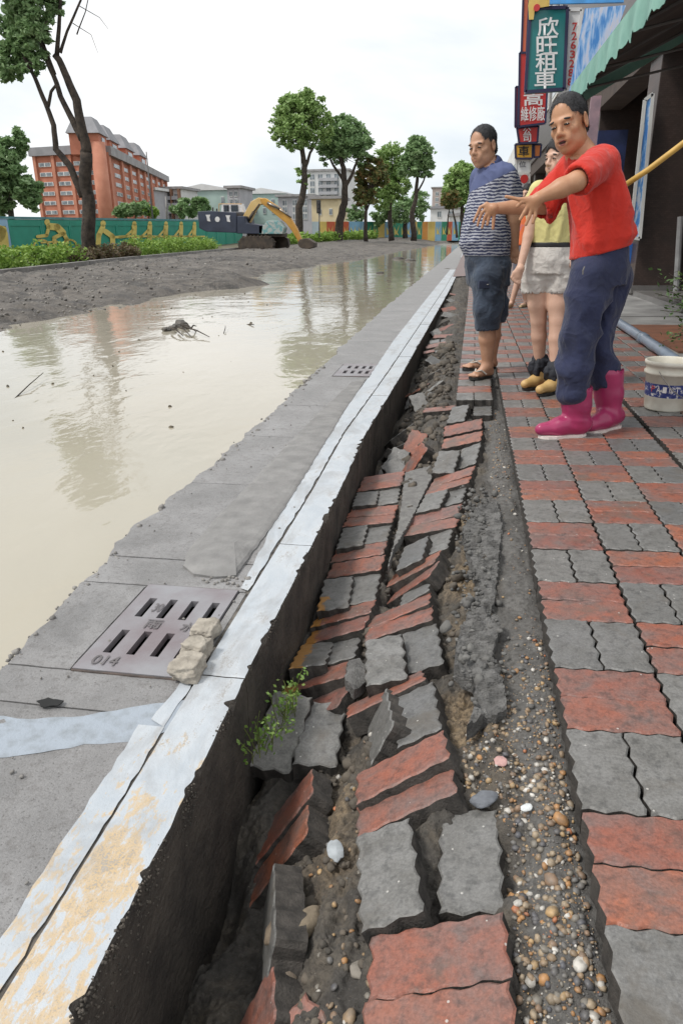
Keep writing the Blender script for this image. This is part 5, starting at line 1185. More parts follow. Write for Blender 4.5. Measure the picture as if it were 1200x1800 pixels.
# the building over the arcade
M_TILE = None
def m_tile():
    mt, nt, b_ = newmat('brown_mosaic'); v = coords(nt); br = N(nt, 'ShaderNodeTexBrick'); mp = N(nt, 'ShaderNodeMapping'); mp.inputs['Rotation'].default_value = (rad(90), 0, 0); nt.links.new(v, mp.inputs[0]); nt.links.new(mp.outputs[0], br.inputs['Vector'])
    br.inputs['Scale'].default_value = 9; br.inputs['Color1'].default_value = (.055, .036, .03, 1); br.inputs['Color2'].default_value = (.075, .05, .042, 1); br.inputs['Mortar'].default_value = (.02, .018, .017, 1); br.inputs['Mortar Size'].default_value = .012
    nt.links.new(mixc(nt, ramp(nt, nz(nt, v, 3, 5), [(.35, (.5,)*3), (.65, (0,)*3)]), br.outputs['Color'], (.03, .026, .024)), b_.inputs['Base Color']); b_.inputs['Roughness'].default_value = .4; return mt
M_TILE = m_tile()
M_DARKW = simple('dark_interior', (.10, .098, .095), (.06, .058, .056), 1, .9, .2, .02)
M_SHUT = simple('grey_shutter', (.30, .30, .30), (.22, .22, .22), 1, .6, .1, .01)
M_SOF = simple('soffit_brown', (.085, .062, .05), (.05, .038, .032), 3, .8, .3, .01)
bd = empty('shop_building', (4, 20, .1), 'dark brown tiled shop building with pillared arcade', 'building')
for i, y in enumerate((13.0, 18.6, 24.2, 30, 36, 42)):
    mb = MB(); mb.box((3.36, y+.4, 2.1), (1.35, .8, 4.0)); mb.build('pillar', M_TILE, bd, bevel=.01)
    mb = MB(); mb.box((3.36, y+.4, .19), (1.4, .85, .12)); mb.build('plinth', M_APR2, bd)
mb = MB(); mb.box((2.7, 30.2, 8.1), (.3, 36, 8)); mb.build('upper_wall', M_TILE, bd)
mb = MB(); mb.box((6.2, 26, 4.2), (7.0, 44, .3)); mb.build('arcade_ceiling', M_SOF, bd)
mb = MB(); mb.box((2.86, 30.2, 3.85), (.5, 36, .5)); mb.build('beam', M_SOF, bd)
mb = MB(); mb.box((9.8, 26, 2.2), (.2, 44, 4.3)); mb.build('back_wall', M_DARKW, bd)
mb = MB(); mb.box((6.5, 26.5, 2.1), (5.6, .2, 4.0)); mb.build('side_wall', M_SHUT, bd)
mb = MB(); mb.box((6.5, 4.0, 2.1), (6.5, .2, 4.0)); mb.build('near_side_wall', M_DARKW, bd)
for k in range(7): mb = MB(); mb.box((6.2, 26.35, .5+k*.5), (5.0, .06, .44)); mb.build('shutter_slat', M_SHUT, bd)
for y in (33, 36, 39, 42): 
    for z in (6, 8.6): mb = MB(); mb.box((2.54, y-8, z), (.06, 1.6, 1.4)); w_ = mb.build('window', M_WFR, bd); mb = MB(); mb.box((2.505, y-8, z), (.02, 1.4, 1.2)); mb.build('pane', M_WIN, w_)
# neighbouring shop row farther on
b2 = empty('shop_building', (5, 65, .1), 'pale shop row farther along the pavement behind the signs', 'building')
mb = MB(); mb.box((5.3, 66, 3.6), (5, 34, 7)); mb.build('wall', M_WHITE, b2)
for y in (50, 55, 60, 65, 70): mb = MB(); mb.box((2.78, y+2, 1.5), (.06, 3.2, 2.4)); mb.build('shutter', M_SHUT, b2)
for y in (50, 55, 60, 65, 70): mb = MB(); mb.box((2.78, y+2, 5), (.06, 2.2, 1.4)); mb.build('window', M_WIN, b2)
# grey down pipe on the pillar
mb = MB(); mb.tube([at(1196, 380, 12.9), at(1189, 505, 12.9)+Vector((0, 0, -.05))], .05, 10); tag(mb.build('down_pipe', simple('pale_pipe', (.34, .34, .34), None, 5, .5, .05, .002)), 'pale grey drain pipe standing against the brown pillar', 'pipe')
# blue sign board fixed at the pillar edge
def m_bluesign():
    mt, nt, b_ = newmat('blue_sign'); v = coords(nt); mp = N(nt, 'ShaderNodeMapping'); mp.inputs['Scale'].default_value = (6, 6, 1.6); nt.links.new(v, mp.inputs[0]); f = nz(nt, mp.outputs[0], 2.2, 5, .6)
    nt.links.new(ramp(nt, f, [(.42, (.06, .22, .58)), (.5, (.16, .36, .68)), (.56, (.55, .63, .74))]), b_.inputs['Base Color']); b_.inputs['Roughness'].default_value = .5; return mt
M_BSIGN = m_bluesign()
sg = empty('wall_sign', tuple(at(1115, 418, 12.85)), 'tall narrow blue and white sign board fixed to the pillar edge', 'sign')
mb = MB(); q4 = [at(1107, 417, 12.85), at(1124, 419, 12.85), at(1147, 164, 12.85), at(1133, 175, 12.85)]; mb.add(q4+[p+Vector((0, .06, 0)) for p in q4], [(0, 1, 2, 3), (7, 6, 5, 4)]+[(k, 4+k, 4+(k+1) % 4, (k+1) % 4) for k in range(4)]); mb.build('board', M_BSIGN, sg)
mb = MB(); q5 = [(q4[k], q4[(k+1) % 4]) for k in range(4)]
for a_, b_ in q5: mb.beam(a_, b_, .05, .022, up=(0, 1, 0))
mb.build('frame', M_WFR, sg)
mb = MB(); q4 = [at(1100, 425, 13.4), at(1116, 428, 13.4), at(1110, 465, 13.4), at(1098, 460, 13.4)]; mb.add(q4+[p+Vector((0, .06, 0)) for p in q4], [(0, 1, 2, 3), (7, 6, 5, 4)]+[(k, 4+k, 4+(k+1) % 4, (k+1) % 4) for k in range(4)]); tag(mb.build('wall_sign', simple('deep_blue', (.03, .13, .42), None, 4, .5, 0)), 'small deep blue board below the tall blue sign', 'sign')
mb = MB(); c = at(1072, 275, 17.5); mb.box(tuple(c), (.6, .05, 1.0)); tag(mb.build('wall_sign', simple('navy_board', (.03, .045, .14), (.02, .03, .08), 3, .5, 0)), 'dark navy board in the arcade behind the red shirt', 'sign')
mb = MB(); c = at(1042, 222, 17.0); mb.box(tuple(c), (.2, .05, 1.1)); tag(mb.build('wall_sign', simple('pink_poster', (.45, .30, .34), (.3, .22, .26), 5, .6, 0)), 'faded pink poster beside the head of the man in red', 'poster')
# awning
aw = empty('awning', (1.9, 8, 3.0), 'mint green canvas awning with ragged scalloped edge over the arcade', 'awning')
M_AWN = simple('mint_canvas', (.22, .42, .35), (.16, .33, .28), 4, .7, .2, .01)
e0, e1 = Vector((1.19, 5.2, 2.66)), Vector((1.13, 10.3, 2.70)); t0, t1 = Vector((3.0, 5.2, 3.62)), Vector((3.0, 10.3, 3.66))
nA = 40; mb = MB(); V = []; F_ = []
for i in range(nA+1):
    t = i/nA
    for k in range(6): s = k/5; p = e0.lerp(e1, t).lerp(t0.lerp(t1, t), s); p.z += -.05*math.sin(s*math.pi)*(.6+.4*math.cos(t*math.pi*8)); V.append(p)
for i in range(nA):
    for k in range(5): q = i*6+k; F_.append((q, q+1, q+7, q+6))
mb.add(V, F_); mb.add([p-Vector((0, 0, .012)) for p in V], [tuple(reversed(f)) for f in F_]); mb.build('canopy', M_SOF, aw)
mb = MB(); V = []; F_ = []
for i in range(nA*3+1):
    t = i/(nA*3); p = e0.lerp(e1, t); dz = .17+.035*abs(math.sin(t*math.pi*17))+random.uniform(-.012, .012); out = .012*math.sin(t*60)
    V += [p+Vector((-.02, 0, .04)), p+Vector((-.02+out, 0, -dz*.5)), p+Vector((-.02+out*1.4, 0, -dz))]
for i in range(nA*3): q = i*3; F_ += [(q, q+3, q+4, q+1), (q+1, q+4, q+5, q+2)]
mb.add(V, F_); mb.add([p+Vector((.006, 0, 0)) for p in V], [tuple(reversed(f)) for f in F_]); mb.build('valance', M_AWN, aw)
mb = MB(); n_ = [e1+Vector((-.015, .006, .03)), t1+Vector((0, .006, .03)), t1+Vector((0, .006, -.15)), e1+Vector((-.015, .006, -.22))]; mb.add(n_+[p+Vector((0, .01, 0)) for p in n_], [(0, 1, 2, 3), (7, 6, 5, 4)]+[(k, 4+k, 4+(k+1) % 4, (k+1) % 4) for k in range(4)]); mb.build('end_flap', M_AWN, aw)
for y in (6, 7.5, 9, 10.2): t = (y-5.2)/5.1; mb = MB(); mb.tube([e0.lerp(e1, t)+Vector((0, 0, -.03)), t0.lerp(t1, t)+Vector((0, 0, -.1))], .018, 6); mb.tube([e0.lerp(e1, t)+Vector((0, 0, -.03)), (3.0, y, 3.0)], .014, 6); mb.build('rib', M_POLE, aw)
# hanging blue banner behind the awning
mb = MB(); q4 = [at(1000, 160, 12.2), at(1050, 150, 12.2), at(1100, 8, 12.2), at(1028, 14, 12.2)]; mb.add(q4+[p+Vector((0, .02, 0)) for p in q4], [(0, 1, 2, 3), (7, 6, 5, 4)]+[(k, 4+k, 4+(k+1) % 4, (k+1) % 4) for k in range(4)])
def m_banner():
    mt, nt, b_ = newmat('blue_banner'); v = coords(nt); mp = N(nt, 'ShaderNodeMapping'); mp.inputs['Rotation'].default_value = (0, rad(24), 0); mp.inputs['Scale'].default_value = (7, 1, 1.3); nt.links.new(v, mp.inputs[0]); f = nz(nt, mp.outputs[0], 2.2, 5, .6, .4)
    nt.links.new(ramp(nt, f, [(.38, (.06, .24, .60)), (.48, (.25, .45, .76)), (.56, (.50, .60, .80)), (.66, (.62, .6, .66))]), b_.inputs['Base Color']); b_.inputs['Roughness'].default_value = .6; return mt
tag(mb.build('banner', m_banner()), 'streaky blue and white banner hanging above the green awning', 'banner')
mb = MB(); q4 = [at(966, 6, 13.8), at(1096, 3, 12.6), at(1096, -30, 12.6), at(966, -30, 13.8)]; mb.add(q4+[p+Vector((0, .05, 0)) for p in q4], [(0, 1, 2, 3), (7, 6, 5, 4)]+[(k, 4+k, 4+(k+1) % 4, (k+1) % 4) for k in range(4)]); tag(mb.build('sign_board', simple('bright_blue', (.05, .28, .65), None, 3, .4, 0)), 'bright blue sign board cut by the top of the picture', 'sign')
# ---------------------------------------------------------------- hanging signs
def signbox(label, corners, Y, depth, face, edge_m, name='hanging_sign', parts=True):
    """corners: photo quad tl,tr,br,bl on the plane Y"""
    P4 = [at(*c, Y) for c in corners]; root = empty(name, tuple(P4[3]), label, 'sign')
    mb = MB(); mb.add(P4+[p+Vector((0, depth, 0)) for p in P4], [(0, 1, 2, 3), (7, 6, 5, 4)]+[(k, 4+k, 4+(k+1) % 4, (k+1) % 4) for k in range(4)]); mb.build('board', face, root)
    mb = MB()
    for k in range(4): mb.beam(P4[k], P4[(k+1) % 4], .05, .035, up=(0, 1, 0))
    mb.build('frame', edge_m, root); return root
def put(root, body, px, py, w_, h_, Y, mat, bold=.03):
    a_ = at(px, py, Y-.012); kx_ = (at(px+10, py, Y)-at(px-10, py, Y)).length/20; lean = (at(px, py-10, Y)-at(px, py+10, Y)); lettering(body, plane_m(a_, (1, 0, 0), (lean.x, 0, lean.z)), (w_*kx_, h_*kx_), mat, root, bold, .004)
M_SGREEN = simple('sign_green', (.012, .19, .19), (.01, .16, .165), 1, .35, 0); M_SW = simple('sign_white', (.78, .78, .78), (.7, .7, .7), 1, .4, 0); M_SRED = simple('sign_red', (.58, .035, .03), (.48, .03, .03), 1, .4, 0); M_SNAVY = simple('sign_navy', (.03, .03, .09), None, 1, .5, 0); M_SYEL = simple('sign_yellow', (.75, .40, .03), (.68, .35, .03), 1, .4, 0); M_SBLK = simple('sign_black', (.02, .02, .02), None, 1, .5, 0); M_SORG = simple('sign_orange', (.75, .22, .05), None, 1, .4, 0)
g1 = signbox('green hanging sign with four large white characters', [(932, 14), (997, 12), (991, 156), (923, 161)], 14, .25, M_SGREEN, M_SNAVY)
for chh, py in (('欣', 46), ('旺', 79), ('租', 108), ('車', 139)): put(g1, chh, 963-(py-46)*.06, py, 37, 29, 14, M_SW, .014)
mb = MB(); mb.tube([at(990, 40, 14.1), Vector((2.6, 14.1, at(990, 40, 14.1).z))], .03, 8); mb.build('bracket', M_POLE, g1)
g2 = signbox('teal sign with yellow emblem and red dot above the green sign', [(934, -30), (968, -30), (962, 9), (933, 11)], 14, .25, M_SGREEN, M_SW)
mb = MB(); c = at(946, 5, 13.97); mb.prism([(c.x-.16, c.z-.02), (c.x-.15, c.z+.14), (c.x-.05, c.z+.16), (c.x+.08, c.z+.12), (c.x+.17, c.z+.13), (c.x+.17, c.z-.05), (c.x-.05, c.z-.07), (c.x-.06, c.z-.22), (c.x-.13, c.z-.22)], lambda u, v, t: Vector((u, 13.95+t, v)), 0, .02); em = mb.build('emblem', simple('emblem_yellow', (.8, .55, .14), None, 2, .4, 0), g2)
mb = MB(); c = at(943, 13, 13.94); mb.prism([(c.x+.05*math.cos(k*.5), c.z+.05*math.sin(k*.5)) for k in range(12)], lambda u, v, t: Vector((u, 13.92+t, v)), 0, .02); mb.build('dot', M_SRED, em)
g3 = signbox('white strip sign with a column of red digits beside the green sign', [(999, 16), (1022, 16), (1006, 158), (993, 158)], 14.06, .2, M_SW, M_SW)
for k, chh in enumerate('7263288'): put(g3, chh, 1010-k*1.4, 46+k*16.2, 9, 12.5, 14.06, M_SRED, .02)
g4 = signbox('tall red hanging sign with white characters behind the green sign', [(913, 92), (965, 92), (958, 216), (911, 222)], 22, .3, M_SRED, M_SNAVY)
put(g4, '高', 937, 174, 34, 20, 22, M_SW, .015); put(g4, '維修廠', 936, 199, 42, 24, 22, M_SW, .01)
g5 = signbox('smaller red sign with white characters under the tall red sign', [(908, 224), (946, 221), (944, 250), (912, 251)], 22.1, .3, M_SRED, M_SNAVY)
put(g5, '公', 926, 229, 14, 12, 22.1, M_SW, .015); put(g5, '司', 926, 242, 14, 12, 22.1, M_SW, .015)
g6 = signbox('yellow sign with black character below the red signs', [(905, 253), (936, 252), (935, 278), (906, 278)], 22.2, .3, M_SYEL, M_SNAVY); put(g6, '車', 920, 265, 19, 17, 22.2, M_SBLK, .014)
g7 = signbox('small orange sign attached right of the yellow sign', [(938, 253), (951, 253), (949, 275), (938, 276)], 22.2, .3, M_SORG, M_SNAVY)
g8 = signbox('small white sign with a grey character under the yellow sign', [(906, 280), (931, 279), (930, 302), (907, 303)], 22.3, .3, M_SW, M_WFR); put(g8, '位', 918, 288, 12, 10, 22.3, simple('sign_grey', (.3, .3, .32), None, 1, .5, 0), .02)
g9 = signbox('narrow orange red sign rising behind the green sign at its left edge', [(920, -30), (931, -30), (925, 92), (916, 92)], 22.4, .3, simple('sign_vermilion', (.65, .16, .08), None, 1, .4, 0), M_SNAVY)
g10 = signbox('thin dark red sign at the left of the tall red sign', [(906, 152), (911, 152), (909, 222), (905, 222)], 22.5, .3, simple('sign_crimson', (.42, .03, .05), None, 1, .4, 0), M_SNAVY)
g11 = signbox('white panel with red disc low behind the girl in orange', [(908, 306), (930, 305), (930, 345), (910, 347)], 24, .2, M_SW, M_WFR)
mb = MB(); c = at(921, 314, 23.97); mb.prism([(c.x+.12*math.cos(k*.5), c.z+.12*math.sin(k*.5)) for k in range(12)], lambda u, v, t: Vector((u, 23.95+t, v)), 0, .02); mb.build('disc', M_SRED, g11)
# yellow pole
mb = MB(); pa = [at(1080, 337, 4.55), at(1140, 297, 4.5), at(1215, 240, 4.45), at(1300, 178, 4.4)]; pp = empty('pole', tuple(pa[0]), 'yellow wooden pole slanting up behind the man in red', 'pole'); mb.tube(pa, .0155, 12); mb.build('shaft', simple('yellow_wood', (.60, .38, .09), (.48, .29, .06), 14, .5, .2, .003), pp, True)
# ================================================================ PEOPLE: smooth implicit bodies
class SDF:
    def __init__(s): s.p = []
    def _add(s, f, lo, hi, k, op): s.p.append((f, np.array(lo, dtype=np.float64), np.array(hi, dtype=np.float64), k, op)); return s
    def cone(s, a, b, r1, r2, k=.02, op='u'):
        a = np.array(a, dtype=np.float64); b = np.array(b, dtype=np.float64); ba = b-a; L2 = max(1e-9, ba@ba); R_ = max(r1, r2)
        def f(P):
            t = np.clip(((P-a)@ba)/L2, 0, 1); return np.linalg.norm(P-a-t[..., None]*ba, axis=-1)-(r1+(r2-r1)*t)
        return s._add(f, np.minimum(a, b)-R_, np.maximum(a, b)+R_, k, op)
    def chain(s, pts, rs, k=.02):
        for i in range(len(pts)-1): s.cone(pts[i], pts[i+1], rs[i], rs[i+1], k)
        return s
    def ell(s, c, r, R=None, k=.02, op='u'):
        c = np.array(c, dtype=np.float64); r = np.array(r, dtype=np.float64); R_ = np.eye(3) if R is None else np.array(R)
        def f(P):
            q = (P-c)@R_; k0 = np.linalg.norm(q/r, axis=-1); k1 = np.linalg.norm(q/(r*r), axis=-1)+1e-9; return k0*(k0-1)/k1
        m_ = r.max(); return s._add(f, c-m_, c+m_, k, op)
    def loft(s, st, yaw=0., k=.02, op='u', caps=.02):
        """st: list of (z, cx, cy, r_side, r_front) from low to high; yaw turns the side axis"""
        st = sorted(st); A = np.array(st, dtype=np.float64); cy, sy = math.cos(yaw), math.sin(yaw)
        def f(P):
            z = np.clip(P[..., 2], A[0, 0], A[-1, 0]); cx = np.interp(z, A[:, 0], A[:, 1]); cy_ = np.interp(z, A[:, 0], A[:, 2]); rx = np.interp(z, A[:, 0], A[:, 3]); ry = np.interp(z, A[:, 0], A[:, 4])
            dx = P[..., 0]-cx; dy = P[..., 1]-cy_; u = dx*cy+dy*sy; v = -dx*sy+dy*cy
            q = np.sqrt((u/rx)**2+(v/ry)**2)+1e-9; d = (q-1)*np.minimum(rx, ry)*.5 + (q-1)*(np.sqrt(u*u+v*v)/q)*.5; dz = np.abs(P[..., 2]-z)
            return np.where(dz > 0, np.sqrt(np.maximum(d, 0)**2+dz**2)*1.0 + np.minimum(d, 0)*0, d)
        m_ = max(A[:, 3].max(), A[:, 4].max())
        return s._add(f, (A[:, 1].min()-m_, A[:, 2].min()-m_, A[0, 0]-.01), (A[:, 1].max()+m_, A[:, 2].max()+m_, A[-1, 0]+.01), k, op)
    def mesh(s, res):
        lo = np.min([p[1] for p in s.p if p[4] == 'u'], axis=0)-3*res-.01; hi = np.max([p[2] for p in s.p if p[4] == 'u'], axis=0)+3*res+.01
        n = np.ceil((hi-lo)/res).astype(int)+1; F_ = np.full(n, .2)
        ax = [lo[i]+res*np.arange(n[i]) for i in range(3)]
        for f, a, b, k, op in s.p:
            m_ = k+.03; i0 = np.clip(np.floor((a-m_-lo)/res).astype(int), 0, n-1); i1 = np.clip(np.ceil((b+m_-lo)/res).astype(int)+1, 1, n)
            sl = tuple(slice(i0[j], i1[j]) for j in range(3)); P = np.stack(np.meshgrid(*[ax[j][sl[j]] for j in range(3)], indexing='ij'), -1)
            d = f(P); o_ = F_[sl]
            if op == 'u': h = np.clip(.5+.5*(d-o_)/k, 0, 1); F_[sl] = d*(1-h)+o_*h-k*h*(1-h)
            else: h = np.clip(.5-.5*(o_+d)/k, 0, 1); F_[sl] = o_*(1-h)-d*h+k*h*(1-h)
        return nets(F_, lo, res)
def nets(F_, lo, res):
    neg = F_ < 0; n = np.array(F_.shape); c = np.zeros(n-1, dtype=np.int8)
    for i in (0, 1):
        for j in (0, 1):
            for k in (0, 1): c += neg[i:n[0]-1+i, j:n[1]-1+j, k:n[2]-1+k]
    act = (c > 0) & (c < 8); ids = -np.ones(act.shape, dtype=np.int64); I = np.argwhere(act); ids[act] = np.arange(len(I))
    S_ = np.zeros((len(I), 3)); cnt = np.zeros(len(I))
    cor = [(i, j, k) for i in (0, 1) for j in (0, 1) for k in (0, 1)]
    for a in cor:
        for d in range(3):
            if a[d]: continue
            b = list(a); b[d] = 1; fa = F_[tuple((I+a).T)]; fb = F_[tuple((I+b).T)]; cr = (fa < 0) != (fb < 0); t = np.where(cr, fa/(fa-fb+1e-12), 0)
            p = np.array(a)[None, :]+np.zeros((len(I), 3)); p[:, d] += t; S_ += p*cr[:, None]; cnt += cr
    V = (I+S_/cnt[:, None])*res+lo; Q = []
    for d in range(3):
        e1_, e2_ = [(1, 2), (2, 0), (0, 1)][d]
        sl0 = [slice(None)]*3; sl1 = [slice(None)]*3; sl0[d] = slice(0, n[d]-1); sl1[d] = slice(1, n[d])
        A = neg[tuple(sl0)]; B = neg[tuple(sl1)]; E_c = np.argwhere(A != B)
        E_c = E_c[(E_c[:, e1_] > 0) & (E_c[:, e2_] > 0) & (E_c[:, e1_] < n[e1_]-1) & (E_c[:, e2_] < n[e2_]-1)]
        fl_ = A[tuple(E_c.T)]; u = np.zeros(3, int); u[e1_] = 1; w = np.zeros(3, int); w[e2_] = 1
        q = np.stack([ids[tuple((E_c-u-w).T)], ids[tuple((E_c-w).T)], ids[tuple(E_c.T)], ids[tuple((E_c-u).T)]], 1); q[~fl_] = q[~fl_][:, ::-1]; Q.append(q)
    return V, np.concatenate(Q)
def normals_of(V, F_):
    n = np.cross(V[F_[:, 2]]-V[F_[:, 0]], V[F_[:, 3]]-V[F_[:, 1]]); N_ = np.zeros_like(V)
    for k in range(4): np.add.at(N_, F_[:, k], n)
    return N_/(np.linalg.norm(N_, axis=1)[:, None]+1e-12)
def folds(V, F_, amp, sc, seed=0, mask=None):
    """cloth folds: ridged noise pushed along the normal"""
    n = normals_of(V, F_); x = V*np.array(sc)[None, :]+seed
    h = 1-2*np.abs(vnoise(x[:, 0], x[:, 1], x[:, 2])) + .5*(1-2*np.abs(vnoise(x[:, 0]*2.1+5, x[:, 1]*2.1, x[:, 2]*2.1)))
    return V+n*(amp*h*(1 if mask is None else mask))[:, None]
def cloth(V, F_, amp, sc, seed=0, mask=None, hems=()):
    if mask is None: mask = np.ones(len(V))
    for hz in hems: mask = mask*np.clip((np.abs(V[:, 2]-hz)-.008)/.05, .08, 1)
    n = normals_of(V, F_); w = V+.05*np.stack([vnoise(V[:, 0]*5+seed, V[:, 1]*5, V[:, 2]*5), vnoise(V[:, 0]*5, V[:, 1]*5+seed, V[:, 2]*5+9), vnoise(V[:, 0]*5+3, V[:, 1]*5, V[:, 2]*5+seed)], 1)
    x = w*np.array(sc)[None, :]+seed*1.7; r1 = 1-np.abs(vnoise(x[:, 0], x[:, 1], x[:, 2]))*2.2; r2 = 1-np.abs(vnoise(x[:, 0]*2.3+4, x[:, 1]*2.3, x[:, 2]*1.9+x[:, 0]*1.5))*2.2
    h = np.clip(r1, -.6, 1)**1*.75 + np.clip(r2, -.4, 1)*.35 + .5*vnoise(x[:, 0]*.45, x[:, 1]*.45, x[:, 2]*.45)
    V = V+n*(amp*h*(1 if mask is None else mask))[:, None]; return smooth_v(V, F_, 1, .2)
def smooth_v(V, F_, it=1, lam=.5):
    for _ in range(it):
        A = np.zeros_like(V); c = np.zeros(len(V))
        for k in range(4): np.add.at(A, F_[:, k], V[F_[:, (k+1) % 4]]+V[F_[:, (k+3) % 4]]); np.add.at(c, F_[:, k], 2)
        V = V*(1-lam)+lam*A/np.maximum(c, 1)[:, None]
    return V
def vf_obj(name, V, F_, mat, parent=None): return link(name, np_mesh(name, V, F_), parent, mat, True)
def join_vf(*vf):
    Vs, Fs, b = [], [], 0
    for V, F_ in vf: Vs.append(V); Fs.append(F_+b); b += len(V)
    return np.concatenate(Vs), np.concatenate(Fs)
def A3(px, py, Y): return np.array(at(px, py, Y))
def m_skin(name, c, c2):
    mt, nt, b_ = newmat(name); v = coords(nt); f = nz(nt, v, 18, 5); nt.links.new(ramp(nt, f, [(.3, c2), (.7, c)]), b_.inputs['Base Color']); b_.inputs['Roughness'].default_value = .48
    bump(nt, b_, nz(nt, v, 350, 3), .15, .001); return mt
M_SK_R = m_skin('skin_tan', (.50, .27, .155), (.42, .205, .11)); M_SK_B = m_skin('skin_warm', (.49, .28, .18), (.41, .215, .13)); M_SK_W = m_skin('skin_fair', (.60, .38, .28), (.53, .32, .23))
def fabric(name, c, c2, sc, st):
    mt, nt, b_ = newmat(name); v = coords(nt); a = nz(nt, v, sc*.6, 5, .6, .6); nt.links.new(ramp(nt, a, [(.3, c2), (.7, c)]), b_.inputs['Base Color']); b_.inputs['Roughness'].default_value = .85; b_.inputs['Sheen Weight'].default_value = .15
    w1 = nz(nt, v, sc, 2, .45, .7); rdg = mth(nt, 'SUBTRACT', 1.0, mth(nt, 'MULTIPLY', mth(nt, 'ABSOLUTE', mth(nt, 'SUBTRACT', w1, .5)), 5.0)); w2 = nz(nt, v, sc*2.2, 2, .45, .6); rdg2 = mth(nt, 'SUBTRACT', 1.0, mth(nt, 'MULTIPLY', mth(nt, 'ABSOLUTE', mth(nt, 'SUBTRACT', w2, .5)), 5.0))
    h = mth(nt, 'ADD', mth(nt, 'MAXIMUM', rdg, 0), mth(nt, 'MULTIPLY', mth(nt, 'MAXIMUM', rdg2, 0), .3)); h = mth(nt, 'ADD', h, mth(nt, 'MULTIPLY', nz(nt, v, 500, 2), .04)); bump(nt, b_, h, st*.30, .016); return mt
M_HAIR = simple('black_hair', (.025, .023, .025), (.012, .011, .012), 120, .55, .8, .003); M_HAIRG = simple('greying_hair', (.032, .031, .034), (.014, .0135, .015), 60, .6, .8, .003)
M_EYE = simple('eye_dark', (.02, .013, .01), None, 10, .15, 0); M_LIP = simple('lips', (.36, .13, .11), (.3, .10, .09), 60, .5, .1, .001); M_MOUTH = simple('mouth_dark', (.05, .015, .015), None, 10, .6, 0)
def head_frame(c, fwd, pitch=0, roll=0):
    f = Vector((fwd[0], fwd[1], 0)).normalized(); up = Vector((0, 0, 1)); r_ = f.cross(up)
    R = Matrix((r_, f, up)).transposed()
    R = R @ Matrix.Rotation(rad(-pitch), 3, 'X') @ Matrix.Rotation(rad(roll), 3, 'Y'); return np.array(R), np.array(c)
def make_head(R, c, sc, female=False, res=.0042, open_mouth=False, heavy=0.):
    H = SDF(); w = 1+heavy*.12
    H.ell((0, -.012, .040), (.073, .098, .083), k=.01)
    H.ell((0, .028, -.030), (.056*w, .066, .086), k=.03)
    H.ell((0, .045, -.075), (.044*w, .045, .040), k=.03); H.ell((0, .068, -.103), (.021, .018, .016), k=.03)
    for sx in (-1, 1):
        H.ell((sx*.042*w, .055, -.024), (.022, .026, .020), k=.02); H.ell((sx*.044*w, .012, -.073), (.016, .034, .027), k=.035)
        H.cone((sx*.008, .089, .017), (sx*.046, .074, .020), .011, .010, .014)
        H.ell((sx*.0315, .101, -.001), (.017, .013, .0105), k=.012, op='s')
        H.ell((sx*.031, .081, -.002), (.0155, .0115, .0105), k=.005)
        H.ell((sx*.0125, .101, -.037), (.009, .011, .008), k=.006)
        Re = np.array(Matrix.Rotation(sx*rad(-18), 3, 'Z') @ Matrix.Rotation(rad(10), 3, 'X'))
        H.ell((sx*.077, -.006, -.008), (.010, .021, .034), Re, .006); H.ell((sx*.085, .0, -.006), (.007, .012, .022), Re, .006, 's')
        H.ell((sx*.022, .089, -.06), (.014, .012, .018), k=.02)
    H.cone((0, .088, .012), (0, .112, -.030), .0085, .0115, .012)
    H.ell((0, .092, -.061), (.026, .010, .0075), k=.008); H.ell((0, .089, -.079), (.021, .010, .009), k=.008)
    if open_mouth: H.ell((0, .101, -.0695), (.022, .010, .0065), k=.004, op='s')
    H.cone((0, -.02, -.06), (0, -.045, -.20), .052*w, .060*w, .035)
    V, F_ = H.mesh(res); V = smooth_v(V, F_, 1, .4); tf = lambda X: (np.asarray(X)*sc)@R.T+c
    return tf(V), F_, tf
def face_bits(parent, tf, sc, R, brow=M_HAIR, open_mouth=False, mat_lip=M_LIP):
    def el(name, c, r, mat, rot=0., k=10):
        S_ = SDF(); S_.ell((0, 0, 0), r, k=.001); V, F_ = S_.mesh(min(r)/2.2 if min(r) > .002 else .0012); V = V@np.array(Matrix.Rotation(rot, 3, 'Y')).T+np.array(c); return vf_obj(name, tf(V), F_, mat, parent)
    for sx in (-1, 1):
        el('eye', (sx*.0315, .0905, -.0015), (.0140, .0048, .0052), M_EYE, sx*.12)
        el('eyebrow', (sx*.034, .0885, .0215), (.020, .0065, .0046), brow, sx*.16)
    if open_mouth: el('mouth', (0, .094, -.069), (.020, .006, .0072), M_MOUTH)
    el('lips', (0, .0985, -.0605), (.022, .0055, .0042), mat_lip); el('lips', (0, .096, -.0785), (.018, .0055, .0048), mat_lip)
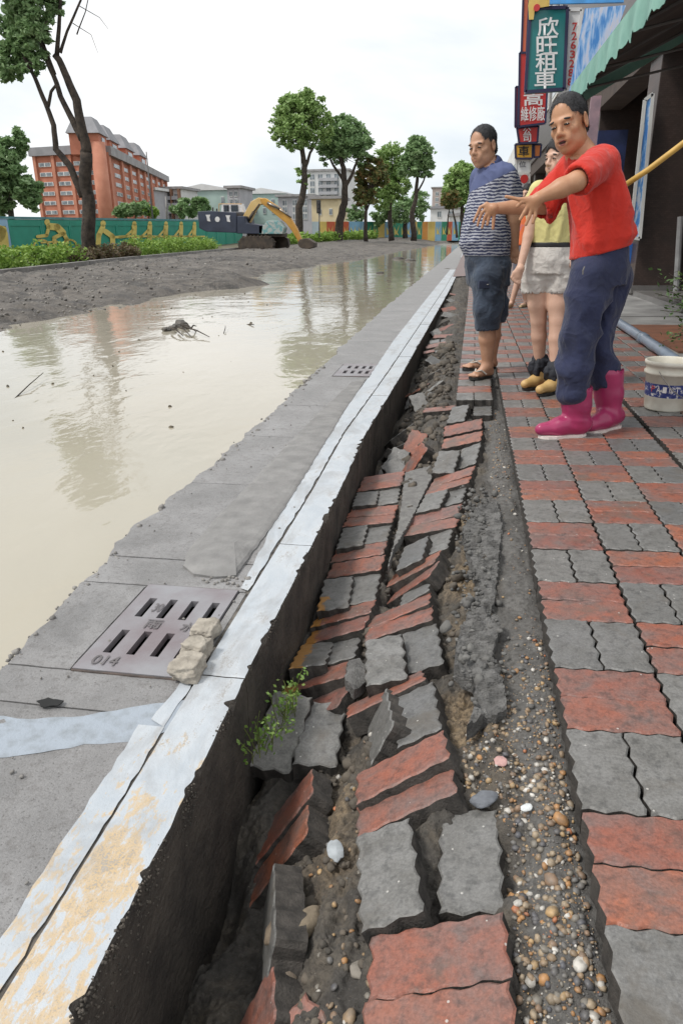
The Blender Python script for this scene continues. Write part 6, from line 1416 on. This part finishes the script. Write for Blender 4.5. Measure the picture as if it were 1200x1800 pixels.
def hair_cap(tf, hairline=.052, back=-.075, grow=.009, side=.0, res=.005, seed=0, crown_thin=0, long=False, tuft=.011):
    """short hair: a grown skull shell cut along the hairline"""
    H = SDF(); H.ell((0, -.014, .041), (.073+grow, .098+grow, .084+grow), k=.004)
    if long: H.ell((0, -.05, -.03), (.085, .07, .12), k=.03)
    H.ell((0, -.058, -.03), (.058, .05, .05), k=.03)
    # forehead and face cut away
    H.ell((0, .100, hairline-.085), (.060, .075, .094), k=.012, op='s')
    H.ell((.075, .06, -.04-side), (.055, .062, .075), k=.012, op='s'); H.ell((-.075, .06, -.04-side), (.055, .062, .075), k=.012, op='s')
    for sx in (-1, 1): H.ell((sx*.090, -.006, -.034), (.026, .036, .046), k=.006, op='s')
    if not long: H.ell((0, -.06, -.14), (.12, .1, .055), k=.01, op='s')
    V, F_ = H.mesh(res); n = normals_of(V, F_); V = V+n*(.0015*fbm(V[:, 0]*120+seed, V[:, 1]*60, V[:, 2]*120, oct=2))[:, None]
    rng = np.random.default_rng(seed+1); i = rng.integers(0, len(V), 5200); i = i[(n[i, 2] > -.5)]; b0 = V[i]; L_ = tuft*(.5+rng.random(len(i)))[:, None]
    fl_ = np.stack([b0[:, 0]*5, .35-b0[:, 1]*2.5, np.full(len(i), -.75)], 1)+rng.normal(size=(len(i), 3))*.45; fl_ -= n[i]*(fl_*n[i]).sum(1)[:, None]*.75; fl_ /= np.linalg.norm(fl_, axis=1)[:, None]+1e-9
    sd_ = np.cross(fl_, n[i]); sd_ /= np.linalg.norm(sd_, axis=1)[:, None]+1e-9; w_ = .0011
    Q = np.stack([b0-sd_*w_-n[i]*.001, b0+sd_*w_-n[i]*.001, b0+fl_*L_+n[i]*.0028+sd_*.0002, b0+fl_*L_+n[i]*.0028-sd_*.0002], 1).reshape(-1, 3)
    V2, F2 = join_vf((V, F_), (Q, np.arange(len(Q)).reshape(-1, 4))); return tf(V2), F2
def foot_shoe(S_, heel, toe, h, w, k=.02):
    heel = np.array(heel); toe = np.array(toe); mid = heel*.45+toe*.55; up = np.array([0, 0, 1.])
    S_.cone(heel+up*h*.5, mid+up*h*.45, w*.92, w, k); S_.cone(mid+up*h*.42, toe+up*h*.32, w, w*.8, k)
def sole(parent, heel, toe, w, t, mat, name='sole', side=0):
    heel = Vector(heel); toe = Vector(toe); d = (toe-heel); L_ = d.length; d.normalize(); s_ = Vector((d.y, -d.x, 0)).normalized(); pts = []
    prof = [(-.06, .0), (-.05, .55), (.05, .85), (.3, .8), (.45, .78), (.7, 1.05), (.88, .95), (1.0, .6), (1.06, .0)]
    out = [(u, v) for u, v in prof]+[(u, -v) for u, v in reversed(prof[1:-1])]
    mb = MB(); A = [heel+d*(u*L_)+s_*(v*w) for u, v in out]; mb.add(A+[p+Vector((0, 0, t)) for p in A], [tuple(reversed(range(len(A)))), tuple(range(len(A), 2*len(A)))]+[(i, (i+1) % len(A), len(A)+(i+1) % len(A), len(A)+i) for i in range(len(A))]); return mb.build(name, mat, parent, bevel=0)
def fingers(S_, wrist, fl, Y, r=.0080, palm=.0175):
    w = A3(*wrist, Y)
    for pts in fl:
        q = [A3(px, py, Y+(dy[0] if dy else 0)) for px, py, *dy in pts]
        S_.cone(w, q[0], palm, palm*.62, .014)
        rs = [r*1.18, r*1.05, r*.95, r*.78, r*.7]
        for i in range(len(q)-1): S_.cone(q[i], q[i+1], rs[i], rs[i+1], .004)
# ---------------------------------------------------------------- man in the red shirt
def red_man():
    yaw = math.atan2(-.80, .55)                               # side axis from far shoulder to near shoulder
    ns, ne, nw = A3(1062, 288, 3.93), A3(1013, 318, 3.72), A3(947, 347, 3.69)
    fs, fe, fw = A3(1003, 292, 4.24), A3(957, 360, 4.14), A3(869, 366, 4.04)
    B = SDF(); B.chain([ns, ne], [.052, .044], .02); B.chain([ne, ne*.6+nw*.4, nw], [.044, .043, .027], .015)
    B.chain([fs, fe], [.05, .043], .02); B.chain([fe, fe*.6+fw*.4, fw], [.043, .042, .027], .015)
    def ls(px, py, Y, rs, rf): p = A3(px, py, Y); return (p[2], p[0], p[1], rs, rf)
    B.loft([ls(1056, 470, 4.08, .10, .08), ls(1055, 430, 4.08, .105, .085), ls(1045, 340, 4.08, .135, .095), ls(1034, 290, 4.08, .15, .09), ls(1026, 272, 4.07, .07, .07)], yaw, .03)
    for h, k_, a in (((1050, 470, 3.99), (1010, 600, 3.95), (1012, 735, 3.96)), ((1065, 470, 4.15), (1047, 600, 4.15), (1066, 722, 4.15))): B.chain([A3(*h), A3(*k_), A3(*a)], [.070, .055, .042], .02)
    bV, bF = B.mesh(.010); bV = smooth_v(bV, bF, 1)
    hs = SDF(); hs.chain([ne*.35+nw*.65, nw], [.034, .027], .01)
    fingers(hs, (945, 349), [[(931, 348), (912, 350), (889, 345)], [(927, 353), (916, 355), (909, 362)], [(928, 361), (921, 373), (914, 385)], [(934, 365), (930, 380), (924, 394)], [(941, 367), (940, 380), (936, 391)]], 3.68)
    hV, hF = hs.mesh(.0036); hs2 = SDF(); hs2.chain([fe*.3+fw*.7, fw], [.032, .027], .01)
    fingers(hs2, (867, 366), [[(855, 358), (844, 364), (838, 377), (832, 389)], [(856, 364), (847, 373), (842, 385), (839, 396)], [(858, 370), (852, 381), (849, 391), (847, 400)], [(861, 375), (858, 385), (856, 394)], [(868, 374), (867, 387), (866, 401)]], 4.03)
    gV, gF = hs2.mesh(.0036)
    R, c = head_frame(at(1000, 216, 4.06), (-.52, -.85), 12, 12); sc = 1.07
    dV, dF, tf = make_head(R, c, sc, open_mouth=True)
    nk = SDF(); nk.cone(tf([(0, -.03, -.08)])[0], A3(1030, 278, 4.07), .056, .066, .02); nV, nF = nk.mesh(.006)
    V, F_ = join_vf((bV, bF), (hV, hF), (gV, gF), (dV, dF), (nV, nF))
    p = vf_obj('person', V, F_, M_SK_R); tag(p, 'man in red t-shirt, navy trousers and pink rubber boots pointing at the flood', 'person')
    face_bits(p, tf, sc, R, M_HAIR, True); hv, hf = hair_cap(tf, .086, grow=.003); vf_obj('hair', hv, hf, M_HAIRG, p)
    # shirt
    S_ = SDF()
    S_.loft([ls(1054, 443, 4.07, .160, .140), ls(1056, 420, 4.07, .162, .138), ls(1054, 390, 4.07, .160, .128), ls(1047, 345, 4.07, .168, .122), ls(1040, 310, 4.07, .168, .112), ls(1035, 288, 4.07, .150, .092), ls(1030, 274, 4.07, .095, .078)], yaw, .035)
    S_.cone(A3(1056, 286, 3.97), A3(1020, 312, 3.745), .080, .069, .035); S_.cone(A3(1008, 294, 4.20), A3(957, 356, 4.13), .078, .078, .035)
    S_.ell(A3(1022, 262, 4.03), (.066, .066, .05), k=.015, op='s')
    for a, b, r_ in ((A3(1012, 318, 3.72), A3(1000, 324, 3.68), .062), (A3(951, 363, 4.12), A3(938, 368, 4.10), .064)): S_.cone(a, b, r_, r_, .008, 's')
    sV, sF = S_.mesh(.0065); zt = A3(1040, 330, 4.07)[2]
    sV = cloth(sV, sF, .021, (10, 10, 2.4), 3, np.clip((zt+.16-sV[:, 2])/.25, .4, 1), (sV[:, 2].min(),)); sV[:, 2] += .30*(sV[:, 0]-.66)*np.clip((1.16-sV[:, 2])/.22, 0, 1)
    vf_obj('shirt', sV, sF, fabric('red_cotton', (.58, .026, .011), (.48, .018, .008), 9, 1.0), p)
    # trousers
    T_ = SDF()
    T_.loft([ls(1052, 500, 4.06, .150, .125), ls(1055, 470, 4.07, .156, .134), ls(1056, 440, 4.07, .152, .130), ls(1056, 425, 4.07, .145, .125)], yaw, .03)
    T_.chain([A3(1043, 485, 4.0), A3(1016, 590, 3.95), A3(1009, 650, 3.95), A3(1008, 688, 3.955)], [.118, .094, .086, .090], .03)
    T_.chain([A3(1070, 485, 4.13), A3(1047, 590, 4.14), A3(1052, 635, 4.14), A3(1062, 664, 4.145)], [.112, .086, .080, .082], .03)
    tV, tF = T_.mesh(.0075); tV = cloth(tV, tF, .020, (7, 7, 5.5), 9, np.clip((.95-tV[:, 2])/.2, .3, 1), (A3(1008, 712, 3.955)[2],))
    tr = vf_obj('trousers', tV, tF, fabric('navy_cotton', (.020, .027, .075), (.012, .016, .045), 9, 1.0), p)
    mb = MB(); q = [A3(1056+54*math.cos(a_), 434+6*math.sin(a_), 4.07) for a_ in np.linspace(0, 6.28, 8)]
    # boots
    M_BOOT = simple('pink_rubber', (.37, .035, .115), (.30, .028, .095), 9, .3, .1, .002); M_BSOLE = simple('white_sole', (.75, .66, .62), (.6, .52, .48), 20, .6, .1, .002)
    for top, ank, heel, toe in ((A3(1012, 685, 3.955), A3(1014, 742, 3.96), np.array(at(1022, 766, 3.965)), np.array(at(950, 764, 3.90))), (A3(1068, 655, 4.145), A3(1070, 728, 4.155), np.array(at(1082, 751, 4.17)), np.array(at(1037, 750, 4.02)))):
        gz = .022; heel[2] = gz+pz(heel[0])*.5; toe[2] = gz+pz(toe[0])*.5
        b = SDF(); b.chain([top, top*.5+ank*.5, ank], [.086, .076, .066], .02); foot_shoe(b, heel, toe, .10, .046, .035); b.cone(top+np.array([0, 0, .06]), top+np.array([0, 0, .01]), .08, .078, .004, 's')
        v, f = b.mesh(.006); v = cloth(v, f, .005, (6, 6, 9), 2, np.clip((top[2]-.07-v[:, 2])/.05, 0, 1)); v[:, 2] = np.maximum(v[:, 2], gz-.004)
        bo = vf_obj('boot', smooth_v(v, f, 1), f, M_BOOT, p); sole(bo, heel+np.array([0, 0, -.020]), toe+np.array([0, 0, -.020]), .052, .021, M_BSOLE)
    # belt loop and pocket trim
    mb = MB(); a, b = A3(1027, 468, 3.86), A3(1024, 482, 3.86); mb.tube([a, (a+b)/2+np.array([-.004, -.004, 0]), b], [.003, .004, .003], 6); mb.build('pocket_trim', M_FARK, tr)
    return p
red_man()
# ---------------------------------------------------------------- man in the striped polo
def m_polo():
    mt, nt, b_ = newmat('striped_polo'); v = coords(nt); s = N(nt, 'ShaderNodeSeparateXYZ'); nt.links.new(v, s.inputs[0])
    wv = mth(nt, 'ADD', mth(nt, 'MULTIPLY', s.outputs[2], 300), mth(nt, 'MULTIPLY', nz(nt, v, 22, 3), 9)); st = mth(nt, 'GREATER_THAN', mth(nt, 'SINE', wv), mth(nt, 'SUBTRACT', mth(nt, 'MULTIPLY', nz(nt, v, 30, 3), 3.2), 1.45))
    up = mth(nt, 'ADD', s.outputs[2], mth(nt, 'MULTIPLY', s.outputs[0], -.42)); yoke = mth(nt, 'GREATER_THAN', up, 1.355)
    c = mixc(nt, st, (.03, .037, .085), (.36, .37, .42)); c = mixc(nt, yoke, c, (.075, .095, .20)); nt.links.new(c, b_.inputs['Base Color']); b_.inputs['Roughness'].default_value = .8; bump(nt, b_, nz(nt, v, 400, 2), .2, .001); return mt
def polo_man():
    yaw = math.atan2(-.78, .62)
    def ls(px, py, Y, rs, rf): p = A3(px, py, Y); return (p[2], p[0], p[1], rs, rf)
    ns, ne, nw = A3(889, 316, 5.62), A3(903, 385, 5.68), A3(903, 432, 5.76); Yc = 5.78
    nf, ff = gnd(848, 668, pz(.1)), gnd(828, 651, pz(.05))
    B = SDF(); B.chain([ns, ne, nw], [.058, .047, .033], .02)
    B.loft([ls(857, 470, Yc, .13, .10), ls(854, 420, Yc, .14, .13), ls(862, 350, Yc, .17, .13), ls(866, 305, Yc, .15, .09), ls(864, 290, Yc, .07, .07)], yaw, .03)
    lk, la = A3(856, 562, 5.66), A3(856, 642, 5.70); fk_, fa = A3(868, 560, 5.98), A3(863, 634, 6.10)
    B.chain([A3(860, 470, 5.68), lk, lk*.6+la*.4, la], [.09, .062, .064, .038], .02); B.chain([A3(862, 470, 5.9), fk_, fk_*.6+fa*.4, fa], [.09, .06, .062, .038], .02)
    toes = []
    for a, toe in ((la, at(828, 667, 5.60)), (fa, at(815, 649, 6.02))):
        t = np.array(toe); g0 = .03; heel = np.array([a[0]+.02, a[1]+.03, g0+.02]); t[2] = g0+.005; B.cone(a, heel, .036, .034, .02); B.cone(a, heel*.4+t*.6, .036, .028, .03); B.cone(heel, t*.8+heel*.2, .032, .030, .02)
        d = t-heel; d /= np.linalg.norm(d); sd_ = np.array([-d[1], d[0], 0])
        for k in range(5): o_ = (k-2)*.017; B.cone(t*.8+heel*.2+sd_*o_, t+sd_*o_*1.1-d*abs(k-1)*.008, .012 if k else .014, .009 if k else .012, .006)
        toes.append((heel, t))
    bV, bF = B.mesh(.0085); bV = smooth_v(bV, bF, 1)
    hs = SDF(); hs.chain([ne*.3+nw*.7, nw], [.036, .031], .01)
    fingers(hs, (903, 433), [[(899, 447), (897, 455), (901, 460)], [(903, 449), (902, 458), (906, 462)], [(907, 448), (907, 456), (909, 460)], [(910, 446), (911, 452), (911, 457)], [(897, 440), (893, 447), (895, 453)]], 5.77, .0095, .026)
    hV, hF = hs.mesh(.0045)
    R, c = head_frame(at(849, 256, 5.78), (-.58, -.81), 10, 4); sc = 1.10; dV, dF, tf = make_head(R, c, sc, heavy=.6)
    nk = SDF(); nk.cone(tf([(0, -.03, -.08)])[0], A3(866, 298, Yc), .06, .07, .02); nV, nF = nk.mesh(.006)
    V, F_ = join_vf((bV, bF), (hV, hF), (dV, dF), (nV, nF)); p = vf_obj('person', V, F_, M_SK_B)
    tag(p, 'stout man in striped navy polo, dark denim shorts and sandals looking at the damage', 'person')
    face_bits(p, tf, sc, R); hv, hf = hair_cap(tf, .086, grow=.0025, seed=4); vf_obj('hair', hv, hf, M_HAIRG, p)
    S_ = SDF(); S_.loft([ls(855, 449, Yc, .185, .165), ls(853, 425, Yc, .19, .178), ls(855, 400, Yc, .19, .175), ls(860, 360, Yc, .19, .150), ls(866, 325, Yc, .18, .125), ls(868, 305, Yc, .155, .10), ls(867, 292, Yc, .09, .085)], yaw, .04)
    S_.cone(A3(886, 310, 5.64), A3(897, 352, 5.66), .095, .088, .04); S_.cone(A3(848, 312, 5.98), A3(846, 350, 6.02), .09, .08, .04)
    S_.cone(A3(898, 358, 5.66), A3(901, 375, 5.665), .068, .068, .008, 's'); S_.ell(A3(860, 284, 5.76), (.07, .07, .05), k=.012, op='s')
    sV, sF = S_.mesh(.0065); sV = cloth(sV, sF, .014, (8, 8, 5), 5, None, (sV[:, 2].min(),)); vf_obj('polo_shirt', sV, sF, m_polo(), p)
    K = SDF(); n0 = tf([(0, -.035, -.115)])[0]; K.cone(A3(864, 292, 5.77), n0, .083, .074, .02); K.cone(A3(862, 288, 5.76), n0+np.array([-.02, -.01, .03]), .069, .066, .004, 's'); K.ell(A3(838, 285, 5.72), (.075, .06, .05), k=.01, op='s')
    kV, kF = K.mesh(.006); vf_obj('collar', kV, kF, simple('polo_navy', (.035, .05, .13), (.025, .035, .1), 20, .8, .2, .002), p)
    T_ = SDF(); T_.loft([ls(857, 500, Yc, .165, .14), ls(855, 470, Yc, .18, .155), ls(855, 446, Yc, .178, .158)], yaw, .03)
    T_.chain([A3(856, 490, 5.68), A3(856, 540, 5.665), A3(856, 572, 5.66)], [.125, .108, .094], .03); T_.chain([A3(866, 490, 5.92), A3(868, 540, 5.97), A3(869, 560, 5.98)], [.115, .1, .09], .03)
    for a, b in ((A3(856, 578, 5.66), A3(856, 592, 5.66)), (A3(868, 566, 5.98), A3(868, 580, 5.98))): T_.cone(a, b, .083, .09, .006, 's')
    tV, tF = T_.mesh(.007); tV = cloth(tV, tF, .016, (7, 7, 9), 12, None, (A3(856, 578, 5.66)[2], A3(868, 566, 5.98)[2], tV[:, 2].max()))
    sh = vf_obj('shorts', tV, tF, fabric('dark_denim', (.045, .065, .10), (.016, .024, .042), 10, 1.0), p)
    mb = MB(); a = A3(852, 500, 5.535); mb.box(a+np.array([0, .012, 0]), (.10, .02, .055), Matrix.Rotation(.35, 3, 'Z')); mb.build('pocket_flap', simple('dark_denim', (.03, .04, .08)), sh, bevel=.004)
    mb = MB(); mb.lathe([(.001, 0), (.008, 0), (.008, .004), (.001, .005)], a+np.array([.02, -.004, -.0]), 10); mb.build('button', M_FARK, sh)
    M_FLIP = simple('sandal_black', (.02, .018, .017), None, 10, .7, .2, .002); M_STRAP = simple('sandal_strap', (.55, .5, .44), None, 30, .6, .2, .002)
    for heel, t in toes:
        s_ = sole(p, heel*np.array([1, 1, 0])+np.array([0, 0, .006]), t*np.array([1, 1, 0])+np.array([0, 0, .006]), .052, .018, M_FLIP, 'sandal'); d = Vector(t-heel).normalized(); sd_ = Vector((-d.y, d.x, 0))
        for k in (-1, 1): mb = MB(); b0 = Vector(t)*.82+Vector(heel)*.18; mb.tube([b0+Vector((0, 0, .022)), Vector(t)*.62+Vector(heel)*.38+sd_*k*.03+Vector((0, 0, .036)), Vector(t)*.42+Vector(heel)*.58+sd_*k*.05+Vector((0, 0, .0))], .0065, 6); mb.build('strap', M_STRAP, s_)
    return p
polo_man()
# ---------------------------------------------------------------- woman in yellow
def woman():
    yaw = math.atan2(-.30, .95)
    def ls(px, py, Y, rs, rf): p = A3(px, py, Y); return (p[2], p[0], p[1], rs, rf)
    Yc = 5.22; s0, e0_, w0 = A3(945, 335, 5.2), A3(928, 415, 5.16), A3(914, 470, 5.10)
    B = SDF(); B.chain([s0, e0_, w0], [.042, .034, .023], .015); B.chain([A3(1000, 335, 5.2), A3(1012, 415, 5.2), A3(1005, 465, 5.12)], [.042, .034, .024], .015)
    B.loft([ls(964, 470, Yc, .14, .10), ls(966, 428, Yc, .125, .085), ls(966, 370, Yc, .13, .09), ls(970, 335, Yc, .14, .08), ls(974, 318, Yc, .06, .055)], yaw, .03)
    for h, k_, a in (((945, 490, 5.23), (946, 563, 5.24), (948, 640, 5.30)), ((981, 490, 5.2), (979, 565, 5.15), (975, 650, 5.12))):
        h, k_, a = A3(*h), A3(*k_), A3(*a); B.chain([h, h*.4+k_*.6, k_, k_*.65+a*.35, a], [.088, .070, .052, .052, .035], .015)
    bV, bF = B.mesh(.0085); bV = smooth_v(bV, bF, 1)
    hs = SDF(); hs.chain([e0_*.3+w0*.7, w0], [.026, .022], .01); fingers(hs, (914, 472), [[(905, 483), (902, 491), (906, 496)], [(908, 486), (905, 494), (909, 498)], [(911, 487), (909, 495), (912, 498)], [(914, 486), (913, 493), (914, 496)], [(903, 479), (899, 487), (902, 493)]], 5.09, .0082, .02); hV, hF = hs.mesh(.0042)
    R, c = head_frame(at(984, 276, 5.22), (-.75, -.66), 6, 0); sc = .98; dV, dF, tf = make_head(R, c, sc)
    nk = SDF(); nk.cone(tf([(0, -.03, -.08)])[0], A3(974, 328, Yc), .045, .055, .02); nV, nF = nk.mesh(.006)
    V, F_ = join_vf((bV, bF), (hV, hF), (dV, dF), (nV, nF)); p = vf_obj('person', V, F_, M_SK_W); tag(p, 'woman in yellow shirt, white shorts and tan ankle boots behind the man in red', 'person')
    face_bits(p, tf, sc, R, M_HAIR); hv, hf = hair_cap(tf, .05, grow=.012, long=True, seed=8); vf_obj('hair', hv, hf, M_HAIR, p)
    S_ = SDF(); S_.loft([ls(966, 432, Yc, .150, .112), ls(966, 415, Yc, .158, .118), ls(967, 375, Yc, .158, .125), ls(969, 345, Yc, .165, .11), ls(972, 328, Yc, .12, .085), ls(974, 318, Yc, .07, .065)], yaw, .03); S_.cone(A3(949, 335, 5.2), A3(941, 362, 5.19), .062, .056, .03); S_.cone(A3(996, 335, 5.2), A3(1004, 362, 5.2), .062, .056, .03)
    S_.ell(A3(972, 312, 5.18), (.06, .06, .045), k=.012, op='s'); sV, sF = S_.mesh(.008); sV = cloth(sV, sF, .010, (10, 10, 4), 21, None, (sV[:, 2].min(),)); vf_obj('shirt', sV, sF, fabric('yellow_cotton', (.66, .60, .26), (.56, .50, .2), 10, .8), p)
    Bt = SDF(); Bt.loft([ls(966, 434, Yc, .156, .118), ls(966, 425, Yc, .156, .118)], yaw, .005); bV, bF = Bt.mesh(.006); vf_obj('belt', bV, bF, simple('belt_black', (.02, .02, .022), None, 10, .5, .1, .002), p)
    T_ = SDF(); T_.loft([ls(963, 480, Yc, .175, .13), ls(964, 455, Yc, .172, .13), ls(966, 433, Yc, .153, .116)], yaw, .02); T_.chain([A3(943, 478, 5.23), A3(941, 508, 5.24)], [.098, .098], .015); T_.chain([A3(984, 478, 5.2), A3(985, 508, 5.19)], [.098, .098], .015)
    T_.ell(A3(963, 488, 5.21), (.08, .085, .075), k=.02)
    for a, b in ((A3(941, 516, 5.24), A3(941, 535, 5.24)), (A3(985, 516, 5.19), A3(985, 535, 5.19))): T_.cone(a, b, .092, .11, .005, 's')
    tV, tF = T_.mesh(.007); tV = cloth(tV, tF, .010, (10, 10, 12), 31, None, (A3(941, 512, 5.24)[2], A3(985, 512, 5.19)[2], tV[:, 2].max())); vf_obj('shorts', tV, tF, fabric('white_twill', (.56, .53, .49), (.46, .43, .40), 12, .9), p)
    M_TAN = simple('tan_leather', (.62, .42, .18), (.5, .32, .12), 9, .5, .3, .003); M_RIB = simple('black_ribbon', (.012, .014, .022), None, 10, .7, .3, .003); M_SO = simple('black_sole', (.02, .018, .016), None, 10, .7, .1, .002)
    for a, toe, hl in ((A3(948, 645, 5.30), np.array(at(922, 678, 5.18)), np.array(at(958, 672, 5.33))), (A3(976, 655, 5.12), np.array(at(948, 692, 4.98)), np.array(at(985, 686, 5.16)))):
        z0 = pz(a[0])+.02; toe[2] = z0; hl[2] = z0; b = SDF(); b.chain([a+np.array([0, 0, .05]), a+np.array([0, 0, -.06])], [.050, .052], .02); foot_shoe(b, hl, toe, .075, .038, .03); v, f = b.mesh(.0065); v[:, 2] = np.maximum(v[:, 2], z0-.004); bo = vf_obj('ankle_boot', smooth_v(v, f, 1), f, M_TAN, p)
        sole(bo, hl-np.array([0, 0, .018]), toe-np.array([0, 0, .018]), .044, .017, M_SO)
        rb = SDF(); rb.cone(a+np.array([0, 0, .045]), a+np.array([0, 0, .0]), .054, .056, .01); rb.ell(a+np.array([-.05, -.03, .0]), (.03, .02, .05), k=.01); rb.ell(a+np.array([-.02, -.05, -.02]), (.02, .02, .045), k=.01); rb.ell(a+np.array([.03, -.03, .05]), (.035, .02, .012), k=.01); v, f = rb.mesh(.0055); v = folds(v, f, .007, (30, 30, 22), 6); vf_obj('ribbon', v, f, M_RIB, bo)
woman()
# ---------------------------------------------------------------- two people farther back
def bystander(label, foot_l, foot_r, Y, hgt, shirt, low, skin, fwd, seed, shoe):
    fl, fr_ = np.array(foot_l), np.array(foot_r); base = (fl+fr_)/2; s = hgt/1.65; g0 = base[2]; X = np.array([1., 0, 0]); U = np.array([0, 0, 1.]); yaw = math.atan2(fwd[1], fwd[0])-math.pi/2; sd_ = np.array([math.cos(yaw), math.sin(yaw), 0]); fd = np.array([fwd[0], fwd[1], 0])
    c = lambda h: base+U*h*s
    B = SDF(); B.loft([(g0+.82*s, *c(0)[:2], .13*s, .1*s), (g0+1.0*s, *c(0)[:2], .11*s, .085*s), (g0+1.3*s, *c(0)[:2], .15*s, .085*s), (g0+1.4*s, *c(0)[:2], .06*s, .055*s)], yaw, .03)
    for k, f in ((-1, fl), (1, fr_)):
        B.chain([c(.85)+sd_*k*.08, (c(.85)+f)/2+sd_*k*.04+fd*.02, f+U*.08], [.08, .055, .036], .02); B.cone(f+U*.05, f+fd*.13+U*.03, .036, .03, .02); B.chain([c(1.33)+sd_*k*.17, c(1.06)+sd_*k*.2, c(.82)+sd_*k*.19+fd*.06], [.04, .033, .024], .02); B.ell(c(.77)+sd_*k*.19+fd*.08, (.03, .03, .045), k=.02)
    bV, bF = B.mesh(.012); R, hc = head_frame(c(1.53), fwd, 5, 0); dV, dF, tf = make_head(R, hc, .95*s, res=.006); V, F_ = join_vf((bV, bF), (dV, dF)); p = vf_obj('person', V, F_, skin); tag(p, label, 'person'); face_bits(p, tf, .95*s, R); hv, hf = hair_cap(tf, .05, grow=.012, long=True, seed=seed, res=.007); vf_obj('hair', hv, hf, M_HAIR, p)
    S_ = SDF(); S_.loft([(g0+.86*s, *c(0)[:2], .15*s, .12*s), (g0+1.0*s, *c(0)[:2], .145*s, .115*s), (g0+1.3*s, *c(0)[:2], .17*s, .105*s), (g0+1.41*s, *c(0)[:2], .07*s, .065*s)], yaw, .03)
    for k in (-1, 1): S_.cone(c(1.33)+sd_*k*.15, c(1.14)+sd_*k*.19, .062, .055, .03)
    v, f = S_.mesh(.012); vf_obj('shirt', folds(v, f, .006, (7, 7, 5), seed), f, shirt, p)
    T_ = SDF(); T_.loft([(g0+.75*s, *c(0)[:2], .15*s, .115*s), (g0+.9*s, *c(0)[:2], .14*s, .11*s)], yaw, .03)
    for k, f_ in ((-1, fl), (1, fr_)): T_.cone(c(.8)+sd_*k*.07, c(.55)*.6+(c(.85)+f_)/2*.4+sd_*k*.07, .085, .08, .02)
    v, f = T_.mesh(.012); vf_obj('shorts', v, f, low, p)
    for f_ in (fl, fr_): b = SDF(); foot_shoe(b, f_+U*.0, f_+fd*.17, .05, .035, .02); v, f = b.mesh(.01); v[:, 2] = np.maximum(v[:, 2], g0+.002); vf_obj('shoe', v, f, shoe, p)
M_SHOE = simple('tan_shoe', (.5, .36, .2), None, 10, .6, 0); M_SHOED = simple('red_shoe', (.3, .05, .05), None, 10, .6, 0)
fo = gnd(920, 540, .03)+Vector((-.10, 0, 0)); bystander('girl in orange shirt looking out between the striped polo and the yellow shirt', fo+Vector((-.08, 0, 0)), fo+Vector((.14, .1, 0)), fo.y, 1.70, simple('orange_print', (.72, .16, .05), (.15, .16, .35), 5, .8, .1, .002, lo=.3, hi=.42), simple('grey_shorts', (.12, .12, .15), None, 8, .8, .1, .002), M_SK_W, (-.5, -.86), 3, M_SHOE)
fo = gnd(886, 522, .02); bystander('person in dark shorts mostly hidden behind the man in the striped polo', fo+Vector((0, 0, 0)), fo+Vector((-.2, .2, 0)), fo.y, 1.55, simple('white_print', (.6, .58, .58), (.4, .4, .5), 5, .8, .1, .002), simple('charcoal_shorts', (.05, .055, .075), None, 8, .8, .1, .002), M_SK_W, (-.6, -.8), 5, M_SHOED)
